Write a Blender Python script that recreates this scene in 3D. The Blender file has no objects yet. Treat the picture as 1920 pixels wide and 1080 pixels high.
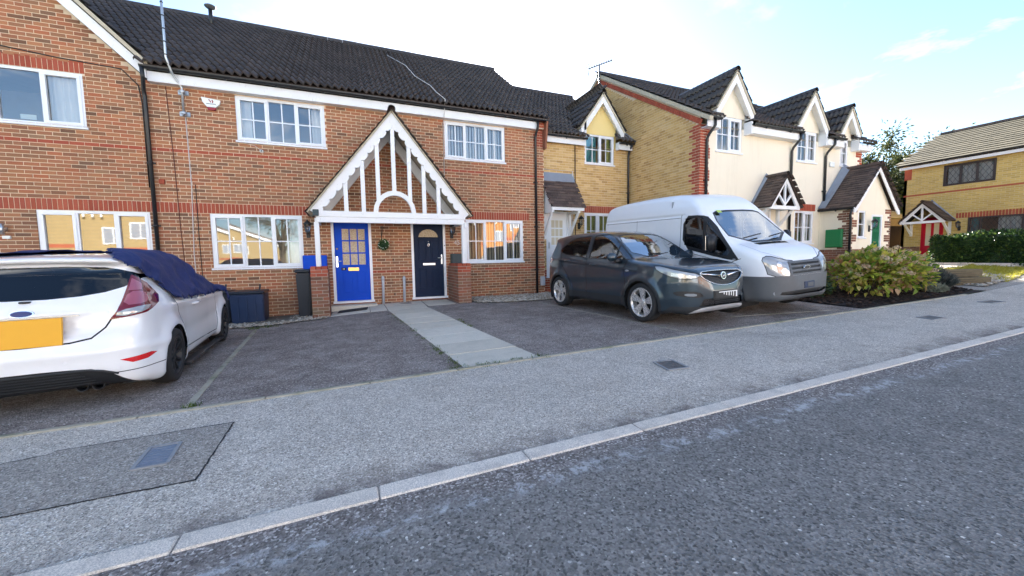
import bpy, bmesh, math, random
import numpy as np
from mathutils import Vector, Matrix

random.seed(7); rng = np.random.default_rng(7)
S = bpy.context.scene
COL = S.collection
R = math.radians

# ---------------------------------------------------------------- camera
cam_d = bpy.data.cameras.new("camera"); cam = bpy.data.objects.new("camera", cam_d); COL.objects.link(cam)
cam_d.sensor_width = 36.0; cam_d.lens = 13.689; cam_d.clip_start = 0.05; cam_d.clip_end = 3000
_r = Vector((0.92182035, -0.38724521, -0.01698218)); _u = Vector((0.04558052, 0.06478643, 0.99685763)); _f = Vector((0.38492813, 0.9196977, -0.07737229))
cam.matrix_world = Matrix(((_r.x, _u.x, -_f.x, 0), (_r.y, _u.y, -_f.y, 0), (_r.z, _u.z, -_f.z, 1.3), (0, 0, 0, 1)))
S.camera = cam

# ---------------------------------------------------------------- sky, sun, exposure
SUN_EL, SUN_AZ = 22.6, 19.0          # degrees; azimuth measured from +Y towards +X (behind the terrace roof)
W = bpy.data.worlds.new("World"); S.world = W; W.use_nodes = True
wn, wl = W.node_tree.nodes, W.node_tree.links
wn.clear()
wo = wn.new("ShaderNodeOutputWorld"); bg = wn.new("ShaderNodeBackground"); sky = wn.new("ShaderNodeTexSky")
sky.sky_type = 'NISHITA'; sky.sun_disc = False; sky.sun_elevation = R(SUN_EL); sky.sun_rotation = R(SUN_AZ)
sky.altitude = 50; sky.air_density = 1.0; sky.dust_density = 0.45; sky.ozone_density = 3.0
bg.inputs[1].default_value = 0.05
CLX, CLY = 11.1, 5.7
# thin broken cloud, laid out over the whole sky by direction
tc = wn.new("ShaderNodeTexCoord"); sep = wn.new("ShaderNodeSeparateXYZ"); wl.new(tc.outputs["Generated"], sep.inputs[0])
def wmath(op, a, b=None):
    n = wn.new("ShaderNodeMath"); n.operation = op
    for i, v in ((0, a), (1, b)):
        if v is None: continue
        if isinstance(v, (int, float)): n.inputs[i].default_value = v
        else: wl.new(v, n.inputs[i])
    return n.outputs[0]
zc = wmath('MAXIMUM', sep.outputs[2], 0.04)
zc = wmath('ADD', zc, 0.12)
cx, cy = wmath('DIVIDE', sep.outputs[0], zc), wmath('DIVIDE', sep.outputs[1], zc)
cmb = wn.new("ShaderNodeCombineXYZ"); wl.new(wmath('ADD', cx, CLX), cmb.inputs[0]); wl.new(wmath('ADD', cy, CLY), cmb.inputs[1])
nz = wn.new("ShaderNodeTexNoise"); nz.inputs["Scale"].default_value = 1.7; nz.inputs["Detail"].default_value = 9; nz.inputs["Roughness"].default_value = 0.62; nz.inputs["Distortion"].default_value = 0.25
wl.new(cmb.outputs[0], nz.inputs["Vector"])
cr = wn.new("ShaderNodeValToRGB"); cr.color_ramp.elements[0].position = 0.52; cr.color_ramp.elements[1].position = 0.68
wl.new(nz.outputs[0], cr.inputs[0])
cm = wmath('MULTIPLY', cr.outputs[0], 0.9)
mixc = wn.new("ShaderNodeMix"); mixc.data_type = 'RGBA'; mixc.blend_type = 'MIX'
wl.new(cm, mixc.inputs[0]); wl.new(sky.outputs[0], mixc.inputs[6])
# cloud: greyer against the light, white and boosted opposite the sun to light the ground
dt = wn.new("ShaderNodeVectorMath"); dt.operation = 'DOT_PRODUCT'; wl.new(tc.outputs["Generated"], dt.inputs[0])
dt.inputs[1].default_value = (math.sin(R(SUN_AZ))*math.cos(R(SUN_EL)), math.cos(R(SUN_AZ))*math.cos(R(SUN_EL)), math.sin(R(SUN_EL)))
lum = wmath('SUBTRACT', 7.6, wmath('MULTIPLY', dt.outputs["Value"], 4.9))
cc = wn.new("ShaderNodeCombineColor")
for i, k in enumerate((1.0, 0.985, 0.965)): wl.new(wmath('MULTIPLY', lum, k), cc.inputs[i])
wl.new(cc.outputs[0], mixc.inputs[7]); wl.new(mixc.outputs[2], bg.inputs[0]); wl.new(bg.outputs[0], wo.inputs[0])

sd = bpy.data.lights.new("sun", 'SUN'); sd.energy = 5.0; sd.angle = R(0.55); sd.color = (1.0, 0.94, 0.85)
sun = bpy.data.objects.new("sun", sd); COL.objects.link(sun)
_d = Vector((math.sin(R(SUN_AZ)) * math.cos(R(SUN_EL)), math.cos(R(SUN_AZ)) * math.cos(R(SUN_EL)), math.sin(R(SUN_EL))))
sun.rotation_euler = _d.to_track_quat('Z', 'Y').to_euler(); sun.location = (10, 30, 30)
V_ = S.view_settings; V_.view_transform = 'Standard'; V_.look = 'None'; V_.gamma = 1.0; V_.use_curve_mapping = False
V_.exposure = 2.95
S.render.engine = 'CYCLES'
S.cycles.use_denoising = True; S.cycles.max_bounces = 8; S.cycles.transparent_max_bounces = 12; S.cycles.caustics_reflective = False; S.cycles.caustics_refractive = False
S.cycles.sample_clamp_indirect = 6.0

# ---------------------------------------------------------------- helpers
def tag(o, label=None, cat=None, group=None, kind=None):
    if label: o["label"] = label
    if cat: o["category"] = cat
    if group: o["group"] = group
    if kind: o["kind"] = kind
    return o
def thing(name, label, cat, loc=(0, 0, 0), rz=0.0, group=None):
    o = bpy.data.objects.new(name, None); COL.objects.link(o); o.empty_display_size = 0.2
    o.location = loc; o.rotation_euler = (0, 0, rz)
    return tag(o, label, cat, group)
def link(name, me, parent=None, mat=None):
    o = bpy.data.objects.new(name, me); COL.objects.link(o)
    if parent is not None: o.parent = parent
    if mat is not None and not me.materials: me.materials.append(mat)
    return o
def wloc(o):
    v = Vector((0, 0, 0))
    while o is not None: v += Vector(o.location); o = o.parent
    return v

class MB:
    """collects geometry in one frame; build() links ONE mesh object"""
    def __init__(s): s.v = []; s.f = []; s.m = []; s.sm = []
    def add(s, vs, fs, mi=0, smooth=False):
        b = len(s.v); s.v += [tuple(x) for x in vs]
        for f in fs: s.f.append(tuple(b + i for i in f)); s.m.append(mi); s.sm.append(smooth)
        return s
    def box(s, x0, x1, y0, y1, z0, z1, mi=0, c=0.0):
        if c <= 0:
            vs = [(x0,y0,z0),(x1,y0,z0),(x1,y1,z0),(x0,y1,z0),(x0,y0,z1),(x1,y0,z1),(x1,y1,z1),(x0,y1,z1)]
            return s.add(vs, [(3,2,1,0),(4,5,6,7),(0,1,5,4),(1,2,6,5),(2,3,7,6),(3,0,4,7)], mi)
        c = min(c, (x1-x0)*.45, (y1-y0)*.45, (z1-z0)*.45)
        bm = bmesh.new(); bmesh.ops.create_cube(bm, size=1)
        for v in bm.verts: v.co = Vector(((x0+x1)/2+v.co.x*(x1-x0), (y0+y1)/2+v.co.y*(y1-y0), (z0+z1)/2+v.co.z*(z1-z0)))
        bmesh.ops.bevel(bm, geom=bm.edges[:], offset=c, segments=1, affect='EDGES')
        s.bm(bm, mi); return s
    def bm(s, bm, mi=0, smooth=False):
        bm.verts.ensure_lookup_table(); bm.verts.index_update()
        s.add([v.co for v in bm.verts], [[v.index for v in f.verts] for f in bm.faces], mi, smooth); bm.free(); return s
    def obox(s, M, sx, sy, sz, mi=0):
        """oriented box, centred, sizes sx sy sz, 4x4 matrix M"""
        vs = [M @ Vector((a*sx/2, b*sy/2, c*sz/2)) for a,b,c in ((-1,-1,-1),(1,-1,-1),(1,1,-1),(-1,1,-1),(-1,-1,1),(1,-1,1),(1,1,1),(-1,1,1))]
        return s.add(vs, [(3,2,1,0),(4,5,6,7),(0,1,5,4),(1,2,6,5),(2,3,7,6),(3,0,4,7)], mi)
    def bar(s, a, b, w, h, up=(0,0,1), mi=0):
        a, b = Vector(a), Vector(b); d = (b-a); L = d.length; d.normalize(); up = Vector(up)
        x = d.cross(up); 
        if x.length < 1e-5: x = d.cross(Vector((1,0,0)))
        x.normalize(); y = x.cross(d)
        M = Matrix(((x.x,d.x,y.x,(a.x+b.x)/2),(x.y,d.y,y.y,(a.y+b.y)/2),(x.z,d.z,y.z,(a.z+b.z)/2),(0,0,0,1)))
        return s.obox(M, w, L, h, mi)
    def prism(s, poly, d0, d1, axis='y', mi=0):
        """polygon (list of 2D) extruded along axis from d0 to d1.  axis y: (x,z); axis x: (y,z); axis z: (x,y)"""
        n = len(poly)
        def P(p, d):
            return (p[0], d, p[1]) if axis == 'y' else ((d, p[0], p[1]) if axis == 'x' else (p[0], p[1], d))
        vs = [P(p, d0) for p in poly] + [P(p, d1) for p in poly]
        fs = [tuple(range(n)), tuple(range(2*n-1, n-1, -1))] + [(i, i+n, (i+1) % n + n, (i+1) % n) for i in range(n)]
        return s.add(vs, fs, mi)
    def tube(s, pts, r, n=8, mi=0, cap=True, smooth=True):
        pts = [Vector(p) for p in pts]; rs = r if isinstance(r, (list, tuple)) else [r]*len(pts)
        vs = []; k = len(pts); ref = None
        for i, p in enumerate(pts):
            d = (pts[min(i+1, k-1)] - pts[max(i-1, 0)]).normalized()
            if ref is None or abs(ref.dot(d)) > .98: ref = Vector((0,0,1)) if abs(d.z) < .9 else Vector((1,0,0))
            x = d.cross(ref).normalized(); y = d.cross(x); ref = x.cross(d)
            for j in range(n):
                a = 2*math.pi*j/n; vs.append(p + (x*math.cos(a) + y*math.sin(a))*rs[i])
        fs = [(i*n+j, i*n+(j+1) % n, (i+1)*n+(j+1) % n, (i+1)*n+j) for i in range(k-1) for j in range(n)]
        s.add(vs, fs, mi, smooth)
        if cap:
            b = len(s.v)-len(vs)
            s.f.append(tuple(b+j for j in range(n-1, -1, -1))); s.m.append(mi); s.sm.append(False)
            s.f.append(tuple(b+(k-1)*n+j for j in range(n))); s.m.append(mi); s.sm.append(False)
        return s
    def lathe(s, prof, c=(0,0,0), axis='z', n=24, mi=0, smooth=True):
        """prof: list of (radius, height)"""
        vs = []
        for r, h in prof:
            for j in range(n):
                a = 2*math.pi*j/n; p, q = r*math.cos(a), r*math.sin(a)
                w = (p, q, h) if axis == 'z' else ((h, p, q) if axis == 'x' else (q, h, p))
                vs.append((c[0]+w[0], c[1]+w[1], c[2]+w[2]))
        fs = [(i*n+j, i*n+(j+1) % n, (i+1)*n+(j+1) % n, (i+1)*n+j) for i in range(len(prof)-1) for j in range(n)]
        return s.add(vs, fs, mi, smooth)
    def sphere(s, c, r, sc=(1,1,1), mi=0, sub=2):
        bm = bmesh.new(); bmesh.ops.create_icosphere(bm, subdivisions=sub, radius=r)
        for v in bm.verts: v.co = Vector((c[0]+v.co.x*sc[0], c[1]+v.co.y*sc[1], c[2]+v.co.z*sc[2]))
        return s.bm(bm, mi, True)
    def build(s, name, mats, parent=None, world=True, kind=None):
        me = bpy.data.meshes.new(name)
        v = s.v
        if world and parent is not None:
            o_ = wloc(parent); v = [(a[0]-o_.x, a[1]-o_.y, a[2]-o_.z) for a in v]
        me.from_pydata(v, [], s.f)
        for m in (mats if isinstance(mats, (list, tuple)) else [mats]): me.materials.append(m)
        me.polygons.foreach_set("material_index", s.m); me.polygons.foreach_set("use_smooth", s.sm); me.update()
        o = link(name, me, parent)
        if kind: o["kind"] = kind
        return o
def smooth01(t): t = min(1.0, max(0.0, t)); return t*t*(3-2*t)
# ---------------------------------------------------------------- materials (all procedural)
class NT:
    def __init__(s, name, rough=0.6, spec=0.5, metal=0.0, base=(.5,.5,.5)):
        s.mat = bpy.data.materials.new(name); s.mat.use_nodes = True; t = s.mat.node_tree; s.n, s.l = t.nodes, t.links
        s.b = s.n["Principled BSDF"]; s.b.inputs["Roughness"].default_value = rough; s.b.inputs["Metallic"].default_value = metal
        s.b.inputs["Specular IOR Level"].default_value = spec; s.b.inputs["Base Color"].default_value = (*base, 1)
        s._c = None
    def new(s, t, **kw):
        x = s.n.new(t)
        for k, v in kw.items():
            if hasattr(x, k): setattr(x, k, v)
            else: x.inputs[k.replace('_', ' ')].default_value = v
        return x
    def coord(s, out="Object"):
        if s._c is None: s._c = s.n.new("ShaderNodeTexCoord")
        return s._c.outputs[out]
    def geo(s):
        g = s.n.new("ShaderNodeNewGeometry"); return g
    def put(s, inp, v):
        if hasattr(v, "is_linked") or hasattr(v, "links"): s.l.new(v, inp)
        elif isinstance(v, (tuple, list)) and inp.type == 'RGBA': inp.default_value = (*v[:3], 1)
        else: inp.default_value = v
    def noise(s, scale, detail=4, rough=.55, vec=None, out=0, dist=0):
        x = s.n.new("ShaderNodeTexNoise"); x.inputs["Scale"].default_value = scale; x.inputs["Detail"].default_value = detail; x.inputs["Roughness"].default_value = rough; x.inputs["Distortion"].default_value = dist
        s.l.new(vec if vec is not None else s.pos(), x.inputs["Vector"]); return x.outputs[out]
    def voro(s, scale, vec=None, out="Distance", feature='F1'):
        x = s.n.new("ShaderNodeTexVoronoi"); x.feature = feature; x.inputs["Scale"].default_value = scale
        s.l.new(vec if vec is not None else s.pos(), x.inputs["Vector"]); return x.outputs[out]
    def pos(s):
        if not hasattr(s, '_p'): s._p = s.n.new("ShaderNodeNewGeometry").outputs["Position"]
        return s._p
    def vmul(s, v, sc):
        x = s.n.new("ShaderNodeVectorMath"); x.operation = 'MULTIPLY'; s.l.new(v, x.inputs[0]); x.inputs[1].default_value = sc; return x.outputs[0]
    def ramp(s, v, stops, interp='LINEAR'):
        x = s.n.new("ShaderNodeValToRGB"); cr = x.color_ramp; cr.interpolation = interp
        while len(cr.elements) > 1: cr.elements.remove(cr.elements[-1])
        for i, (p, c) in enumerate(stops):
            e = cr.elements[0] if i == 0 else cr.elements.new(p)
            e.position = p; e.color = (*c, 1) if isinstance(c, (tuple, list)) else (c, c, c, 1)
        s.l.new(v, x.inputs[0]); return x.outputs[0]
    def math(s, op, a, b=0.0, clamp=False):
        x = s.n.new("ShaderNodeMath"); x.operation = op; x.use_clamp = clamp; s.put(x.inputs[0], a); s.put(x.inputs[1], b); return x.outputs[0]
    def mix(s, fac, a, b, mode='MIX'):
        x = s.n.new("ShaderNodeMix"); x.data_type = 'RGBA'; x.blend_type = mode
        s.put(x.inputs[0], fac); s.put(x.inputs[6], a); s.put(x.inputs[7], b); return x.outputs[2]
    def rnd(s):
        """one random number per piece: works for single pieces and for many pieces joined in one mesh"""
        oi = s.n.new("ShaderNodeObjectInfo").outputs["Random"]; ri = s.n.new("ShaderNodeNewGeometry").outputs["Random Per Island"]
        return s.math('FRACT', s.math('ADD', s.math('MULTIPLY', oi, 7.31), s.math('MULTIPLY', ri, 5.77)))
    def color(s, c): s.put(s.b.inputs["Base Color"], c); return s
    def rough(s, r): s.put(s.b.inputs["Roughness"], r); return s
    def bump(s, h, strength=.3, dist=.01):
        x = s.n.new("ShaderNodeBump"); x.inputs["Strength"].default_value = strength; x.inputs["Distance"].default_value = dist
        s.l.new(h, x.inputs["Height"]); s.l.new(x.outputs[0], s.b.inputs["Normal"]); return s
M = {}
def reg(k, nt): M[k] = nt.mat; return nt.mat

def plain(k, base, rough=.5, metal=0., spec=.5, var=.12, scale=6, bump=0.0):
    t = NT(k, rough, spec, metal, base)
    n = t.noise(scale, 5, .6)
    t.color(t.mix(n, tuple(c*(1-var) for c in base), tuple(min(1, c*(1+var)) for c in base)))
    t.rough(t.math('ADD', t.math('MULTIPLY', t.noise(scale*3, 3), .2), rough-.1))
    if bump: t.bump(t.noise(scale*8, 4), bump, .004)
    return reg(k, t)

def brickmat(k, stops, dirt=.25):
    t = NT(k, .9, .25)
    c = t.ramp(t.rnd(), stops)
    n = t.noise(2.2, 4, .6); c = t.mix(t.math('MULTIPLY', n, .55), c, t.mix(1, c, (.86,.80,.76), 'MULTIPLY'))
    f = t.noise(60, 4, .7); c = t.mix(t.ramp(f, [(.3, 0), (.75, .45)]), c, t.mix(1, c, (.62,.56,.52), 'MULTIPLY'))
    d = t.ramp(t.noise(.9, 6, .62, dist=.4), [(.45, 0), (.75, dirt)])
    c = t.mix(d, c, (.10,.085,.07))
    t.color(c).bump(t.noise(95, 3, .6), .5, .004)
    return reg(k, t)
brickmat("brick_multi", [(0, (.180,.098,.062)), (.10, (.425,.195,.105)), (.27, (.485,.195,.100)), (.42, (.315,.165,.095)), (.56, (.520,.230,.112)), (.68, (.235,.135,.085)), (.84, (.500,.175,.088)), (1, (.380,.225,.130))], .32)
brickmat("brick_red", [(0, (.37,.085,.050)), (.35, (.46,.110,.060)), (.7, (.42,.10,.062)), (1, (.52,.135,.075))], .12)
brickmat("brick_yellow", [(0, (.55,.34,.125)), (.2, (.72,.49,.20)), (.45, (.64,.42,.16)), (.7, (.78,.57,.27)), (.88, (.50,.31,.12)), (1, (.74,.51,.21))], .12)
brickmat("brick_old", [(0, (.20,.10,.066)), (.3, (.34,.14,.085)), (.6, (.28,.15,.10)), (.8, (.40,.15,.09)), (1, (.24,.17,.11))], .6)
def mortar(k, a, b):
    t = NT(k, .95, .2); t.color(t.mix(t.noise(9, 5), a, b)).bump(t.noise(180, 3), .5, .004); return reg(k, t)
mortar("mortar_buff", (.68,.52,.35), (.80,.65,.47))
mortar("mortar_grey", (.36,.30,.24), (.50,.43,.34))
t = NT("render_cream", .9, .2); n = t.noise(1.1, 6, .65)
c = t.mix(n, (.83,.74,.57), (.90,.82,.66)); s_ = t.ramp(t.noise(2.5, 6, .7, vec=t.vmul(t.pos(), (1.6,1.6,.16))), [(.52, 0), (.85, .30)])
t.color(t.mix(s_, c, (.50,.43,.32))).bump(t.noise(220, 3), .25, .003); reg("render_cream", t)
t = NT("render_yellow", .9, .2); t.color(t.mix(t.noise(1.5, 6, .65), (.86,.66,.26), (.90,.72,.34))).bump(t.noise(220, 3), .25, .003); reg("render_yellow", t)
# roof tiles
def tilemat(k, a, b, lich, amt, rough=.62, fl=.5):
    t = NT(k, rough, .5); c = t.mix(t.rnd(), a, b)
    f = t.noise(26, 4, .7); c = t.mix(t.ramp(f, [(.4, 0), (.8, fl)]), c, tuple(x*1.7 for x in b))
    l = t.ramp(t.voro(7, out="Distance"), [(.05, amt), (.12, 0)]); l2 = t.ramp(t.noise(2.3, 5, .7), [(.55, 0), (.72, 1)])
    c = t.mix(t.math('MULTIPLY', l, l2), c, lich); t.color(c).bump(t.noise(70, 4), .2, .004); return reg(k, t)
tilemat("tile_dark", (.032,.025,.022), (.060,.048,.043), (.42,.42,.36), .8, .45, .2)
tilemat("tile_plain", (.030,.022,.020), (.125,.085,.068), (.40,.38,.30), .8)
tilemat("tile_buff", (.078,.066,.038), (.125,.105,.064), (.12,.10,.07), .5)
plain("ridge_mortar", (.36,.31,.24), .9, var=.35, scale=14, bump=.4)
plain("verge_cement", (.52,.46,.34), .9, var=.3, scale=16, bump=.4)
plain("lead", (.23,.26,.31), .55, var=.2, scale=5)
t = NT("white_upvc", .28, .5); t.color(t.mix(t.noise(3, 4), (.80,.81,.83), (.86,.87,.88))); reg("white_upvc", t)
t = NT("white_paint", .55, .4); n = t.noise(5, 6, .7); w = t.ramp(t.noise(24, 6, .75, vec=t.vmul(t.pos(), (1,1,.45))), [(.60, 0), (.72, .75)])
t.color(t.mix(w, t.mix(n, (.80,.80,.80), (.87,.87,.86)), (.47,.45,.40))).bump(t.noise(40, 4), .25, .003); reg("white_paint", t)
plain("black_pvc", (.016,.017,.019), .34, var=.35, scale=8)
plain("black_plastic", (.014,.015,.017), .45, var=.2, scale=30)
plain("grey_plastic", (.12,.125,.13), .5, var=.15, scale=10, bump=.1)
plain("grey_pvc", (.50,.52,.55), .4, var=.15, scale=10)
plain("galvanised", (.50,.53,.56), .38, .85, var=.25, scale=20)
plain("alarm_white", (.85,.86,.82), .35, var=.03)
plain("alarm_red", (.30,.015,.02), .25, var=.05)
plain("brass", (.62,.42,.13), .3, .9, var=.15, scale=30)
plain("chrome", (.78,.79,.80), .12, 1.0, var=.05)
plain("satin_metal", (.62,.63,.64), .3, .9, var=.1, scale=20)
plain("wheel_alloy", (.66,.65,.63), .28, .6, var=.15, scale=20)
plain("door_blue", (.004,.075,.58), .55, spec=.2, var=.10, scale=3)
plain("door_navy", (.006,.016,.045), .55, spec=.2, var=.15, scale=3)
plain("door_red", (.50,.012,.035), .55, spec=.2, var=.08, scale=3)
plain("door_green", (.012,.15,.065), .55, spec=.2, var=.1, scale=3)
plain("meter_green", (.008,.19,.055), .5, var=.1, scale=3)
plain("teal_dark", (.012,.035,.045), .45, var=.15)
plain("bin_navy", (.008,.026,.075), .42, var=.25, scale=5, bump=.1)
plain("bin_black", (.010,.016,.026), .42, var=.3, scale=6, bump=.1)
plain("timber_sleeper", (.115,.095,.055), .85, var=.4, scale=12, bump=.5)
plain("timber_dark", (.040,.024,.017), .8, var=.3, scale=9, bump=.3)
plain("bark", (.085,.065,.045), .95, var=.4, scale=14, bump=.8)
plain("rubber", (.018,.018,.019), .75, var=.2, scale=30, bump=.1)
plain("dark_void", (.012,.012,.013), .8, var=.1)
plain("room_wall", (.34,.29,.23), .8, var=.1)
plain("curtain_cream", (.66,.58,.42), .85, var=.12, scale=4)
plain("curtain_white", (.80,.80,.78), .8, var=.05, scale=4)
plain("curtain_teal", (.03,.30,.34), .8, var=.15, scale=4)
plain("curtain_green", (.36,.42,.10), .8, var=.15, scale=4)
plain("blind_wood", (.55,.32,.10), .55, var=.15, scale=9)
plain("curtain_brown", (.30,.17,.08), .8, var=.15, scale=4)
plain("coir_mat", (.030,.028,.026), .95, var=.3, scale=40, bump=.5)
plain("cable_white", (.66,.62,.58), .5, var=.1)
plain("cable_brown", (.12,.035,.025), .6, var=.1)
plain("cable_black", (.02,.018,.018), .6, var=.1)
plain("paper_pale", (.72,.78,.70), .8, var=.05)
plain("leaf_topiary", (.030,.110,.022), .6, var=.4, scale=40)
plain("lead_came", (.09,.09,.09), .5, .4, var=.1)
# glass: coated double glazing, clear with a strong mirror image
def glassmat(k, tint, lo, hi, rough=.015, wob=0.0):
    t = NT(k); n, l = t.n, t.l; n.remove(t.b); out = [x for x in n if x.type == 'OUTPUT_MATERIAL'][0]
    tr = n.new("ShaderNodeBsdfTransparent"); tr.inputs[0].default_value = (*tint, 1)
    gl = n.new("ShaderNodeBsdfGlossy"); gl.inputs["Roughness"].default_value = rough; gl.inputs[0].default_value = (.96,.98,1,1)
    lw = n.new("ShaderNodeFresnel"); lw.inputs[0].default_value = 1.5
    mr = n.new("ShaderNodeMapRange"); mr.inputs[3].default_value = lo; mr.inputs[4].default_value = hi; l.new(lw.outputs[0], mr.inputs[0])
    if wob:
        nz_ = t.noise(1.7, 2, .5); bp = n.new("ShaderNodeBump"); bp.inputs["Strength"].default_value = wob; bp.inputs["Distance"].default_value = .02; l.new(nz_, bp.inputs["Height"]); l.new(bp.outputs[0], gl.inputs["Normal"])
    mx = n.new("ShaderNodeMixShader"); l.new(mr.outputs[0], mx.inputs[0]); l.new(tr.outputs[0], mx.inputs[1]); l.new(gl.outputs[0], mx.inputs[2]); l.new(mx.outputs[0], out.inputs[0])
    return reg(k, t)
glassmat("glass", (.88,.90,.89), .135, 1.0, .022, .015)
glassmat("car_glass", (.62,.68,.68), .12, 1.0, .01)
glassmat("windscreen_glass", (.50,.56,.57), .42, 1.0, .01)
glassmat("car_glass_dark", (.05,.055,.06), .035, 1.0, .01)
glassmat("lamp_glass", (.86,.88,.88), .05, .8, .03)
# obscured door glass
t = NT("glass_pattern", .18, .5); v = t.voro(42); n = t.noise(30, 4)
t.color(t.mix(t.ramp(v, [(.18, 0), (.42, 1)]), (.33,.22,.11), t.mix(n, (.66,.58,.45), (.52,.38,.20)))).bump(v, .9, .01); reg("glass_pattern", t)
# car paint
def paint(k, base, flake=0., rough=.28, coat=1.0, var=.03, metal=0.0):
    t = NT(k, rough, .5, metal, base); t.b.inputs["Coat Weight"].default_value = coat; t.b.inputs["Coat Roughness"].default_value = .012
    c = t.mix(t.noise(2.5, 5), tuple(x*(1-var) for x in base), tuple(min(1, x*(1+var)) for x in base))
    # road film: a little dust that settles low on the body
    gr = t.ramp(t.noise(9, 6, .7), [(.52, 0), (.85, .14)]); c = t.mix(gr, c, tuple(.6*x+.4*y for x, y in zip(base, (.25,.22,.19))))
    t.color(c); return reg(k, t)
paint("paint_white", (.90,.90,.90), rough=.35, var=.01)
paint("paint_slate", (.030,.050,.068), rough=.28, metal=.5, coat=1.0, var=.06)
paint("paint_van", (.80,.83,.87), rough=.42, coat=.6, var=.03)
plain("cladding", (.022,.025,.028), .55, var=.2, scale=12, bump=.05)
plain("bumper_grey", (.095,.105,.115), .55, var=.15, scale=7, bump=.05)
plain("plate_yellow", (.82,.40,.010), .45, var=.04, scale=8)
plain("plate_white", (.80,.82,.82), .4, var=.04)
plain("badge_blue", (.015,.025,.15), .2, var=.05)
plain("badge_dark", (.05,.05,.055), .3, .6, var=.05)
t = NT("lens_red", .08, .6, 0, (.16,.006,.016)); t.b.inputs["Coat Weight"].default_value = 1; reg("lens_red", t)
t = NT("lens_pink", .08, .6, 0, (.36,.09,.13)); t.b.inputs["Coat Weight"].default_value = 1; reg("lens_pink", t)
t = NT("lens_clear", .1, .6, .2, (.34,.36,.38)); t.b.inputs["Coat Weight"].default_value = 1; reg("lens_clear", t)
t = NT("reflector_red", .15, .6, 0, (.72,.010,.012)); t.b.inputs["Coat Weight"].default_value = 1; reg("reflector_red", t)
t = NT("lens_amber", .15, .6, 0, (.85,.45,.10)); reg("lens_amber", t)
plain("seat_fabric", (.035,.037,.04), .85, var=.2, scale=12)
plain("seat_light", (.30,.32,.34), .8, var=.1, scale=12)
t = NT("cover_navy", .62, .35, 0, (.012,.022,.10)); w = t.noise(7, 5, .6, dist=.8)
t.color(t.mix(w, (.010,.020,.085), (.020,.035,.150))).bump(t.noise(9, 5, .55, dist=1.2), .55, .03); reg("cover_navy", t)
# ground surfaces
def tarmac(k, a, b, chip, chipamt, patch, scale=1.0, bump=.6, rough=.85, vs=150):
    t = NT(k, rough, .3)
    big = t.noise(.55, 7, .62, dist=.5); mid = t.noise(3.2, 6, .65)
    c = t.mix(t.ramp(big, [(.32, 0), (.68, 1)]), a, b)
    c = t.mix(t.ramp(mid, [(.42, 0), (.70, .75)]), c, patch)
    vc = t.voro(vs, out="Color"); g = t.n.new("ShaderNodeSeparateColor"); t.l.new(vc, g.inputs[0])
    c = t.mix(1, c, t.ramp(g.outputs[2], [(0, .66), (.35, .88), (.7, 1.05), (1, 1.30)]), 'MULTIPLY')
    vc2 = t.voro(vs*.45, out="Color"); g2 = t.n.new("ShaderNodeSeparateColor"); t.l.new(vc2, g2.inputs[0])
    c = t.mix(1, c, t.ramp(g2.outputs[0], [(0, .84), (.5, 1.0), (1, 1.14)]), 'MULTIPLY')
    c = t.mix(t.ramp(g.outputs[0], [(1-chipamt, 0), (min(1, 1-chipamt+.05), .95)]), c, chip)
    c = t.mix(t.ramp(g.outputs[1], [(.80, 0), (.93, .75)]), c, tuple(x*.3 for x in a))
    t.color(c); h = t.math('ADD', t.voro(vs), t.math('MULTIPLY', t.noise(60, 4), .8)); t.bump(h, bump, .012)
    return t
t = tarmac("road", (.200,.190,.175), (.250,.238,.220), (.72,.69,.64), .014, (.290,.272,.248), vs=88)
# worn pale slurry along the channel and gritty strip by the kerb (its own shape, a stain on the road)
sy = t.n.new("ShaderNodeSeparateXYZ"); t.l.new(t.pos(), sy.inputs[0])
base_c = t.b.inputs["Base Color"].links[0].from_socket
yy = t.math('ADD', sy.outputs[1], t.math('MULTIPLY', t.math('SUBTRACT', t.noise(1.6, 6, .7), .5), .55))
grit = t.ramp(t.math('MULTIPLY', t.math('SUBTRACT', yy, 1.88), 6.0, True), [(0, 0), (.6, .55), (1, .75)])
gv = t.n.new("ShaderNodeSeparateColor"); t.l.new(t.voro(85, out="Color"), gv.inputs[0])
c = t.mix(grit, base_c, t.ramp(gv.outputs[0], [(0, (.07,.055,.05)), (.45, (.19,.165,.15)), (.8, (.30,.27,.25)), (1, (.70,.66,.62))]))
pat = t.ramp(t.math('ABSOLUTE', t.math('SUBTRACT', t.math('ADD', sy.outputs[1], t.math('MULTIPLY', t.math('SUBTRACT', t.noise(.8, 3), .5), .18)), 1.90)), [(.015, 1), (.085, 0)])
pat2 = t.ramp(t.noise(9.0, 9, .8, dist=.3), [(.50, 0), (.57, .8)])
t.color(t.mix(t.math('MULTIPLY', pat, pat2), c, (.50,.51,.52))); reg("road", t)
t = tarmac("pavement", (.575,.525,.455), (.655,.600,.525), (.96,.92,.85), .08, (.48,.43,.365), vs=125, bump=.7)
sy = t.n.new("ShaderNodeSeparateXYZ"); t.l.new(t.pos(), sy.inputs[0]); base_c = t.b.inputs["Base Color"].links[0].from_socket
e1 = t.math('ADD', sy.outputs[1], t.math('MULTIPLY', t.math('SUBTRACT', t.noise(1.1, 6, .7), .5), .7))
d1 = t.ramp(t.math('SUBTRACT', e1, 2.25), [(.0, .9), (.30, 0)])
d1 = t.math('MULTIPLY', d1, t.ramp(t.noise(3.0, 8, .75, dist=.6), [(.42, .08), (.60, 1)]))
c = t.mix(d1, base_c, (.16,.13,.115))
st = t.ramp(t.noise(.42, 5, .6, dist=.7), [(.56, 0), (.72, .55)]); c = t.mix(st, c, (.13,.12,.115))
t.color(c); reg("pavement", t)
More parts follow.
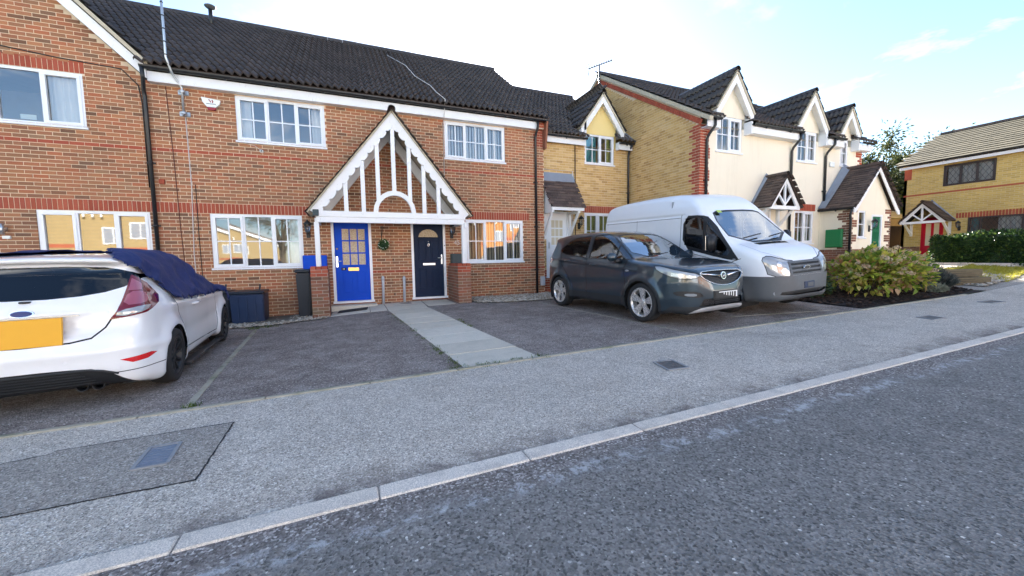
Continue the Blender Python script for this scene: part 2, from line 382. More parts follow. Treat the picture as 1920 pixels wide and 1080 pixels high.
reg("drive", tarmac("drive", (.205,.168,.148), (.295,.250,.222), (.64,.59,.54), .08, (.46,.405,.360), vs=100, bump=.8))
reg("patch", tarmac("patch", (.37,.335,.29), (.43,.39,.34), (.72,.69,.64), .06, (.30,.27,.235), vs=110, bump=.6))
t = NT("slab", .85, .3); r_ = t.rnd(); n = t.noise(3.5, 6, .65)
c = t.mix(r_, (.66,.60,.49), (.78,.72,.60)); c = t.mix(t.ramp(n, [(.5, 0), (.85, .45)]), c, (.30,.29,.235)); m_ = t.ramp(t.noise(1.3, 6, .7), [(.58, 0), (.78, .35)])
c = t.mix(m_, c, (.15,.17,.10)); c = t.mix(t.ramp(t.noise(120, 3), [(.4, .3), (.65, 0)]), c, (.16,.155,.13)); t.color(c).bump(t.noise(90, 4), .35, .005); reg("slab", t)
t = NT("kerb", .9, .3); c = t.mix(t.rnd(), (.80,.71,.60), (.88,.79,.68)); c = t.mix(t.ramp(t.noise(5, 6, .7), [(.5, 0), (.8, .6)]), c, (.25,.22,.20)); c = t.mix(t.ramp(t.noise(150, 3), [(.38, .5), (.6, 0)]), c, (.19,.17,.155))
t.color(c).bump(t.noise(110, 4), .5, .006); reg("kerb", t)
t = NT("edging", .9, .3); c = t.mix(t.noise(7, 6, .7), (.32,.295,.23), (.44,.41,.33)); c = t.mix(t.ramp(t.noise(2.2, 6, .7), [(.5, 0), (.66, .7)]), c, (.09,.12,.04)); t.color(c).bump(t.noise(90, 4), .5, .006); reg("edging", t)
t = NT("gravel_stone", .8, .3); c = t.ramp(t.rnd(), [(0, (.25,.21,.16)), (.3, (.42,.38,.31)), (.6, (.55,.51,.44)), (.85, (.33,.26,.18)), (1, (.66,.63,.57))]); t.color(c).bump(t.noise(120, 3), .3, .003); reg("gravel_stone", t)
plain("gravel_bed", (.13,.115,.09), .95, var=.4, scale=30, bump=.6)
t = NT("mulch_chip", .95, .2); t.color(t.ramp(t.rnd(), [(0, (.012,.009,.008)), (.6, (.032,.022,.018)), (1, (.075,.05,.038))])); reg("mulch_chip", t)
plain("soil", (.018,.013,.011), .95, var=.4, scale=25, bump=.8)
plain("grass_ground", (.11,.12,.045), .95, var=.4, scale=9, bump=.8)
plain("verge_grass", (.46,.40,.06), .95, var=.35, scale=9, bump=.8)
plain("aerial_grey", (.13,.14,.15), .5, .5, var=.1)
plain("cover_blue", (.20,.24,.30), .6, .1, var=.2, scale=30, bump=.4)
plain("cover_iron", (.13,.125,.12), .55, .3, var=.25, scale=30, bump=.4)
plain("cover_edge", (.30,.31,.32), .6, .3, var=.2, scale=30)
def leafmat(k, stops, rough=.5, trans=.25):
    t = NT(k, rough, .35); c = t.ramp(t.rnd(), stops); c = t.mix(t.noise(18, 3), c, t.mix(1, c, (.72,.72,.66), 'MULTIPLY')); t.color(c)
    n, l = t.n, t.l; out = [x for x in n if x.type == 'OUTPUT_MATERIAL'][0]
    tl = n.new("ShaderNodeBsdfTranslucent"); l.new(c, tl.inputs[0]); mx = n.new("ShaderNodeMixShader"); mx.inputs[0].default_value = trans
    l.new(t.b.outputs[0], mx.inputs[1]); l.new(tl.outputs[0], mx.inputs[2]); l.new(mx.outputs[0], out.inputs[0]); return reg(k, t)
leafmat("leaf_hydrangea", [(0, (.09,.18,.03)), (.18, (.26,.38,.05)), (.38, (.52,.58,.08)), (.52, (.66,.56,.12)), (.64, (.16,.27,.04)), (.76, (.50,.24,.12)), (.86, (.62,.42,.24)), (1, (.64,.64,.14))], .5, .35)
leafmat("petal_faded", [(0, (.66,.44,.30)), (.35, (.78,.70,.48)), (.7, (.60,.34,.24)), (1, (.84,.80,.58))], .7)
leafmat("leaf_hedge", [(0, (.014,.038,.012)), (.5, (.034,.080,.020)), (.85, (.07,.14,.03)), (1, (.16,.22,.04))], .4, .2)
leafmat("leaf_tree", [(0, (.040,.060,.020)), (.5, (.070,.092,.030)), (1, (.12,.12,.045))], .7, .2)
leafmat("leaf_lavender", [(0, (.055,.070,.065)), (.6, (.11,.125,.11)), (1, (.17,.17,.16))], .7, .2)
leafmat("leaf_silver", [(0, (.16,.19,.15)), (1, (.34,.37,.30))], .7, .2)
leafmat("leaf_dark", [(0, (.016,.045,.020)), (.6, (.035,.085,.030)), (1, (.09,.10,.03))], .5, .2)
leafmat("leaf_red", [(0, (.10,.012,.012)), (1, (.26,.03,.03))], .5, .2)
leafmat("leaf_verge", [(0, (.30,.30,.04)), (1, (.55,.48,.07))], .6, .4)
leafmat("leaf_grass", [(0, (.05,.10,.015)), (1, (.16,.22,.035))], .6, .3)
# ---------------------------------------------------------------- terrain height
def zs(x): return .01 + .0185*x + .025*max(0., x-13)
def zwall(x):
    if x <= 5: return -.03 + .22*smooth01((x+2)/3.5)
    return .19 + (.50-.19)*smooth01((x-5)/5.) + .25*smooth01((x-10)/5.)
def gz(x, y):
    if y < 2.15: return zs(x) - .022 + .012*min(3.2, 2.15-y)
    ze = zs(x) + .04
    if y < 4.15: return zs(x) + .02*(y-2.15)
    return ze + (zwall(x)-ze)*smooth01((y-4.15)/6.3)*.5 + (zwall(x)-ze)*min(1., max(0., (y-4.15)/6.3))*.5
def sheet(name, x0, x1, y0, y1, nx, ny, mat, dz=0., fy0=None, fy1=None):
    mb = MB(); vs = []; fs = []
    for j in range(ny+1):
        for i in range(nx+1):
            x = x0 + (x1-x0)*i/nx; y = y0 + (y1-y0)*j/ny
            vs.append((x, y, gz(x, y)+dz))
    for j in range(ny):
        for i in range(nx): a = j*(nx+1)+i; fs.append((a, a+1, a+nx+2, a+nx+1))
    mb.add(vs, fs, 0, True); return tag(mb.build(name, mat), kind="structure")
# far ground: one sheet to the horizon, below everything laid on it
mb = MB(); gx = [-900, -200, -60, -30, -10, 0, 10, 16, 22, 30, 45, 70, 200, 900]; gy = [-900, -200, -40, -12, -4, 2, 6, 10, 16, 26, 60, 200, 900]
mb.add([(x, y, gz(min(max(x, -30), 40), min(max(y, -4), 12)) - .16) for y in gy for x in gx], [(j*len(gx)+i, j*len(gx)+i+1, (j+1)*len(gx)+i+1, (j+1)*len(gx)+i) for j in range(len(gy)-1) for i in range(len(gx)-1)])
tag(mb.build("ground", M["grass_ground"]), kind="structure")
sheet("road", -40, 45, -4.6, 2.15, 60, 8, M["road"])
PV1 = 22.0
sheet("pavement", -40, PV1, 2.15, 4.12, 90, 6, M["pavement"])
sheet("driveway", -12, 9.0, 4.18, 10.62, 50, 24, M["drive"])
sheet("side_access", 13.9, PV1, 4.12, 11.0, 20, 18, M["patch"], dz=.003)
sheet("garden_ground", 8.98, 13.9, 4.18, 8.0, 16, 14, M["soil"], dz=-.004)
sheet("opposite_pavement", -40, 45, -6.6, -4.6, 40, 3, M["pavement"], dz=.05)
plain("paving_pale", (.44,.45,.46), .9, var=.15, scale=2)
sheet("opposite_front_gardens", -40, 45, -15.2, -6.6, 40, 5, M["paving_pale"], dz=.04)
# kerb stones, one by one
def stones(setname, label_kind, x0, x1, y0, y1, step, top, depth, mat, jx=0., parent=None, name="kerb_stone", ch=.008):
    x = x0; k = 0
    while x < x1-.1:
        a, b = x+.004, min(x+step, x1)-.004
        mb = MB(); za, zb = gz((a+b)/2, (y0+y1)/2), 0
        mb.box(a, b, y0, y1, -depth, top, c=ch)
        # follow the fall of the street
        sl = (gz(b, y1)-gz(a, y1))/(b-a)
        mb.v = [(vx, vy, vz + gz(a, y1) + sl*(vx-a) + random.uniform(-.0008, .0008)) for vx, vy, vz in mb.v]
        mb.build(name, mat, parent); x += step; k += 1
kerb = tag(bpy.data.objects.new("kerb", None), kind="structure"); COL.objects.link(kerb)
stones("kerb", "", -8.00, 21.6, 2.13, 2.265, .9, .006, .12, M["kerb"], parent=kerb)
okerb = tag(bpy.data.objects.new("opposite_kerb", None), kind="structure"); COL.objects.link(okerb)
mb = MB(); mb.box(-40, 45, -4.72, -4.55, -.1, .10); mb.v = [(x, y, z+gz(x, -4.6)) for x, y, z in mb.v]; mb.build("kerb_line", M["kerb"], okerb)
edg = tag(bpy.data.objects.new("pavement_edging", None), kind="structure"); COL.objects.link(edg)
stones("edging", "", -9.0, 13.0, 4.12, 4.18, .915, .012, .1, M["edging"], parent=edg, name="edging_stone", ch=.006)
# drive divider of small setts, and the thin bay line on the right
div = tag(bpy.data.objects.new("drive_divider", None), kind="structure"); COL.objects.link(div)
def strip(p0, p1, w, L, mat, parent, name, top):
    p0, p1 = Vector(p0), Vector(p1); d = p1-p0; n = int(d.length/L); d.normalize()
    for i in range(n):
        a = p0+d*(i*L+.006); b = p0+d*((i+1)*L-.006); mb = MB()
        za, zb = gz(a.x, a.y)+top, gz(b.x, b.y)+top
        mb.bar((a.x, a.y, za-.02), (b.x, b.y, zb-.02), w*random.uniform(.85, 1.05), .04); mb.build(name, mat, parent)
strip((-1.37, 4.22), (-1.72, 8.9), .058, .20, M["edging"], div, "sett", .009)
strip((4.68, 4.22), (4.34, 9.0), .022, .46, M["edging"], div, "edging_strip", .004)
strip((6.30, 4.9), (8.70, 4.32), .020, .46, M["edging"], div, "edging_strip", .004)
# concrete slab path and the slabs at the doors
path = tag(bpy.data.objects.new("path", None), kind="structure"); COL.objects.link(path)
def slab(quad, top=.006, th=.05):
    cx = sum(q[0] for q in quad)/4; cy = sum(q[1] for q in quad)/4
    q = [(cx+(a-cx)*.985, cy+(b-cy)*.972) for a, b in quad]; mb = MB(); t_ = top+random.uniform(-.002, .003)
    vs = [(a, b, gz(a, b)+t_-th) for a, b in q] + [(a, b, gz(a, b)+t_-.004) for a, b in q] + [(cx+(a-cx)*.99, cy+(b-cy)*.985, gz(a, b)+t_) for a, b in q]
    fs = [(8, 9, 10, 11)] + [(i, (i+1) % 4, (i+1) % 4+4, i+4) for i in range(4)] + [(i+4, (i+1) % 4+4, (i+1) % 4+8, i+8) for i in range(4)]
    mb.add(vs, fs); mb.build("slab", M["slab"], path)
def pl(y): t = (y-4.19)/(9.2-4.19); return 1.15+(.79-1.15)*t
def pr(y): t = (y-4.19)/(9.2-4.19); return 2.11+(1.68-2.11)*t
ys = [4.19, 4.80, 5.41, 6.02, 6.63, 7.24, 7.85, 8.46, 9.07]
for a, b in zip(ys[:-1], ys[1:]): slab([(pl(a), a), (pr(a), a), (pr(b), b), (pl(b), b)])
slab([(.79, 9.08), (1.68, 9.08), (1.72, 9.85), (.80, 9.85)]); slab([(.80, 9.86), (1.72, 9.86), (1.75, 10.5), (.80, 10.5)])
slab([(.42, 9.30), (.78, 9.20), (.79, 10.5), (.45, 10.5)]); slab([(-.42, 9.45), (.41, 9.32), (.44, 10.0), (-.40, 10.05)]); slab([(-.40, 10.06), (.44, 10.01), (.44, 10.5), (-.40, 10.5)])
slab([(1.73, 9.35), (2.44, 9.45), (2.44, 10.5), (1.76, 10.5)])
# reinstated patch and covers set in the pavement
def flat(name, quad, dz, mat, parent=None, kind="structure"):
    mb = MB(); mb.add([(a, b, gz(a, b)+dz) for a, b in quad], [(0, 1, 2, 3)]); o = mb.build(name, mat, parent); o["kind"] = kind; return o
flat("pavement_patch", [(-1.95, 2.83), (-.90, 2.80), (-.90, 3.66), (-1.95, 3.66)], .004, M["patch"])
flat("pavement_patch", [(-2.8, 2.95), (-1.95, 2.83), (-1.95, 3.62), (-2.8, 3.5)], .0035, M["patch"])
mb = MB(); gaps = [((-1.95,2.83),(-.90,2.80)), ((-.90,2.80),(-.90,3.66)), ((-.90,3.66),(-1.95,3.66)), ((-2.8,2.95),(-1.95,2.83)), ((-1.95,3.62),(-2.8,3.5))]
for a, b in gaps:
    n = 14
    for i in range(n):
        f0, f1 = i/n, (i+1)/n; p = (a[0]+(b[0]-a[0])*f0+random.uniform(-.006,.006), a[1]+(b[1]-a[1])*f0+random.uniform(-.006,.006)); q = (a[0]+(b[0]-a[0])*f1, a[1]+(b[1]-a[1])*f1)
        mb.bar((p[0],p[1],gz(*p)+.003), (q[0],q[1],gz(*q)+.003), random.uniform(.003,.011), .004)
tag(mb.build("pavement_joint", M["dark_void"]), kind="structure")
def cover(quad, label, rows=7, pm="cover_iron"):
    c = (sum(q[0] for q in quad)/4, sum(q[1] for q in quad)/4); z = gz(*c)
    t_ = thing("access_cover", label, "access cover", (c[0], c[1], z))
    A, B, C, D = [Vector((q[0], q[1], gz(*q)+.007)) for q in quad]
    mb = MB(); mb.add([A-Vector((0,0,.03)), B-Vector((0,0,.03)), C-Vector((0,0,.03)), D-Vector((0,0,.03)), A, B, C, D], [(4,5,6,7),(0,1,5,4),(1,2,6,5),(2,3,7,6),(3,0,4,7)]); mb.build("plate", M[pm], t_)
    mb = MB()
    for p, q in ((A,B),(B,C),(C,D),(D,A)): mb.bar(p, q, .022, .012)
    mb.build("frame", M["cover_edge"], t_)
    mb = MB(); n = rows
    for i in range(1, n*2):
        for j in range(1, n):
            u, v = i/(n*2), j/n; p = A.lerp(B, u).lerp(D.lerp(C, u), v); dx = (B-A).normalized()*.012 if (i+j) % 2 else (D-A).normalized()*.012
            mb.bar(p-dx+Vector((0,0,.001)), p+dx+Vector((0,0,.001)), .008, .006)
    mb.build("tread_pattern", M[pm], t_, kind="stuff")
cover([(-1.315, 3.10), (-1.135, 3.10), (-1.165, 3.415), (-1.335, 3.415)], "small blue-grey metal cover set in the darker pavement patch", pm="cover_blue")
cover([(3.06, 3.08), (3.31, 3.05), (3.36, 3.33), (3.13, 3.37)], "brown square cover in the pavement in front of the dark hatchback", 4)
cover([(8.62, 3.10), (8.95, 3.06), (9.0, 3.30), (8.70, 3.33)], "distant oblong cover in the pavement in front of the flowering bush", 4)
cover([(11.6, 3.35), (12.0, 3.30), (12.05, 3.52), (11.65, 3.56)], "pale far cover in the pavement beyond the flowering bush", 4)

# ---------------------------------------------------------------- wall frames, bricks, tiles
class Fr:
    """wall frame: x along the wall, y into the wall, z up; th = turn of the wall about z"""
    def __init__(s, ox, oy, th=0.): s.o = (ox, oy); s.th = R(th); s.c, s.s = math.cos(s.th), math.sin(s.th)
    def P(s, x, y, z): return (s.o[0]+s.c*x-s.s*y, s.o[1]+s.s*x+s.c*y, z)
    def xf(s, mb): mb.v = [s.P(*v) for v in mb.v]; return mb
CAMP = Vector((0, 0, 1.3))
def shared(name, mb, mat):
    me = bpy.data.meshes.new(name); me.from_pydata(mb.v, [], mb.f); me.materials.append(mat); me.polygons.foreach_set("use_smooth", mb.sm); return me
def brick_box(w, h, d=.022): mb = MB(); mb.add([(-w/2,0,-h/2),(w/2,0,-h/2),(w/2,0,h/2),(-w/2,0,h/2),(-w/2,d,-h/2),(w/2,d,-h/2),(w/2,d,h/2),(-w/2,d,h/2)], [(0,1,2,3),(1,5,6,2),(4,0,3,7),(3,2,6,7),(4,5,1,0)]); return mb
BRK = {}
def bmesh_for(kind, mat):
    k = (kind, mat)
    if k not in BRK: BRK[k] = shared("brick", brick_box(*{"s": (.213,.0635), "v": (.0635,.213), "h": (.1,.0635)}[kind]), M[mat])
    return BRK[k]
def subtract(segs, holes):
    for a, b in holes:
        out = []
        for p, q in segs:
            if b <= p or a >= q: out.append((p, q))
            else:
                if a-p > .03: out.append((p, a))
                if q-b > .03: out.append((b, q))
        segs = out
    return segs
def wall_panel(mb, x0, x1, z0, z1, holes, y=0., rev=.09, top=None):
    """flat face with rectangular holes and reveals; top(x) trims it to a gable"""
    xs = sorted({x0, x1, *[min(max(h[i], x0), x1) for h in holes for i in (0, 1)]}); zz = sorted({z0, z1, *[min(max(h[i], z0), z1) for h in holes for i in (2, 3)]})
    for xa, xb in zip(xs[:-1], xs[1:]):
        for za, zb in zip(zz[:-1], zz[1:]):
            mx, mz = (xa+xb)/2, (za+zb)/2
            if any(h[0] < mx < h[1] and h[2] < mz < h[3] for h in holes): continue
            mb.add([(xa,y,za),(xb,y,za),(xb,y,zb),(xa,y,zb)], [(0,1,2,3)])
    for a, b, c, d in holes:
        mb.add([(a,y,c),(b,y,c),(b,y,d),(a,y,d),(a,y+rev,c),(b,y+rev,c),(b,y+rev,d),(a,y+rev,d)], [(0,3,7,4),(1,5,6,2),(0,4,5,1),(3,2,6,7)])
def bricks(wall, fr, x0, x1, z0, z1, holes, mat, zref, red=(), soldiers=(), keep=None, nind=300, phase=0., redmat="brick_red", jit=.0012, cand_ok=None, redfn=None):
    """stretcher-bond bricks on a frame; nearest full bricks become single parts, the rest one joined part"""
    full = []; mbj = MB(); mbr = MB(); nrow = int(math.floor((z0-zref)/.075))
    k = nrow
    while zref + k*.075 < z1 - .01:
        zb = zref + k*.075; zm = zb + .0375; k += 1
        if zm < z0: continue
        hs = [(h[0], h[1]) for h in holes if h[2] < zm < h[3]] + [(a, b) for a, b, c in soldiers if c < zm < c+.225]
        isred = any(a < zm < b for a, b in red); off = (0 if k % 2 else .1125) + phase
        i = math.floor((x0-off)/.225)
        while off + i*.225 < x1:
            a, b = off + i*.225 + .005, off + (i+1)*.225 - .005; i += 1
            for p, q in subtract([(max(a, x0), min(b, x1))], hs):
                if q-p < .025: continue
                if keep and not keep((p+q)/2, zm): continue
                isr = isred or (redfn is not None and redfn((p+q)/2, zm))
                if q-p > .21 and not isr: full.append(((p+q)/2, zm))
                else:
                    bb = brick_box(q-p, .0635); dy = -.006 + random.uniform(-jit, jit)
                    (mbr if isr else mbj).add([(v[0]+(p+q)/2, v[1]+dy, v[2]+zm) for v in bb.v], bb.f)
    def dist(c): return (Vector(fr.P(c[0], 0, c[1])) - CAMP).length + (0 if cand_ok is None or cand_ok(*c) else 100)
    full.sort(key=dist); me = bmesh_for("s", mat); o_ = wloc(wall)
    for n, (x, z) in enumerate(full):
        dy = -.006 + random.uniform(-jit, jit)
        if n < nind:
            o = bpy.data.objects.new("brick", me); COL.objects.link(o); o.parent = wall; o.location = Vector(fr.P(x, dy, z)) - o_; o.rotation_euler = (random.uniform(-.006, .006), 0, fr.th)
        else:
            bb = brick_box(.213*random.uniform(.985, 1.0), .0635*random.uniform(.95, 1.0)); mbj.add([(v[0]+x, v[1]+dy, v[2]+z) for v in bb.v], bb.f)
    if mbj.f: fr.xf(mbj).build("bricks", M[mat], wall, kind="stuff")
    if mbr.f: fr.xf(mbr).build("red_bricks", M[redmat], wall, kind="stuff")
    me = bmesh_for("v", redmat)
    for a, b, zb in soldiers:
        n = max(1, round((b-a)/.075)); st = (b-a)/n
        for i in range(n):
            o = bpy.data.objects.new("soldier_brick", me); COL.objects.link(o); o.parent = wall
            o.location = Vector(fr.P(a+(i+.5)*st, -.0065+random.uniform(-.001,.001), zb+.1125)) - o_; o.rotation_euler = (0, random.uniform(-.008,.008), fr.th)
def wave_tile(w=.30, L=.385, amp=.034, n=12, lip=.040):
    mb = MB(); vs = []
    for y, dz in ((0, lip), (L, 0)):
        for i in range(n+1):
            x = w*i/n; ph = 4*math.pi*i/n; vs.append((x, y, dz + amp*(1+math.sin(ph)+.25*math.sin(2*ph))))
    for i in range(n+1): x, y, z = vs[i]; vs.append((x, .004, z-lip-.004))
    fs = [(i, i+1, n+2+i, n+1+i) for i in range(n)] + [(2*n+2+i, 2*n+3+i, i+1, i) for i in range(n)]
    mb.add(vs, fs, 0, False); mb.sm = [True]*n + [False]*n; return mb
def plain_tile(w=.165, L=.20, lip=.024):
    mb = MB(); mb.add([(0,0,lip),(w,0,lip),(w,L,0),(0,L,0),(0,.002,-.002),(w,.002,-.002)], [(0,1,2,3),(4,5,1,0)]); return mb
TILE = {}
def tile_roof(roof, eave, u, s, width, length, kind="wave", mat="tile_dark", nind=300, clip=None, gauge=None, name="tile"):
    eave, u, s = Vector(eave), Vector(u).normalized(), Vector(s).normalized(); n = u.cross(s)
    if n.z < 0: raise ValueError("tile normal")
    w, g = (.30, .335) if kind == "wave" else (.165, .105)
    if kind == "flat": w, g = .33, .30
    if gauge: g = gauge
    base = wave_tile() if kind == "wave" else (plain_tile(w, g*1.7) if kind != "flat" else plain_tile(w, g*1.3, .035))
    key = (kind, mat)
    if key not in TILE: TILE[key] = shared("tile", base, M[mat])
    me = TILE[key]; cells = []
    for j in range(int(math.ceil(length/g))):
        for i in range(int(math.ceil(width/w))+1):
            x = i*w - (0 if kind == "wave" or j % 2 == 0 else w/2); y = j*g
            if x < -.001 and kind == "wave": continue
            if x + w*.5 > width or x < -w*.6: continue
            p = eave + u*x + s*y; c = p + u*w/2 + s*g/2
            if clip and not clip(c): continue
            cells.append((p, (c-CAMP).length))
    cells.sort(key=lambda c: c[1]); o_ = wloc(roof); mb = MB(); mb.sm = []
    Mr = Matrix(((u.x, s.x, n.x), (u.y, s.y, n.y), (u.z, s.z, n.z))); eul = Mr.to_euler()
    for k, (p, d) in enumerate(cells):
        jz = n*random.uniform(-.002, .003)
        if k < nind:
            o = bpy.data.objects.new(name, me); COL.objects.link(o); o.parent = roof; o.location = p + jz - o_; o.rotation_euler = eul
        else:
            b = len(mb.v); mb.v += [tuple(p + jz + u*v[0] + s*v[1] + n*v[2]) for v in base.v]
            mb.f += [tuple(b+i for i in f) for f in base.f]; mb.m += [0]*len(base.f); mb.sm += base.sm
    if mb.f: mb.build(name+"s", M[mat], roof, kind="stuff")
def ridge(roof, a, b, mat="tile_dark", r=.12, L=.45, name="ridge_tile"):
    a, b = Vector(a), Vector(b); d = b-a; n = max(1, round(d.length/L)); st = d/n; dn = d.normalized(); side = dn.cross(Vector((0,0,1))).normalized(); up = side.cross(dn)
    mb = MB(); vs = []
    for y in (0.004, d.length/n-.004):
        for i in range(9): a_ = math.pi*(-.08 + 1.16*i/8); vs.append((math.cos(a_)*r, y, math.sin(a_)*r))
    mb.add(vs, [(i, i+1, i+10, i+9) for i in range(8)], 0, True); me = shared(name, mb, M[mat])
    Mr = Matrix(((side.x, dn.x, up.x), (side.y, dn.y, up.y), (side.z, dn.z, up.z))); o_ = wloc(roof)
    for i in range(n):
        o = bpy.data.objects.new(name, me); COL.objects.link(o); o.parent = roof; o.location = a+st*i - o_ + Vector((0,0,random.uniform(-.004,.004))); o.rotation_euler = Mr.to_euler()
# ---------------------------------------------------------------- windows, doors, pipes, lamps
def window(house, fr, x0, x1, z0, z1, lights, bars=(0, 0), mat="white_upvc", sill=True, curtain=None, fw=.055, y0=.012, room=True, glass="glass", lattice=False, label=None):
    """lights: list of (weight, opens).  frame is the part; sill, panes, sashes, bars, curtains are its pieces"""
    mb = MB(); y1 = y0+.07
    mb.box(x0, x1, y0, y1, z1-fw, z1).box(x0, x1, y0, y1, z0, z0+fw).box(x0, x0+fw, y0, y1, z0+fw, z1-fw).box(x1-fw, x1, y0, y1, z0+fw, z1-fw)
    tot = sum(l[0] for l in lights); xs = [x0+fw*.5]
    for l in lights: xs.append(xs[-1] + (x1-x0-fw)*l[0]/tot)
    for x in xs[1:-1]: mb.box(x-fw*.42, x+fw*.42, y0+.002, y1, z0+fw, z1-fw)
    f = fr.xf(mb).build("window", M[mat], house)
    if label: f["label"] = label
    if sill: mb = MB(); mb.box(x0-.03, x1+.03, y0-.055, y0+.02, z0-.035, z0+.008, c=.006); fr.xf(mb).build("sill", M[mat], f)
    for i, l in enumerate(lights):
        a, b = xs[i]+fw*.42, xs[i+1]-fw*.42; c, d = z0+fw, z1-fw
        if i == 0: a = x0+fw
        if i == len(lights)-1: b = x1-fw
        if l[1]:
            mb = MB(); w = .05; yy = y0-.014
            mb.box(a-.012, b+.012, yy, yy+.05, d-w+.012, d+.012, c=.004).box(a-.012, b+.012, yy, yy+.05, c-.012, c+w-.012, c=.004).box(a-.012, a+w-.012, yy, yy+.05, c+w-.012, d-w+.012).box(b-w+.012, b+.012, yy, yy+.05, c+w-.012, d-w+.012)
            fr.xf(mb).build("sash", M[mat], f); a += w-.012; b -= w-.012; c += w-.012; d -= w-.012
        nx, nzb = bars; yg = y0+.03
        if nx or nzb:
            mb = MB(); bw = .012 if mat == "white_upvc" else .014
            for k in range(1, nx+1): x = a+(b-a)*k/(nx+1); mb.box(x-bw, x+bw, yg-.014, yg+.006, c, d)
            for k in range(1, nzb+1): z = c+(d-c)*k/(nzb+1); mb.box(a, b, yg-.013, yg+.005, z-bw, z+bw)
            fr.xf(mb).build("glazing_bar", M[mat], f)
        if lattice:
            mb = MB(); h = d-c; w_ = b-a; st = .17; k = -int(h/st)-1
            while k*st < w_+h:
                for sgn in (1, -1):
                    p = [(k*st, 0), (k*st+h*.62, h)] if sgn == 1 else [(w_-k*st, 0), (w_-k*st-h*.62, h)]
                    (xa, za), (xb, zb) = p
                    # clip to the light
                    def cl(t0, t1):
                        for lo, hi, q0, q1 in ((0, w_, xa, xb),):
                            if abs(q1-q0) < 1e-6: continue
                            ta, tb = (lo-q0)/(q1-q0), (hi-q0)/(q1-q0); ta, tb = min(ta, tb), max(ta, tb); t0, t1 = max(t0, ta), min(t1, tb)
                        return t0, t1
                    t0, t1 = cl(0, 1)
                    if t1-t0 > .02: mb.bar((a+xa+(xb-xa)*t0, yg-.006, c+za+(zb-za)*t0), (a+xa+(xb-xa)*t1, yg-.006, c+za+(zb-za)*t1), .010, .008, up=(0,1,0))
                k += 1
            fr.xf(mb).build("lead_lattice", M["lead_came"], f)
        cx_ = [a+(b-a)*k/(nx+1) for k in range(nx+2)]; cz_ = [c+(d-c)*k/(nzb+1) for k in range(nzb+2)]
        t1, t2 = random.uniform(-.004,.004), random.uniform(-.004,.004)
        for xa, xb in zip(cx_[:-1], cx_[1:]):
            for za, zb in zip(cz_[:-1], cz_[1:]):
                e1, e2 = t1+random.uniform(-.001,.001), t2+random.uniform(-.001,.001)
                mb = MB(); mb.add([(xa, yg-e1-e2, za), (xb, yg+e1-e2, za), (xb, yg+e1+e2, zb), (xa, yg-e1+e2, zb)], [(0,1,2,3)])
                fr.xf(mb).build("pane", M[glass], f)
    if room:
        mb = MB(); a, b, c, d, y, Y_ = x0+.01, x1-.01, z0+.01, z1-.01, y1, y1+1.4
        mb.add([(a,y,c),(b,y,c),(b,y,d),(a,y,d),(a-.3,Y_,c-.4),(b+.3,Y_,c-.4),(b+.3,Y_,d),(a-.3,Y_,d)], [(4,5,6,7),(0,3,7,4),(1,5,6,2),(0,4,5,1),(3,2,6,7)]); fr.xf(mb).build("room", M["room_wall"], f)
    for cu in (curtain or []):
        kind, ca, cb, cm_ = cu; a, b = x0+fw+(x1-x0-2*fw)*ca, x0+fw+(x1-x0-2*fw)*cb; c, d = z0+.05, z1-.05; mb = MB()
        if kind == "drape":
            n = max(8, int((b-a)/.025)); vs = []
            for i in range(n+1): x = a+(b-a)*i/n; y = y1+.07+.022*math.sin(i*1.25+.4*math.sin(i*.7)); vs += [(x, y, c), (x, y-.004, d)]
            mb.add(vs, [(2*i, 2*i+2, 2*i+3, 2*i+1) for i in range(n)], 0, True); fr.xf(mb).build("curtain", M[cm_], f)
        elif kind == "venetian":
            z = c
            while z < d: mb.add([(a, y1+.05, z), (b, y1+.05, z), (b, y1+.085, z+.024), (a, y1+.085, z+.024)], [(0,1,2,3)]); z += .028
            fr.xf(mb).build("blind_slats", M[cm_], f)
        elif kind == "vertical":
            x = a
            while x < b: mb.add([(x, y1+.05, c), (x+.062, y1+.09, c), (x+.062, y1+.09, d), (x, y1+.05, d)], [(0,1,2,3)]); x += .085
            fr.xf(mb).build("blind_slats", M[cm_], f)
    return f
def pipe(house, pts, mat="black_pvc", r=.034, clips=True, name="downpipe"):
    mb = MB(); mb.tube(pts, r, 10); o = mb.build(name, M[mat], house)
    if clips:
        a, b = Vector(pts[-2]), Vector(pts[-1]); n = int((b-a).length/1.3)
        for k in range(1, n+1):
            c = a.lerp(b, k/(n+.6)); mb = MB(); mb.tube([c-Vector((0,0,.022)), c+Vector((0,0,.022))], r*1.28, 10); mb.box(c.x-r*1.9, c.x+r*1.9, c.y+r*.2, c.y+r*1.4, c.z-.014, c.z+.014); mb.build("bracket", M[mat], o)
    return o
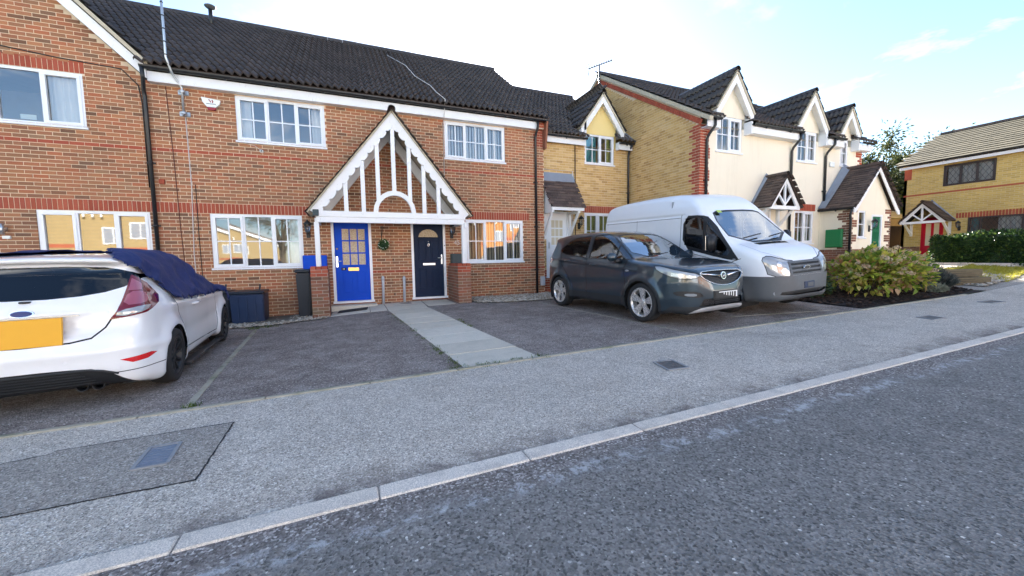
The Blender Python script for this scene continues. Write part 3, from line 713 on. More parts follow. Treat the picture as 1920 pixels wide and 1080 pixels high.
def gutter(house, a, b, mat="black_pvc", r=.058, th=0.):
    """half-round gutter from a to b with brackets"""
    a, b = Vector(a), Vector(b); d = (b-a).normalized(); out = Vector((0,0,1)).cross(d) * -1
    mb = MB(); vs = []; n = 8
    for p in (a, b):
        for k in range(n+1): an = math.pi*k/n; vs.append(p + out*(-math.cos(an)*r) + Vector((0,0,-math.sin(an)*r)))
        for k in range(n, -1, -1): an = math.pi*k/n; vs.append(p + out*(-math.cos(an)*(r-.006)) + Vector((0,0,-math.sin(an)*(r-.006)+.0)))
    m = 2*n+2; mb.add(vs, [(i, (i+1) % m, (i+1) % m+m, i+m) for i in range(m)] + [tuple(range(m)), tuple(range(2*m-1, m-1, -1))], 0, False)
    g = mb.build("gutter", M[mat], house); L = (b-a).length; k = max(1, int(L/.85))
    for i in range(k):
        c = a + d*(L*(i+.5)/k); mb = MB(); vs = []
        for off in (-.018, .018):
            for j in range(n+1): an = math.pi*j/n; vs.append(c + d*off + out*(-math.cos(an)*(r+.007)) + Vector((0,0,-math.sin(an)*(r+.007))))
        mb.add(vs, [(j, j+1, j+n+2, j+n+1) for j in range(n)]); mb.bar(c+Vector((0,0,-r-.03)), c+Vector((0,0,-r)), .03, .03); mb.build("bracket", M[mat], g)
    return g
def board(parent, fr, x0, x1, z0, z1, y0, y1, name="fascia", mat="white_paint"):
    mb = MB(); mb.box(x0, x1, y0, y1, z0, z1, c=.004); return fr.xf(mb).build(name, M[mat], parent)
def lantern(x, y, z, label, th=0., hang=False):
    """wall lantern: back plate, arm, cage with glass, cap"""
    fr = Fr(x, y, th); t_ = thing("wall_lantern", label, "wall lantern", (x, y, z))
    mb = MB(); mb.box(-.045, .045, -.025, 0, -.12, .08, c=.008); fr.xf(mb); mb.v = [(a, b, c+z) for a, b, c in mb.v]; mb.build("back_plate", M["black_plastic"], t_)
    mb = MB(); mb.tube([(0,-.02,-.04), (0,-.09,-.07), (0,-.15,-.02), (0,-.15,.02)], .011, 6); fr.xf(mb); mb.v = [(a, b, c+z) for a, b, c in mb.v]; mb.build("arm", M["black_plastic"], t_)
    mb = MB(); 
    for k in range(6):
        a = k*math.pi/3; mb.bar((.05*math.cos(a), -.15+.05*math.sin(a), .02), (.075*math.cos(a), -.15+.075*math.sin(a), .20), .008, .008)
    mb.lathe([(.0,.0), (.055,.005), (.052,.022)], (0,-.15,0), n=6, smooth=False); fr.xf(mb); mb.v = [(a, b, c+z) for a, b, c in mb.v]; mb.build("cage", M["black_plastic"], t_)
    mb = MB(); mb.lathe([(.046,.022), (.071,.195)], (0,-.15,0), n=6, smooth=False); fr.xf(mb); mb.v = [(a, b, c+z) for a, b, c in mb.v]; mb.build("glass", M["lamp_glass"], t_)
    mb = MB(); mb.lathe([(.09,.195), (.09,.205), (.055,.25), (.02,.275), (.012,.30), (0,.31)], (0,-.15,0), n=12); fr.xf(mb); mb.v = [(a, b, c+z) for a, b, c in mb.v]; mb.build("cap", M["black_plastic"], t_)
    return t_
def text_part(parent, s, size, M4, mat, name="lettering", depth=.002):
    cu = bpy.data.curves.new(name, 'FONT'); cu.body = s; cu.size = size; cu.extrude = depth; cu.align_x = 'CENTER'; cu.align_y = 'CENTER'
    tmp = bpy.data.objects.new("tmp_text", cu); COL.objects.link(tmp)
    dg = bpy.context.evaluated_depsgraph_get(); me = bpy.data.meshes.new_from_object(tmp.evaluated_get(dg)); bpy.data.objects.remove(tmp)
    me.name = name; me.materials.clear(); me.materials.append(mat); me.transform(M4)
    return link(name, me, parent)
# ---------------------------------------------------------------- the brick terrace (A gabled, B with the blue door, C with the navy door)
F0 = Fr(0, 10.6); ZR = 2.388 - 31*.075       # brick courses line up with the underside of the soldier course
K = .72                                        # main roof pitch (rise per run)
def zmain(y): return 5.30 + (y-10.30)*K
sn = math.sqrt(1+K*K); SL = (0, 1/sn, K/sn); RIDGE_Y = 14.88; RLEN = (RIDGE_Y-10.28)*sn
RED = ((3.663, 3.738), (.963, 1.038))
def roof_slab(house, pts, th=.05, mat="timber_dark", name="roof"):
    """roof deck: quad given in world, thickened downwards"""
    n = (Vector(pts[1])-Vector(pts[0])).cross(Vector(pts[2])-Vector(pts[0])).normalized()
    if n.z < 0: n = -n
    k = len(pts); mb = MB(); vs = [Vector(p)-n*.004 for p in pts] + [Vector(p)-n*th for p in pts]
    mb.add(vs, [tuple(range(k)), tuple(range(2*k-1, k-1, -1))] + [(i, (i+1) % k, (i+1) % k+k, i+k) for i in range(k)]); return mb.build(name, M[mat], house)
def shell(house, x0, x1, y1, z1, zb=-.2, yf=10.75, name="rear_wall"):
    """rear and side walls that close the house behind its front"""
    mb = MB(); mb.box(x0, x1, y1-.2, y1, zb, z1).box(x0, x0+.1, yf+1.7, y1-.2, zb, z1).box(x1-.1, x1, yf+1.7, y1-.2, zb, z1); return mb.build(name, M["brick_old"], house)
# --- A
A = thing("terraced_house", "red-brown brick house with white sloping gable board, partly cut off at the left edge", "house", (-6.3, 10.6, 0))
hA = [(-5.53, -3.80, 1.17, 2.388), (-6.50, -4.66, 4.01, 5.05)]
mb = MB(); wall_panel(mb, -8.9, -3.70, -.3, 5.05, hA)
mb.add([(-8.9,0,5.05), (-3.70,0,5.05), (-3.70,0,5.14), (-6.3,0,7.75), (-8.9,0,5.14)], [(0,1,2,3,4)])
wA = F0.xf(mb).build("wall", M["mortar_buff"], A)
# gable: keep the masonry below the verge line
bricks(wA, F0, -8.9, -3.703, -.3, 7.7, hA, "brick_multi", ZR, RED[:1], [(-8.9, -3.703, 2.388), (-6.50, -4.62, 5.05)], keep=lambda x, z: z < 5.10 + 2.6 - abs(x+6.3), cand_ok=lambda x, z: x > -6.6)
wa = window(A, F0, *hA[0], [(1, 1), (1.08, 0), (1, 1)], curtain=[("venetian", 0, 1, "blind_wood")], label="front window with wooden slatted blinds")
wa2 = window(A, F0, *hA[1], [(1, 1), (1.1, 0), (1, 1)], curtain=[("drape", .70, 1, "curtain_white"), ("drape", 0, .1, "curtain_white")])
mb = MB(); mb.box(-5.62, -5.40, .045, .050, 4.10, 4.19); F0.xf(mb).build("paper_notice", M["paper_pale"], wa2)
for sgn, nm in ((1, "bargeboard"), (-1, "bargeboard")):
    P = [(-3.60, 5.06), (-3.60, 5.30), (-6.3, 8.00), (-6.3, 7.72)]; P = [(-6.3+sgn*(x+6.3), z) for x, z in P]
    mb = MB(); mb.prism(P, 10.405, 10.440); mb.build(nm, M["white_paint"], A)
    P = [(-3.54, 5.27), (-3.54, 5.36), (-6.3, 8.12), (-6.3, 8.03)]; P = [(-6.3+sgn*(x+6.3), z) for x, z in P]
    mb = MB(); mb.prism(P, 10.33, 10.60); mb.build("verge", M["verge_cement"], A)
rA = roof_slab(A, [(-3.50, 10.42, 5.28), (-3.50, 15.2, 5.28), (-6.3, 15.2, 8.08), (-6.3, 10.42, 8.08)])
roof_slab(A, [(-9.1, 10.42, 5.28), (-9.1, 15.2, 5.28), (-6.3, 15.2, 8.08), (-6.3, 10.42, 8.08)], name="roof_slope")
tile_roof(rA, (-3.50, 10.44, 5.31), (0, 1, 0), (-1, 0, 1), 4.7, 3.9, nind=0, clip=lambda p: p.z > zmain(p.y)+.02)
ridge(rA, (-6.3, 10.4, 8.12), (-6.3, 14.6, 8.12))
shell(A, -8.9, -3.72, 18.8, 5.2)
pipe(A, [(-3.62, 10.28, 5.22), (-3.62, 10.30, 5.02), (-3.70, 10.52, 4.86), (-3.70, 10.545, 4.7), (-3.70, 10.545, .02)], r=.036)
# --- B and C share the look
def terrace(name, label, x0, x1, holes, soldiers, zb, loc):
    h = thing("terraced_house", label, "house", loc); mb = MB(); wall_panel(mb, x0, x1, zb, 5.06, holes); w = F0.xf(mb).build("wall", M["mortar_buff"], h); return h, w
XB = 1.07
hB = [(-2.77, -.97, 1.17, 2.388), (-2.155, -.365, 4.01, 5.00), (-.36, .575, .265, 2.35)]
B, wB = terrace("terraced_house", "red-brown brick terraced house with the bright blue front door", -3.70, XB, hB, None, -.3, (-1.3, 10.6, 0))
bricks(wB, F0, -3.697, XB, -.3, 5.05, hB, "brick_multi", ZR, RED[:1], [(-3.697, -.80, 2.388)], cand_ok=lambda x, z: x < -.8 or z > 4, redfn=lambda x, z: x > .575 and .963 < z < 1.038)
hC = [(3.06, 4.82, 1.19, 2.388), (2.54, 4.285, 4.01, 5.00), (1.56, 2.485, .265, 2.35)]
C, wC = terrace("terraced_house", "red-brown brick terraced house with the dark navy front door", XB, 5.53, hC, None, -.3, (3.3, 10.6, 0))
bricks(wC, F0, XB, 5.53, -.3, 5.05, hC, "brick_multi", ZR, RED[:1], [(2.95, 5.02, 2.388)], cand_ok=lambda x, z: x > 2.9, redfn=lambda x, z: (x > 5.27 and (4.55 < z or 2.39 < z < 2.62)) or (.963 < z < 1.038 and (x > 3.6 or x < 1.5)))
# quoin bricks at C's far end up to the eaves
mb = MB(); mb.box(5.31, 5.52, 10.50, 10.62, 5.06, 5.24); ec = mb.build("eaves_corner", M["mortar_buff"], C); bricks(ec, Fr(0, 10.497), 5.30, 5.53, 5.06, 5.24, [], "brick_red", ZR, nind=0)
window(B, F0, *hB[0], [(1, 1), (.95, 0), (1, 1)], bars=(1, 1), curtain=[("drape", .86, 1, "curtain_white")], label="ground-floor window mirroring the sunlit houses opposite")
window(B, F0, *hB[1], [(1, 1), (.95, 0), (1, 1)], bars=(1, 1), curtain=[("drape", .0, .13, "curtain_white"), ("drape", .86, 1, "curtain_white")])
window(C, F0, *hC[0], [(1, 1), (1.05, 0), (1, 1)], bars=(1, 1), curtain=[("vertical", 0, 1, "curtain_cream")])
window(C, F0, *hC[1], [(1, 1), (1.05, 0), (1, 1)], bars=(1, 1), curtain=[("vertical", 0, 1, "curtain_white")])
for h, xa, xb in ((B, -3.60, XB), (C, XB, 5.30)):
    board(h, F0, xa, xb, 5.02, 5.22, -.165, -.135, "fascia"); board(h, F0, xa, xb, 5.02, 5.04, -.134, -.002, "soffit")
    g_ = gutter(h, (xa-(.08 if h is B else 0), 10.36, 5.285), (xb+(.28 if h is C else 0), 10.36, 5.285))
vall = lambda p: p.x > -3.56 - (p.y-10.30)*K
roB = roof_slab(B, [(-3.55, 10.30, 5.30), (XB, 10.30, 5.30), (XB, RIDGE_Y, zmain(RIDGE_Y)), (-8.0, RIDGE_Y, zmain(RIDGE_Y)), (-6.9, 14.9, 8.5)][:4])
tile_roof(roB, (XB-.30*32, 10.28, zmain(10.28)+.012), (1, 0, 0), SL, .30*32, RLEN, clip=vall, nind=300)
roC = roof_slab(C, [(XB, 10.30, 5.30), (5.58, 10.30, 5.30), (5.58, RIDGE_Y, zmain(RIDGE_Y)), (XB, RIDGE_Y, zmain(RIDGE_Y))])
tile_roof(roC, (XB, 10.28, zmain(10.28)+.012), (1, 0, 0), SL, .30*15+.05, RLEN, nind=300)
for h, a, b in ((roB, -8.0, XB), (roC, XB, 5.60)): ridge(h, (a, RIDGE_Y, zmain(RIDGE_Y)+.02), (b, RIDGE_Y, zmain(RIDGE_Y)+.02))
for h, a, b in ((B, -8.0, XB), (C, XB, 5.58)):
    roof_slab(h, [(a, RIDGE_Y, zmain(RIDGE_Y)), (b, RIDGE_Y, zmain(RIDGE_Y)), (b, 19.4, 5.3), (a, 19.4, 5.3)], name="rear_roof", mat="tile_dark")
    shell(h, max(a, -3.7), b-.05, 19.2, 5.2)
mb = MB(); mb.prism([(10.45, 4.5), (10.32, 5.27), (RIDGE_Y, zmain(RIDGE_Y)-.04), (19.2, 5.27), (19.2, 4.5)], 5.50, 5.56, axis='x'); mb.build("gable_wall", M["brick_old"], C)
pipe(C, [(5.24, 10.37, 5.22), (5.24, 10.37, 5.06), (5.24, 10.50, 4.92), (5.24, 10.54, 4.8), (5.24, 10.54, .16)], r=.036)
# doors
def door_leaf(house, x0, x1, z0, z1, mat, kind, fmat="white_upvc", fr=F0, fw=.065, sillm="white_upvc"):
    mb = MB(); mb.box(x0, x0+fw, .0, .09, z0, z1).box(x1-fw, x1, .0, .09, z0, z1).box(x0+fw, x1-fw, .0, .09, z1-fw, z1).box(x0-.02, x1+.02, -.05, .06, z0-.03, z0+.02)
    fr.xf(mb).build("door_frame", M[fmat], house)
    a, b, c, d = x0+fw+.004, x1-fw-.004, z0+.024, z1-fw-.004; mb = MB(); W_, H_ = b-a, d-c
    mb.box(a, b, .035, .08, c, d); D = fr.xf(mb).build("door", M[mat], house)
    def rel(u0, u1, v0, v1, y0, y1, m, nm, cham=.006): mb = MB(); mb.box(a+W_*u0, a+W_*u1, y0, y1, c+H_*v0, c+H_*v1, c=cham); return fr.xf(mb).build(nm, M[m], D)
    def moulding(u0, u1, v0, v1):
        mb = MB(); X0, X1, Z0, Z1 = a+W_*u0, a+W_*u1, c+H_*v0, c+H_*v1; t = .022
        mb.box(X0, X1, .026, .036, Z0, Z0+t, c=.006).box(X0, X1, .026, .036, Z1-t, Z1, c=.006).box(X0, X0+t, .026, .036, Z0+t, Z1-t, c=.006).box(X1-t, X1, .026, .036, Z0+t, Z1-t, c=.006)
        mb.box(X0+.045, X1-.045, .028, .036, Z0+.045, Z1-.045, c=.007); fr.xf(mb).build("panel", M[mat], D)
    if kind == "blue":
        for i in range(3):
            for j in range(3): rel(.215+i*.235, .215+(i+1)*.235-.03, .455+j*.155, .455+(j+1)*.155-.018, .030, .036, "glass_pattern", "pane", 0)
        mb = MB(); X0, X1, Z0, Z1 = a+W_*.165, a+W_*.935, c+H_*.43, c+H_*.935
        for q in range(4):
            x = a+W_*(.20+q*.235); mb.box(x-.014, x+.014, .022, .036, Z0+.02, Z1-.02)
            z = c+H_*(.446+q*.155); mb.box(X0, X1, .0225, .036, z-.012, z+.012)
        fr.xf(mb).build("glazing_bar", M[mat], D)
        for u in (.20, .59): moulding(u, u+.29, .095, .37)
        rel(.36, .68, .375, .42, .022, .036, "brass", "letter_plate"); rel(.16, .30, .385, .420, .026, .036, "dark_void", "number_plate")
        text_part(D, "43", .05, Matrix.Translation(Vector((a+W_*.23, 10.622, c+H_*.4025)) - wloc(D)) @ Matrix.Rotation(R(90), 4, 'X'), M["alarm_white"])
        mb = MB(); mb.tube([(a+.04, -.02, c+H_*.50), (a+.15, -.02, c+H_*.50)], .011, 8).tube([(a+.04, .036, c+H_*.50), (a+.04, -.02, c+H_*.50)], .011, 8); mb.box(a+.02, a+.06, .024, .036, c+H_*.43, c+H_*.56); fr.xf(mb).build("handle", M["chrome"], D)
        mb = MB(); mb.lathe([(.0,-.014), (.022,-.012), (.024,.0)], (a+.05, .034, c+H_*.655), axis='y', n=14); fr.xf(mb).build("lock", M["brass"], D)
        mb = MB(); mb.box(x0+.012, x0+.06, -.03, 0, z0+H_*.43, z0+H_*.60, c=.006).box(x0+.008, x0+.066, -.05, 0, z0+H_*.60, z0+H_*.64, c=.006); fr.xf(mb).build("doorbell", M["alarm_white"], house)
    elif kind == "navy":
        mb = MB(); n = 16; rX, rZ = W_*.345, H_*.115; cx_, cz_ = a+W_*.5, c+H_*.80
        pts = [(cx_+rX*math.cos(math.pi*k/n), cz_+rZ*math.sin(math.pi*k/n)) for k in range(n+1)]; mb.prism(pts, .030, .036); fr.xf(mb).build("fanlight", M["glass_pattern"], D)
        mb = MB(); q = [(p[0], .026, p[1]) for p in pts]; mb.tube(q+[q[0]], .012, 6); fr.xf(mb).build("fanlight_frame", M[mat], D)
        for u in (.13, .57):
            moulding(u, u+.30, .49, .765); moulding(u, u+.30, .10, .385)
        rel(.29, .72, .425, .458, .018, .036, "satin_metal", "letter_plate", .01)
        mb = MB(); mb.tube([(cx_+.02*math.sin(t*.7), .02, c+H_*.70+.035*math.cos(t*.7)*1.3) for t in range(10)], .007, 6); mb.lathe([(.0,-.02), (.016,-.015), (.018,.0)], (cx_, .034, c+H_*.745), axis='y', n=12); fr.xf(mb).build("knocker", M["chrome"], D)
        mb = MB(); mb.tube([(b-.045, -.02, c+H_*.525), (b-.16, -.02, c+H_*.525)], .011, 8).tube([(b-.045, .036, c+H_*.525), (b-.045, -.02, c+H_*.525)], .011, 8); mb.box(b-.063, b-.027, .024, .036, c+H_*.44, c+H_*.57); fr.xf(mb).build("handle", M["satin_metal"], D)
        mb = MB(); mb.lathe([(0,-.012), (.014,-.010), (.016,0)], (x1-.03, 0, c+H_*.69), axis='y', n=10); fr.xf(mb).build("doorbell", M["badge_dark"], house)
    elif kind == "grid":
        for i in range(3):
            for j in range(3): rel(.20+i*.215, .20+(i+1)*.215-.045, .50+j*.135, .50+(j+1)*.135-.02, .030, .0345, "curtain_cream", "pane", 0)
        for u in (.18, .55): moulding(u, u+.28, .1, .42)
        mb = MB(); mb.box(a+.03, a+.06, .0, .036, c+H_*.44, c+H_*.54, c=.005); fr.xf(mb).build("handle", M["satin_metal"], D)
    elif kind == "red":
        for u in (.15, .58): rel(u, u+.27, .35, .88, .030, .036, "curtain_cream", "pane", 0)
        rel(.36, .64, .22, .25, .024, .036, "brass", "letter_plate")
    elif kind == "green":
        for u in (.16, .42, .68):
            for v in (.10, .37, .64): moulding(u, u+.2, v, v+.24)
        rel(.34, .66, .30, .325, .024, .036, "brass", "letter_plate")
    return D
door_leaf(B, *hB[2], "door_blue", "blue"); door_leaf(C, *hC[2], "door_navy", "navy")
for h, d in ((B, hB[2]), (C, hC[2])):
    mb = MB(); mb.box(d[0]-.02, d[1]+.02, 10.55, 10.7, -.1, d[2]-.03); mb.build("threshold", M["brick_old"], h)
    mb = MB(); mb.box(d[0], d[1], 10.66, 10.68, d[2], d[3]); mb.build("hall_wall", M["dark_void"], h)
mb = MB(); mb.box(-.43, .64, 10.30, 10.56, -.05, .20, c=.012); mb.build("doorstep", M["slab"], B)
# --- small things fixed to the terrace front
def num(s, x, z, size, y, mat, label):
    t_ = thing("house_number", label, "house number", (x, y, z)); text_part(t_, s, size, Matrix.Rotation(R(90), 4, 'X'), M[mat], "numerals", .006); return t_
num("45", 2.80, 1.74, .17, 10.585, "cable_white", "pale raised house number on the brick beside the navy door")
al = thing("alarm_box", "white burglar alarm box with a dark red base, high on the brick wall", "alarm box", (-2.58, 10.6, 4.75))
mb = MB(); mb.prism([(-2.75, 4.86), (-2.41, 4.82), (-2.43, 4.74), (-2.50, 4.665), (-2.66, 4.665), (-2.73, 4.76)], 10.53, 10.597); mb.build("case", M["alarm_white"], al)
mb = MB(); mb.prism([(-2.665, 4.662), (-2.50, 4.662), (-2.52, 4.61), (-2.645, 4.61)], 10.545, 10.597); mb.build("lens", M["alarm_red"], al)
def onwall(x, y, z): return Matrix.Translation(Vector((x, y, z))) @ Matrix.Rotation(R(90), 4, 'X')
mb = MB()
for k, (px, pz) in enumerate([(-2.61, .035), (-2.595, .015), (-2.585, -.005), (-2.555, .03), (-2.545, .01), (-2.55, -.01)]): mb.box(px-.010, px+.010, 10.527, 10.531, 4.775+pz-.011, 4.775+pz+.011)
mb.build("emblem", M["alarm_red"], al); mb = MB()
for k in range(9): mb.box(-2.66+k*.019, -2.648+k*.019, 10.527, 10.531, 4.722, 4.738)
mb.build("lettering", M["badge_dark"], al)
cc_ = thing("security_camera", "small white security camera below the upper window left of the canopy", "camera", (-1.70, 10.6, 3.81))
mb = MB(); mb.lathe([(.0,-.07), (.034,-.065), (.036,-.02), (.03,0)], (-1.70, 10.595, 3.81), axis='y', n=16); mb.build("body", M["alarm_white"], cc_)
mb = MB(); mb.lathe([(0,-.074), (.016,-.073), (.017,-.066)], (-1.70, 10.595, 3.815), axis='y', n=14); mb.build("lens", M["dark_void"], cc_)
mb = MB(); mb.tube([(-1.72, 10.585, 3.84), (-1.83, 10.588, 3.93), (-1.97, 10.588, 3.96), (-2.12, 10.588, 4.0)], .005, 5); mb.build("cable", M["cable_white"], cc_)
# wall cables
def cable(pts, r, mat, label, name="wall_cable"): mb = MB(); mb.tube(pts, r, 6); return tag(mb.build(name, M[mat]), label, "cable")
cable([(-3.36, 10.588, 5.0), (-3.32, 10.588, 3.5), (-3.30, 10.588, 2.0), (-3.24, 10.588, .1)], .007, "cable_brown", "thin red-brown cable running down the brick by the aerial pole")
cable([(-2.98, 10.588, 3.0), (-2.99, 10.588, 1.8), (-2.97, 10.588, .1)], .007, "cable_black", "short black cable on the brick left of the ground-floor window")
cable([(-6.55, 10.588, 6.0), (-6.5, 10.588, 5.55), (-6.3, 10.588, 5.44), (-5.0, 10.588, 5.30), (-4.05, 10.588, 5.24), (-3.80, 10.58, 4.95), (-3.765, 10.585, 4.6), (-3.765, 10.585, 2.9)], .011, "cable_black", "black cable looping under the gable down beside the drainpipe")
mb = MB(); mb.box(-3.60, -3.50, 10.56, 10.595, 2.98, 3.08, c=.008); tag(mb.build("junction_box", M["brick_red"]), "small pinkish junction box beside the drainpipe", "junction box")
cable([(1.50, 13.9, zmain(13.9)+.135), (1.95, 13.0, zmain(13.0)+.135), (2.05, 12.0, zmain(12.0)+.135), (2.35, 11.3, zmain(11.3)+.135), (2.40, 10.8, zmain(10.8)+.135), (2.52, 10.31, zmain(10.31)+.135), (2.50, 10.42, 5.0), (2.51, 10.588, 4.9), (2.505, 10.588, 2.7)], .010, "cable_white", "pale cable trailing down the roof tiles and the wall by the upper window", "roof_cable")
# aerial pole B
ae = thing("tv_aerial", "tall galvanised aerial pole bracketed to the brick and rising past the eaves", "aerial", (-3.06, 10.6, 4.47))
mb = MB(); mb.tube([(-3.06, 10.50, 4.40), (-3.06, 10.50, 4.98), (-3.16, 10.34, 5.20), (-3.20, 10.22, 5.45), (-3.20, 10.22, 7.6)], .022, 10); mb.build("pole", M["galvanised"], ae)
for z in (4.91, 4.47):
    mb = MB(); mb.box(-3.16, -2.97, 10.575, 10.60, z-.05, z+.05, c=.01).box(-3.09, -3.03, 10.47, 10.578, z-.02, z+.02); mb.tube([(-3.105, 10.50, z), (-3.015, 10.50, z)], .035, 8); mb.build("bracket", M["galvanised"], ae)
mb = MB(); mb.tube([(-3.20, 10.22, 7.55), (-3.20, 10.22, 7.72)], .035, 8).tube([(-3.55, 10.2, 7.6), (-2.7, 10.25, 7.62)], .012, 6)
for k in range(6): mb.tube([(-3.5+k*.14, 10.2, 7.36), (-3.5+k*.14, 10.22, 7.84)], .006, 5)
mb.build("antenna", M["galvanised"], ae)
mb = MB(); mb.tube([(-3.06, 10.585, 4.42), (-3.05, 10.588, 3.0), (-3.10, 10.588, 1.5), (-3.08, 10.588, .1)], .009, 6); mb.build("cable", M["cable_white"], ae)
for z in (5.5, 5.75, 6.0, 6.25, 6.5): mb = MB(); mb.tube([(-3.20, 10.22, z-.01), (-3.20, 10.22, z+.01)], .027, 8); mb.build("cable_tie", M["black_plastic"], ae)
vp = thing("soil_vent", "black capped vent pipe on the roof slope beside the aerial pole", "vent pipe", (-3.35, 14.3, zmain(14.3)))
mb = MB(); mb.tube([(-3.35, 14.3, zmain(14.3)-.1), (-3.35, 14.3, zmain(14.3)+.5)], .055, 12); mb.build("pipe", M["black_pvc"], vp)
mb = MB(); mb.lathe([(.06,.45), (.13,.50), (.15,.53), (.12,.55), (0,.56)], (-3.35, 14.3, zmain(14.3)), n=14); mb.build("cowl", M["grey_plastic"], vp)
hk = thing("basket_bracket", "wrought black hanging bracket on the brick between the two doors", "bracket", (.82, 10.6, 2.02))
mb = MB(); mb.bar((.82, 10.59, 2.16), (.82, 10.59, 1.80), .014, .012, up=(0,1,0)); mb.build("bar", M["black_plastic"], hk)
mb = MB(); mb.tube([(.82, 10.585, 2.12), (.84, 10.48, 2.15), (.85, 10.36, 2.13), (.86, 10.33, 2.08)], .008, 6).tube([(.82, 10.585, 1.84), (.83, 10.52, 1.95), (.845, 10.42, 2.10)], .007, 6); mb.build("arm", M["black_plastic"], hk)
wr = thing("topiary_ball", "small green leafy ball hanging on the brick between the doors", "topiary ball", (.86, 10.5, 1.69))
mb = MB(); mb.sphere((.86, 10.50, 1.69), .10, sub=2); mb.build("core", M["leaf_dark"], wr)
mb = MB()
for k in range(420):
    d = Vector((random.gauss(0,1), random.gauss(0,1), random.gauss(0,1))).normalized(); c = Vector((.86, 10.50, 1.69)) + d*random.uniform(.10, .145); u_ = d.cross(Vector((random.random(), random.random(), .3))).normalized(); v_ = (d+u_*.5).normalized()
    mb.add([c-u_*.012, c+v_*.02, c+u_*.012, c-v_*.02], [(0,1,2,3)])
mb.build("leaves", M["leaf_topiary"], wr, kind="stuff")
mb = MB()
for k in range(14): d = Vector((random.gauss(0,1), -abs(random.gauss(0,1)), random.gauss(0,1))).normalized(); mb.sphere(Vector((.86,10.50,1.69))+d*.14, .012, sub=1)
mb.build("white_flowers", M["alarm_white"], wr, kind="stuff")
for x, top, lb in ((.81, .87, "grey plastic cable duct on the brick nearer the blue door"), (1.34, .85, "grey plastic cable duct on the brick nearer the navy door")):
    du = thing("cable_duct", lb, "cable duct", (x, 10.56, .2)); mb = MB(); mb.tube([(x-.01, 10.555, .05), (x, 10.555, .62), (x, 10.555, top)], .034, 10); mb.build("pipe", M["grey_pvc"], du)
    mb = MB(); mb.tube([(x, 10.555, top-.10), (x, 10.555, top-.03)], .040, 10).lathe([(.036,-.03), (.02,.015), (0,.02)], (x, 10.555, top), n=10); mb.build("cap", M["grey_pvc"], du)
def meterbox(x0, x1, z0, z1, y, mat, label):
    t_ = thing("meter_box", label, "meter box", ((x0+x1)/2, y, z0)); mb = MB(); mb.box(x0, x1, y-.16, y-.02, z0, z1, c=.012); mb.build("case", M[mat], t_)
    mb = MB(); mb.box(x0+.03, x1-.03, y-.172, y-.158, z0+.03, z1-.03, c=.006); mb.build("lid", M[mat], t_); return t_
meterbox(-.99, -.47, .83, 1.44, 10.6, "door_blue", "bright blue meter box on the wall left of the blue door")
meterbox(2.60, 2.96, 1.14, 1.44, 10.6, "teal_dark", "dark teal box on the wall right of the navy door")
mb = MB(); mb.box(5.36, 5.50, 10.50, 10.597, .45, .72, c=.01); tag(mb.build("gas_meter_box", M["grey_pvc"]), "small grey utility box at the foot of the wall by the downpipe", "utility box")
lantern(-.85, 10.6, 1.98, "black lantern on the wall left of the blue door, beside the white post")
lantern(2.66, 10.6, 1.98, "black lantern on the wall right of the navy door, beside the white post")
sp = thing("wall_spotlight", "small steel up-down light on the wall at the left edge", "wall light", (-5.97, 10.6, 2.0))
mb = MB(); mb.tube([(-5.97, 10.50, 1.90), (-5.97, 10.50, 2.10)], .035, 12).box(-6.0, -5.94, 10.53, 10.598, 1.96, 2.04); mb.build("body", M["satin_metal"], sp)
mb = MB(); mb.box(-6.01, -5.90, 10.56, 10.598, 1.82, 1.88, c=.005); mb.build("sensor", M["alarm_white"], sp)
mt = thing("door_mat", "dark doormat lying in front of the blue door", "doormat", (.1, 10.0, .03)); mb = MB(); q_ = [(-.28, 9.80), (.36, 9.72), (.40, 10.1), (-.24, 10.18)]
mb.add([(a, b, gz(a, b)+.010) for a, b in q_]+[(a, b, gz(a, b)+.026) for a, b in q_], [(4,5,6,7),(0,1,5,4),(1,2,6,5),(2,3,7,6),(3,0,4,7)]); mb.build("mat", M["coir_mat"], mt)
# --- the shared canopy
cn = thing("porch_canopy", "white timber gabled canopy with scalloped bargeboards over both front doors", "canopy", (1.07, 9.55, 0))
cm_, capx, capz, cW = 1.27, 1.07, 4.70, 1.80; q_ = math.sqrt(1+cm_*cm_)
def barge(sgn, y0, y1, width, scal, mat, name, off=0.):
    L = cW*q_; n = 10; top = [(0, 0)]; pts = []
    # along the rafter: s from 0 (apex) to L; lower edge scalloped
    low = []
    if scal:
        m = 13; lob = L/m
        for k in range(m):
            for j in range(7): t = -1+2*j/6; low.append(((k+.5+t*.5)*lob, width-.055+.055*math.sqrt(max(0, 1-t*t))))
    else: low = [(0, width), (L, width)]
    def P(s_, w_):  # w measured perpendicular, downwards
        x = s_/q_ - w_*cm_/q_*1.0; z = -s_*cm_/q_ - w_/q_; return x, z
    poly = [P(0, off), P(L, off)] + [P(s_, w_+off) for s_, w_ in reversed(low)]
    poly = [(capx+sgn*max(x, 0.0), capz+(z if x >= 0 else z + (-x)*cm_*-1.0)) for x, z in poly]
    mb = MB(); mb.prism(poly, y0, y1); return mb.build(name, M[mat], cn)
for sg in (1, -1):
    barge(sg, 9.53, 9.565, .225, True, "white_paint", "bargeboard")
    barge(sg, 10.50, 10.595, .20, False, "white_paint", "wall_rafter", .05)
for k, x in enumerate((.02, .385, .715, 1.07, 1.425, 1.755, 2.10)):
    zt = capz - abs(x-capx)*cm_ - .30; zb = 2.40
    if abs(x-capx) < .42: zb = 2.46 + math.sqrt(max(.0, .42**2-(x-capx)**2))
    mb = MB(); mb.box(x-.045, x+.045, 9.545, 9.615, zb, zt, c=.004); mb.build("strut", M["white_paint"], cn)
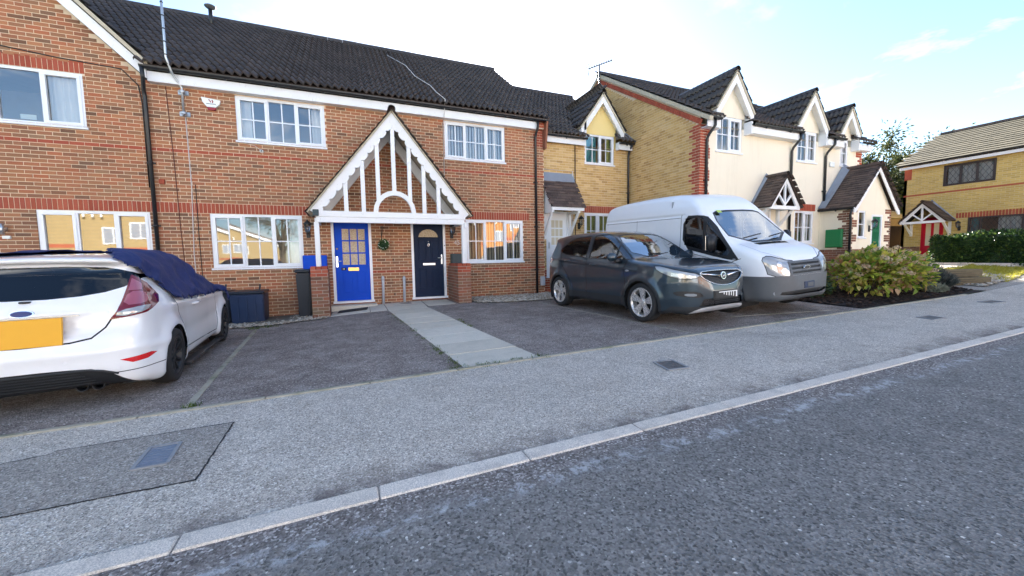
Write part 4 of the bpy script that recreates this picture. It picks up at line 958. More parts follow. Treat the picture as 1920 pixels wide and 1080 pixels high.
mb = MB(); n = 22; po = [(capx+.475*math.cos(math.pi*k/n), 2.40+.50*math.sin(math.pi*k/n)) for k in range(n+1)] + [(capx+.375*math.cos(math.pi*k/n), 2.40+.395*math.sin(math.pi*k/n)) for k in range(n, -1, -1)]
vs = [(x, y, z) for y in (9.54, 9.62) for x, z in po]; m = len(po)
fs = [(k, k+1, m-2-k, m-1-k) for k in range(n)] + [(m+m-1-k, m+m-2-k, m+k+1, m+k) for k in range(n)] + [(i, i+m, (i+1) % m+m, (i+1) % m) for i in range(m)]
mb.add(vs, fs); mb.build("arch", M["white_paint"], cn)
mb = MB(); mb.box(-.62, 2.76, 9.535, 9.635, 2.27, 2.40, c=.006); mb.build("beam", M["white_paint"], cn)
mb = MB(); mb.box(-.60, 2.74, 9.55, 9.66, 2.15, 2.27, c=.004); mb.build("lower_beam", M["white_paint"], cn)
mb = MB(); mb.box(-.58, 2.72, 9.66, 10.59, 2.255, 2.27); mb.build("ceiling", M["white_paint"], cn)
for x in (-.60, 2.72):
    mb = MB(); mb.box(x-.05, x+.05, 9.56, 9.66, 1.18, 2.15, c=.006); mb.build("post", M["white_paint"], cn)
    mb = MB(); mb.box(x-.04, x+.04, 9.66, 10.60, 2.16, 2.25, c=.006); mb.build("side_beam", M["white_paint"], cn)
mb = MB(); mb.box(-.66, -.54, 9.50, 9.53, 2.28, 2.42, c=.01); mb.build("floodlight", M["teal_dark"], cn)
mb = MB(); mb.box(2.72, 2.80, 9.49, 9.53, 2.05, 2.2, c=.01); mb.build("end_bracket", M["white_paint"], cn)
for sg in (1, -1):
    ev = Vector((capx+sg*(cW+.05), 0, capz-(cW+.05)*cm_+.02)); ap = Vector((capx, 0, capz+.02))
    rs = roof_slab(cn, [(ev.x, 9.49, ev.z), (ev.x, 10.59, ev.z), (ap.x, 10.59, ap.z), (ap.x, 9.49, ap.z)], th=.035, mat="verge_cement", name="roof_slope")
    if sg == 1: tile_roof(rs, (ev.x+.02, 9.47, ev.z-.02), (0, 1, 0), (-1, 0, cm_), 1.12, cW*q_+.08, "plain", "tile_plain", nind=0)
    else: tile_roof(rs, (ev.x-.02, 10.59, ev.z-.02), (0, -1, 0), (1, 0, cm_), 1.12, cW*q_+.08, "plain", "tile_plain", nind=0)
ridge(cn, (capx, 9.46, capz+.03), (capx, 10.58, capz+.03), "tile_plain", r=.085, L=.38)
# brick piers under the posts
def pier(x0, x1, y0, y1, z1, label):
    t_ = thing("brick_pier", label, "brick pier", ((x0+x1)/2, (y0+y1)/2, 0)); zb = gz(x0, y0)-.1
    mb = MB(); mb.box(x0+.006, x1-.006, y0+.006, y1-.006, zb, z1-.07); core = mb.build("core", M["mortar_grey"], t_)
    f1 = Fr(0, y0+.006); bricks(core, f1, x0, x1, zb, z1-.075, [], "brick_old", z1-40*.075, redfn=lambda x, z: z > z1-.2, phase=x0)
    f2 = Fr(x1-.006, 0, 90); bricks(core, f2, y0+.008, y1, zb, z1-.075, [], "brick_old", z1-40*.075, nind=60, phase=y0)
    f3 = Fr(x0+.006, 0, -90); bricks(core, f3, -y1, -y0-.008, zb, z1-.075, [], "brick_old", z1-40*.075, nind=60, phase=-y0)
    k = int((y1-y0)/.075)
    for i in range(max(1, round((x1-x0)/.113))):
        for j in range(max(1, int((y1-y0)/.225))):
            mb = MB(); a = x0+i*.113; b = y0+j*.225; mb.box(a+.004, a+.108, b+.004, b+.219, z1-.07, z1, c=.006); mb.build("coping_brick", M["brick_red"], t_)
pier(-.77, -.42, 9.50, 10.20, 1.18, "weathered brick pier under the canopy's post beside the blue door")
pier(2.52, 2.86, 9.50, 10.58, 1.18, "weathered brick pier under the canopy's post beside the navy door")
# ---------------------------------------------------------------- D: yellow-brick house set back beside the terrace
FD = Fr(0, 10.8); ZD = 2.71 - 36*.075; kD = .72
D_ = thing("terraced_house", "yellow-brick house with one gabled dormer and a small lean-to over its white door", "house", (7.2, 10.8, .3))
hD = [(5.70, 6.50, .68, 2.74), (7.09, 8.62, 1.55, 2.71), (7.12, 8.24, 4.27, 5.20)]
mb = MB(); wall_panel(mb, 5.53, 8.95, -.2, 4.80, [hD[0], hD[1], (7.12, 8.24, 4.27, 4.80)]); wD = FD.xf(mb).build("wall", M["mortar_buff"], D_)
bricks(wD, FD, 5.53, 8.90, -.2, 4.80, [hD[0], hD[1], (7.12, 8.24, 4.27, 4.80)], "brick_yellow", ZD, ((3.96, 4.02),), [(7.02, 8.80, 2.71)], redfn=lambda x, z: z < .9)
window(D_, FD, *hD[1], [(1, 1), (1, 1), (1, 1)], bars=(1, 1), curtain=[("drape", 0, 1, "curtain_green")])
window(D_, FD, *hD[2], [(1, 0), (1, 1)], bars=(1, 1), curtain=[("drape", 0, .45, "curtain_teal"), ("drape", .85, 1, "curtain_green")])
door_leaf(D_, *hD[0], "white_upvc", "grid", fr=FD)
mb = MB(); mb.box(5.7, 6.5, 10.9, 10.92, .68, 2.74); mb.build("hall_wall", M["dark_void"], D_)
def zD(y): return 4.98 + (y-10.50)*kD
for a, b in ((5.56, 7.05), (8.31, 8.87)):
    board(D_, FD, a, b, 4.77, 4.95, -.165, -.135, "fascia"); gutter(D_, (a, 10.56, 4.985), (b, 10.56, 4.985))
sD = math.sqrt(1+kD*kD); RDy = 14.48
roD = roof_slab(D_, [(5.56, 11.0, zD(11.0)), (8.95, 11.0, zD(11.0)), (8.95, RDy, zD(RDy)), (5.56, RDy, zD(RDy))])
tile_roof(roD, (5.56, 10.48, zD(10.48)+.012), (1, 0, 0), (0, 1/sD, kD/sD), 3.38, (RDy-10.48)*sD, nind=300, clip=lambda p: not (6.98 < p.x < 8.36 and p.y < 11.9))
ridge(roD, (5.56, RDy, zD(RDy)+.02), (8.9, RDy, zD(RDy)+.02))
roof_slab(D_, [(5.56, RDy, zD(RDy)), (8.95, RDy, zD(RDy)), (8.95, 18.4, 5.0), (5.56, 18.4, 5.0)], name="rear_roof", mat="tile_dark"); shell(D_, 5.58, 8.9, 18.2, 4.9, yf=11.0)
def dormer(house, fr, xa, xb, zwin, zspring, zapex, yover, depth, wallmat, roofz, hw, win=None, eave_side=True):
    """gabled half-dormer flush with the wall: gable face, cheeks, barge boards, tiled slopes, ridge"""
    xc = (xa+xb)/2; oy = fr.o[1]; m = (zapex-zspring)/hw
    mb = MB(); zc_ = zspring + (hw-(xb-xa)/2)*m - .10
    mb.add([(xa, oy, zwin), (xb, oy, zwin), (xb, oy, zc_), (xc, oy, zapex-.12), (xa, oy, zc_)], [(0,1,2,3,4)])
    y1 = oy+depth
    for x in (xa, xb): mb.add([(x, oy, zwin-.9), (x, y1, zwin-.9), (x, y1, zc_), (x, oy, zc_)], [(0,1,2,3)])
    dm = mb.build("dormer", M[wallmat], house)
    q = math.sqrt(1+m*m)
    for sg in (1, -1):
        P = [(xc, zapex-.03), (xc+sg*hw, zspring-.03), (xc+sg*hw, zspring-.03-.16), (xc+sg*(hw-.10), zspring-.20), (xc, zapex-.03-.17*q)]
        mb = MB(); mb.prism(P, oy-yover, oy-yover+.03); mb.build("bargeboard", M["white_paint"], dm)
        mb = MB(); x_ = xc+sg*(hw-.02); mb.box(min(x_, x_-sg*.03), max(x_, x_-sg*.03), oy-yover+.03, oy+.75, zspring-.19, zspring-.03); mb.build("side_fascia", M["white_paint"], dm)
        mb = MB(); P = [(xc, zapex-.03-.10*q), (xc+sg*hw*.97, zspring-.10), (xc+sg*hw*.97, zspring-.12), (xc, zapex-.03-.12*q)]; mb.prism(P, oy-yover+.03, oy); mb.build("soffit", M["white_paint"], dm)
        ex, ez = xc+sg*(hw+.04), zspring-.04*m
        rs = roof_slab(dm, [(ex, oy-yover-.03, ez), (ex, y1, ez), (xc, y1, zapex), (xc, oy-yover-.03, zapex)], th=.05, mat="verge_cement", name="roof_slope")
        if sg == 1: tile_roof(rs, (ex, oy-yover-.02, ez+.012), (0, 1, 0), (-1, 0, m), depth+yover, hw*q, nind=0, clip=lambda p: p.z > roofz(p.y)-.05)
        else: tile_roof(rs, (ex, oy-yover-.02+.30*int((depth+yover)/.30), ez+.012), (0, -1, 0), (1, 0, m), .30*int((depth+yover)/.30), hw*q, nind=0, clip=lambda p: p.z > roofz(p.y)-.05)
    ridge(dm, (xc, oy-yover-.05, zapex+.01), (xc, y1, zapex+.01), r=.09, L=.42); return dm
dormer(D_, FD, 7.05, 8.31, 5.20, 5.36, 6.46, .20, 2.6, "render_yellow", zD, .82)
mb = MB(); mb.box(6.97, 7.05, 10.60, 10.78, 5.05, 5.5); mb.box(8.31, 8.40, 10.62, 10.79, 4.77, 5.0); mb.build("dormer_cheek", M["white_paint"], D_)
# small lead-capped slope to the right of the dormer
mb = MB(); mb.add([(8.36, 10.5, 5.05), (8.9, 10.5, 5.05), (8.9, 11.2, 5.62), (8.36, 11.2, 5.62)], [(0,1,2,3)]); mb.build("lead_flashing", M["lead"], D_)
pipe(D_, [(8.80, 10.56, 4.93), (8.80, 10.70, 4.78), (8.80, 10.745, 4.6), (8.80, 10.745, .3)], r=.034)
pipe(D_, [(6.74, 10.775, 4.78), (6.74, 10.775, .4)], r=.014, mat="black_pvc", name="vent_pipe")
pipe(D_, [(5.60, 10.775, 3.98), (6.64, 10.775, 3.98), (6.64, 10.775, .4)], r=.012, mat="cable_white", name="conduit", clips=False)
# lean-to canopy over the white door
lt = thing("lean_to_canopy", "small dark-tiled lean-to canopy over the white glazed door", "canopy", (6.15, 10.5, 2.7))
s1 = Vector((0, .60, .90)); rs = roof_slab(lt, [(5.58, 10.18, 2.80), (6.68, 10.18, 2.80), (6.68, 10.78, 3.70), (5.58, 10.78, 3.70)], th=.05, mat="timber_dark", name="roof_slope")
tile_roof(rs, (5.58, 10.15, 2.77), (1, 0, 0), s1, 1.10, s1.length+.02, "plain", "tile_plain", nind=0)
mb = MB(); mb.add([(5.58, 10.70, 3.62), (6.68, 10.70, 3.62), (6.68, 10.79, 3.90), (5.58, 10.79, 3.90)], [(0,1,2,3)]); mb.build("lead_flashing", M["lead"], lt)
mb = MB(); mb.box(5.58, 6.68, 10.17, 10.20, 2.68, 2.78); mb.build("fascia", M["white_paint"], lt)
for x in (5.62, 6.52):
    mb = MB(); mb.bar((x, 10.24, 2.66), (x, 10.77, 1.95), .06, .06, up=(1,0,0)); mb.box(x-.04, x+.04, 10.72, 10.785, 1.85, 2.70); mb.box(x-.04, x+.04, 10.2, 10.72, 2.62, 2.70); mb.build("bracket", M["white_paint"], lt)
mb = MB(); mb.prism([(10.20, 2.70), (10.78, 2.70), (10.78, 3.60)], 5.585, 5.61, axis='x'); mb.build("side_board", M["white_paint"], lt)
lantern(6.88, 10.8, 2.30, "black lantern on yellow brick beside the white glazed door")
# ---------------------------------------------------------------- E: cream cottages
FE = Fr(0, 7.95); kE = .632; YRE, XE0, XE1, XEM = 12.49, 8.9, 16.45, 12.74
def zE(y): return 4.92 + (y-7.66)*kE
ZRE = zE(YRE); sE = math.sqrt(1+kE*kE); FS = Fr(8.9, 0, -90)
E1 = thing("cottage", "cream-rendered cottage with a yellow-brick side wall, the one nearest the white van", "house", (10.8, 7.95, .5))
E2 = thing("cottage", "cream-rendered cottage with the green front door and tiled porch", "house", (14.6, 7.95, .7))
# side wall
mb = MB(); mb.add([(-17.2, 0, 0), (-7.95, 0, 0), (-7.95, 0, zE(7.95)-.1), (-YRE, 0, ZRE-.1), (-17.2, 0, zE(7.95)-.1)], [(0,1,2,3,4)]); wE = FS.xf(mb).build("wall", M["mortar_buff"], E1)
def quoin(x, z): d = -7.95 - x; kq = int((z-.03)/.30) % 2; return d < (.36 if kq else .24)
bricks(wE, FS, -13.4, -7.952, 1.2, ZRE-.3, [], "brick_yellow", ZD, ((3.96, 4.02),), keep=lambda x, z: z < zE(-x if -x < YRE else 2*YRE+x)-.34, redfn=quoin, nind=300)
mb = MB()
L = (YRE-7.9)*sE; n = int(L/.075)
for i in range(n):
    y = 7.9 + (i+.5)*.075/sE; z = zE(y)-.235; an = math.atan(kE); Mx = Matrix.Translation((8.885, y, z)) @ Matrix.Rotation(an, 4, 'X'); mb.obox(Mx, .03, .064, .13)
    Mx = Matrix.Translation((8.885, 2*YRE-y, z)) @ Matrix.Rotation(-an, 4, 'X')
    if i > n-25: mb.obox(Mx, .03, .064, .13)
mb.build("verge_bricks", M["brick_red"], wE, kind="stuff")
for sg in (0, 1):
    P = [(7.60, zE(7.60)-.10), (YRE, ZRE-.10), (YRE, ZRE+.03), (7.60, zE(7.60)+.02)]
    if sg: P = [(2*YRE-y, z) for y, z in P]
    mb = MB(); mb.prism(P, 8.83, 8.96, axis='x'); mb.build("verge", M["verge_cement"], E1)
# front wall E1, E2 (render over a brick plinth)
hE1 = [(9.50, 10.50, 4.15, 5.10), (11.0, 11.86, .95, 2.60)]; hE2 = [(12.97, 13.92, 4.14, 5.08), (15.20, 15.62, 4.16, 5.02), (12.97, 13.92, 1.60, 2.62)]
for h, x0, x1, hs in ((E1, XE0, XEM, [(9.50, 10.50, 4.15, 4.82), hE1[1]]), (E2, XEM, XE1, [(12.97, 13.92, 4.14, 4.82), (15.20, 15.62, 4.16, 4.82), hE2[2]])):
    mb = MB(); wall_panel(mb, x0, x1, 1.39, 4.82, hs, y=0.0); w = FE.xf(mb).build("wall", M["render_cream"], h)
    mb = MB(); mb.box(x0, x1, 7.96, 8.1, .2, 1.39); pw = mb.build("plinth", M["mortar_grey"], h)
    bricks(pw, Fr(0, 7.958), x0, x1, .3, 1.385, [], "brick_old", 1.385-30*.075, nind=0 if h is E1 else 150)
mb = MB(); FQ = Fr(0, 7.947)
bricks(wE, FQ, 8.897, 9.26, 1.4, 4.8, [], "brick_red", ZD, keep=lambda x, z: (x-8.9) < (.36 if int((z-.03)/.30) % 2 else .24), nind=0)
bricks(E2, Fr(0, 7.947), 16.1, XE1, 1.4, 4.8, [], "brick_red", ZD, keep=lambda x, z: (XE1-x) < (.36 if int((z-.03)/.30) % 2 else .24), nind=0)
window(E1, FE, *hE1[0], [(1, 0), (1, 1)], bars=(1, 1), curtain=[("vertical", 0, 1, "curtain_white")])
window(E2, FE, *hE2[0], [(1, 0), (1, 1)], bars=(1, 1), curtain=[("drape", 0, .3, "curtain_cream"), ("drape", .7, 1, "curtain_white")])
window(E2, FE, *hE2[1], [(1, 1)], bars=(1, 1), curtain=[("drape", 0, 1, "curtain_brown")])
window(E2, FE, *hE2[2], [(1, 0), (1, 1)], bars=(1, 1), curtain=[("drape", 0, .45, "curtain_brown"), ("drape", .7, 1, "curtain_white")])
door_leaf(E1, *hE1[1], "white_upvc", "grid", fr=FE); mb = MB(); mb.box(11.0, 11.86, 8.05, 8.07, .95, 2.6); mb.build("hall_wall", M["dark_void"], E1)
mb = MB(); n = 13
for i in range(n): x = 12.93+(i+.5)*1.05/n; mb.box(x-.033, x+.033, 7.930, 7.96, 2.63, 2.84)
mb.build("window_arch_bricks", M["brick_red"], E2, kind="stuff")
segs = {E1: [(8.86, 9.36), (10.60, XEM)], E2: [(XEM, 12.79), (14.06, 14.96), (15.80, 16.55)]}
for h, ss in segs.items():
    for a, b in ss:
        board(h, FE, a+.04, b, 4.68, 4.87, -.235, -.205, "fascia"); board(h, FE, a+.04, b, 4.685, 4.70, -.204, -.002, "soffit"); gutter(h, (a, 7.67, 4.93), (b, 7.67, 4.93))
D1, D2, D3 = (9.38, 10.60), (12.79, 14.04), (14.96, 15.80)
def dcl(p):
    for (a, b), hw, zap in ((D1, .72, 6.29), (D2, .74, 6.23), (D3, .52, 6.0)):
        if a-.05 < p.x < b+.05 and p.y < 7.95+1.2: return False
    return True
for h, x0, x1 in ((E1, 8.84, XEM), (E2, XEM, 16.6)):
    ro = roof_slab(h, [(x0, 8.2, zE(8.2)), (x1, 8.2, zE(8.2)), (x1, YRE, ZRE), (x0, YRE, ZRE)]); w_ = x1-x0
    tile_roof(ro, (x0, 7.64, zE(7.64)+.012), (1, 0, 0), (0, 1/sE, kE/sE), w_+.1, (YRE-7.64)*sE, nind=300, clip=dcl)
    ridge(ro, (x0-.02, YRE, ZRE+.02), (x1, YRE, ZRE+.02)); roof_slab(h, [(x0, YRE, ZRE), (x1, YRE, ZRE), (x1, 17.4, 4.9), (x0, 17.4, 4.9)], name="rear_roof", mat="tile_dark")
    shell(h, x0+.1, x1-.1, 17.2, 4.8, yf=8.2)
mb = MB(); mb.prism([(7.98, .3), (7.98, 4.85), (YRE, ZRE-.12), (17.2, 4.85), (17.2, .3)], 16.30, 16.44, axis='x'); mb.build("end_wall", M["brick_old"], E2)
dormer(E1, FE, *D1, 5.10, 5.27, 6.29, .20, 2.2, "render_cream", zE, .72)
dormer(E2, FE, *D2, 5.08, 5.21, 6.23, .20, 2.2, "render_cream", zE, .74)
dormer(E2, FE, *D3, 5.02, 5.22, 6.02, .20, 2.0, "render_cream", zE, .54)
for h, x in ((E1, 9.36), (E1, 10.61), (E2, 12.77), (E2, 14.05), (E2, 14.95), (E2, 15.81)):
    mb = MB(); mb.box(x-.03, x+.03, 7.72, 7.955, 4.66, 5.0); mb.build("dormer_cheek", M["white_paint"], h)
def dpipe(h, x, z1): pipe(h, [(x+.03, 7.67, 4.87), (x+.03, 7.67, 4.72), (x, 7.86, 4.50), (x, 7.90, 4.40), (x, 7.90, z1)], r=.036)
dpipe(E1, 9.10, .5); dpipe(E1, 12.66, .7); dpipe(E2, 14.36, 2.6)
mb = MB(); mb.box(14.62, 14.86, 7.90, 7.948, 4.08, 4.25, c=.02); mb.build("alarm_box", M["alarm_white"], E2)
# gabled canopy on brackets, E1
gc = thing("door_canopy", "white gabled canopy with dark tiles over the cottage door behind the van", "canopy", (11.6, 7.6, 2.6))
def gable_canopy(t_, fr, xc, hw, zs_, za, y0, depth, tilemat_, braces=True, drop=.55):
    m = (za-zs_)/hw; q = math.sqrt(1+m*m)
    for sg in (1, -1):
        mb = MB(); mb.prism([(xc, za-.03), (xc+sg*hw, zs_-.03), (xc+sg*(hw-.02), zs_-.14), (xc+sg*(hw-.13), zs_-.14+.04), (xc, za-.03-.11*q)], -y0, -y0+.04); fr.xf(mb).build("bargeboard", M["white_paint"], t_)
        if braces: mb = MB(); mb.bar((xc+sg*.02, -y0+.03, zs_+.02), (xc+sg*hw*.52, -y0+.03, zs_+(za-zs_)*.42), .05, .045, up=(0,1,0)); fr.xf(mb).build("brace", M["white_paint"], t_)
        mb = MB(); x = xc+sg*(hw-.12); mb.bar((x, -y0+.10, zs_-.06), (x, -.02, zs_-.06-drop), .06, .07, up=(1,0,0)); mb.box(x-.04, x+.04, -.07, -.002, zs_-.10-drop, zs_-.02).box(x-.04, x+.04, -y0+.05, -.07, zs_-.09, zs_-.02); fr.xf(mb).build("bracket", M["white_paint"], t_)
        ex, ez = xc+sg*(hw+.05), zs_-.05*m
        pts = [fr.P(ex, -y0-.05, ez), fr.P(ex, -.005, ez), fr.P(xc, -.005, za), fr.P(xc, -y0-.05, za)]; rs = roof_slab(t_, pts, th=.04, mat="timber_dark", name="roof_slope")
        yv = Vector(fr.P(0, 1, 0))-Vector(fr.P(0, 0, 0)); xv = Vector(fr.P(1, 0, 0))-Vector(fr.P(0, 0, 0)); up = Vector((0, 0, 1))
        if sg == 1: tile_roof(rs, Vector(fr.P(ex, -y0-.06, ez)), yv, -xv+up*m, y0+.06, hw*q+.06, "plain", tilemat_, nind=0)
        else: tile_roof(rs, Vector(fr.P(ex, 0, ez)), -yv, xv+up*m, y0+.06, hw*q+.06, "plain", tilemat_, nind=0)
        mb = MB(); mb.add([(ex+sg*.02, -.012, ez+.03), (ex+sg*.02, -.10, ez+.03), (xc, -.10, za+.06), (xc, -.012, za+.14)], [(0,1,2,3)]); fr.xf(mb).build("lead_flashing", M["lead"], t_)
    mb = MB(); mb.box(xc-hw+.05, xc+hw-.05, -y0+.005, -y0+.05, zs_-.13, zs_-.03).box(xc-.03, xc+.03, -y0+.01, -y0+.05, zs_-.03, za-.12); fr.xf(mb).build("tie_beam", M["white_paint"], t_)
    mb = MB(); mb.box(xc-hw+.05, xc+hw-.05, -y0+.05, -.01, zs_-.06, zs_-.03); fr.xf(mb).build("ceiling", M["white_paint"], t_)
    ridge(t_, fr.P(xc, -y0-.05, za+.01), fr.P(xc, -.01, za+.01), tilemat_, r=.07, L=.33)
gable_canopy(gc, FE, 11.58, .66, 2.68, 3.54, .60, .6, "tile_plain")
# enclosed porch with green door, E2
FP = Fr(0, 7.10); po_ = thing("porch", "cream gabled porch with brick corners, dark tiles and the green door", "porch", (15.4, 7.1, .8))
px0, px1, pxc, pza, pzs = 14.25, 16.50, 15.40, 4.02, 2.66
hP = [(15.40, 16.02, 1.22, 2.48), (14.68, 15.06, 1.74, 2.58)]
mb = MB(); wall_panel(mb, px0, px1, 1.39, pzs, hP); mb.add([(px0,0,pzs), (px1,0,pzs), (pxc,0,pza-.06)], [(0,1,2)]); FP.xf(mb).build("front_wall", M["render_cream"], po_)
mb = MB(); mb.box(px0, px0+.1, 7.101, 7.95, 1.39, pzs).box(px1-.1, px1, 7.101, 7.95, 1.39, pzs); mb.build("side_wall", M["render_cream"], po_)
mb = MB(); mb.box(px0+.006, px1-.006, 7.106, 7.95, .3, 1.39); pp = mb.build("plinth", M["mortar_grey"], po_)
bricks(pp, Fr(0, 7.106), px0, px1, .3, 1.385, [(15.38, 16.04, 1.2, 1.4)], "brick_old", 1.385-30*.075, nind=60); bricks(pp, Fr(px0+.006, 0, -90), -7.95, -7.11, .3, 1.385, [], "brick_old", 1.385-30*.075, nind=60)
kq = lambda z: int((z-1.39)/.225) % 2
for a, b, f_ in ((px0, px0+.34, lambda x, z: (x-px0) < (.34 if kq(z) else .12)), (px1-.34, px1, lambda x, z: (px1-x) < (.34 if kq(z) else .12))):
    bricks(po_, Fr(0, 7.097), a, b, 1.39, 2.62, [], "brick_old", 1.39-20*.075, keep=f_, nind=0)
bricks(po_, Fr(px0-.003, 0, -90), -7.45, -7.11, 1.39, 2.62, [], "brick_old", 1.39-20*.075, keep=lambda x, z: (-7.1-x) < (.12 if kq(z) else .34), nind=0)
window(po_, FP, *hP[1], [(1, 0)], bars=(0, 1)); door_leaf(po_, *hP[0], "door_green", "green", fr=FP)
m_ = (pza-pzs)/(pxc-px0+.12); q_ = math.sqrt(1+m_*m_); hw_ = pxc-px0+.12
for sg in (1, -1):
    ex, ez = pxc+sg*hw_, pza-hw_*m_
    rs = roof_slab(po_, [(ex, 6.93, ez), (ex, 7.945, ez), (pxc, 7.945, pza), (pxc, 6.93, pza)], th=.05, mat="timber_dark", name="roof_slope")
    if sg == 1: tile_roof(rs, (ex, 6.92, ez), (0, 1, 0), (-1, 0, m_), 1.03, hw_*q_, "plain", "tile_plain", nind=0)
    else: tile_roof(rs, (ex, 7.945, ez), (0, -1, 0), (1, 0, m_), 1.03, hw_*q_, "plain", "tile_plain", nind=0)
    mb = MB(); mb.prism([(pxc, pza-.02), (ex, ez-.02), (ex, ez-.17), (ex-sg*.1, ez-.16), (pxc, pza-.02-.13*q_)], 6.945, 6.975); mb.build("bargeboard", M["white_paint"], po_)
    mb = MB(); mb.add([(ex+sg*.03, 7.93, ez+.06), (ex+sg*.03, 7.72, ez+.045), (pxc, 7.72, pza+.05), (pxc, 7.935, pza+.22)], [(0,1,2,3)]); mb.build("lead_flashing", M["lead"], po_)
ridge(po_, (pxc, 6.92, pza+.01), (pxc, 7.94, pza+.01), "tile_plain", r=.075, L=.33)
gutter(po_, (14.12, 7.92, 2.66), (14.12, 6.95, 2.66)); pipe(po_, [(14.12, 7.0, 2.60), (14.14, 7.05, 2.42), (14.18, 7.05, 2.3), (14.18, 7.05, .75)], r=.034)
meterbox(14.52, 14.60, 0, 0, 0, "meter_green", "x") if False else None
mg = thing("meter_box", "green meter box on the cream wall beside the porch downpipe", "meter box", (14.2, 7.5, 1.45)); mb = MB(); mb.box(14.17, 14.248, 7.26, 7.72, 1.45, 2.02, c=.01); mb.build("case", M["meter_green"], mg); mb = MB(); mb.box(14.155, 14.172, 7.29, 7.69, 1.48, 1.99, c=.006); mb.build("lid", M["meter_green"], mg)
lantern(15.27, 7.1, 2.05, "black lantern beside the green door of the porch")
# small aerial behind the cottages' ridge, and the large one on the side gable
def yagi(x, y, z, h, L, label, tilt, yaw, n=9, r=.9):
    t_ = thing("tv_aerial", label, "aerial", (x, y, z)); mb = MB(); mb.tube([(x, y, z), (x, y, z+h)], .018*r, 8); mb.build("mast", M["aerial_grey"], t_)
    d = Vector((math.cos(yaw)*math.cos(tilt), math.sin(yaw)*math.cos(tilt), math.sin(tilt))); s_ = d.cross(Vector((0,0,1))).normalized(); u = s_.cross(d); c = Vector((x, y, z+h)); a, b = c-d*L*.45, c+d*L*.55
    mb = MB(); mb.tube([a, b], .012*r, 6); mb.build("boom", M["aerial_grey"], t_)
    for k in range(n): p = a.lerp(b, (k+1.5)/(n+1)); mb = MB(); mb.tube([p-s_*.10+u*.03, p+s_*.10+u*.03], .006*r, 5).tube([p-u*.06, p+u*.06], .005*r, 5); mb.build("director", M["aerial_grey"], t_)
    mb = MB()
    for k in range(5):
        for sg in (1, -1): p = a + u*sg*(.03+.055*k) - d*.02*k; mb.tube([p-s_*.16, p+s_*.16], .005*r, 5)
    for q in (-.14, .14): mb.tube([a+s_*q-u*.27, a+s_*q+u*.27], .005*r, 5)
    mb.build("reflector", M["aerial_grey"], t_); return t_
yagi(8.80, 12.40, 7.0, 1.28, .95, "spiky rooftop aerial on the peak of the yellow-brick gable", R(20), R(-18), r=1.7)
yagi(16.9, 15.0, 6.4, 1.75, .6, "small distant aerial above the cottage roofs between two dormers", R(5), R(160), 5)
# ---------------------------------------------------------------- F: yellow-brick house across the side access, facing left
t = NT("brick_far", .9, .25); sp_ = t.n.new("ShaderNodeSeparateXYZ"); t.l.new(t.pos(), sp_.inputs[0]); cb_ = t.n.new("ShaderNodeCombineXYZ"); t.l.new(t.math('ADD', sp_.outputs[0], sp_.outputs[1]), cb_.inputs[0]); t.l.new(sp_.outputs[2], cb_.inputs[1])
bt = t.n.new("ShaderNodeTexBrick"); bt.inputs["Scale"].default_value = 1; bt.inputs["Brick Width"].default_value = .225; bt.inputs["Row Height"].default_value = .075; bt.inputs["Mortar Size"].default_value = .006; bt.inputs["Color1"].default_value = (.66,.46,.14,1); bt.inputs["Color2"].default_value = (.50,.34,.10,1); bt.inputs["Mortar"].default_value = (.62,.50,.30,1)
t.l.new(cb_.outputs[0], bt.inputs["Vector"]); t.color(t.mix(t.ramp(t.noise(1.2, 5), [(.4, 0), (.8, .4)]), bt.outputs[0], (.36,.24,.09))).bump(bt.outputs["Fac"], -.4, .008); reg("brick_far", t)
FF = Fr(24.0, 0, -90); FH = thing("detached_house", "yellow-brick house with buff roof tiles, dark-framed windows and a red door", "house", (26, 7, .8))
hF = [(-9.22, -8.50, .86, 2.78), (-8.60, -7.11, 4.07, 4.95), (-7.78, -5.2, 1.6, 2.66)]
mb = MB(); wall_panel(mb, -9.9, -.6, .3, 5.02, [(-9.22, -8.5, .86, 2.78), (-8.6, -7.11, 4.07, 4.95), hF[2]]); FF.xf(mb).build("wall", M["brick_far"], FH)
mb = MB(); mb.box(24.0, 31.5, 9.80, 9.9, .3, 5.02).box(31.4, 31.5, .6, 9.8, .3, 5.02).box(24.1, 31.4, .6, .7, .3, 5.02); mb.build("side_wall", M["brick_far"], FH)
mb = MB(); mb.box(-9.9, -.6, -.012, 0, .3, 1.50); FF.xf(mb); 
bricks(FH, Fr(23.992, 0, -90), -9.9, -9.23, .5, 1.5, [], "brick_old", 0, nind=0)
mb = MB(); mb.box(-9.9, -.6, -.008, .005, 3.79, 3.855); FF.xf(mb).build("string_course", M["brick_red"], FH)
n = 30; me = bmesh_for("v", "brick_red")
for i in range(n):
    o = bpy.data.objects.new("soldier_brick", me); COL.objects.link(o); o.parent = FH; o.location = Vector(FF.P(-8.15+(i+.5)*.085, -.008, 2.765)) - wloc(FH); o.rotation_euler = (0, 0, FF.th)
mb = MB(); mb.box(-9.9, -9.65, -.012, 0, 4.55, 5.02); FF.xf(mb).build("corner_bricks", M["brick_red"], FH)
plain("window_brown", (.040,.028,.024), .5, var=.2)
window(FH, FF, *hF[1], [(1, 0), (1, 0), (1, 0)], mat="window_brown", fw=.075, lattice=True, sill=False, curtain=[("drape", .02, .98, "curtain_white")], y0=-.02)
window(FH, FF, *hF[2], [(.35, 0), (1.2, 0), (1.2, 0)], mat="window_brown", fw=.06, lattice=True, sill=False, curtain=[("drape", 0, .12, "curtain_teal"), ("drape", .3, 1, "curtain_white")], y0=-.02)
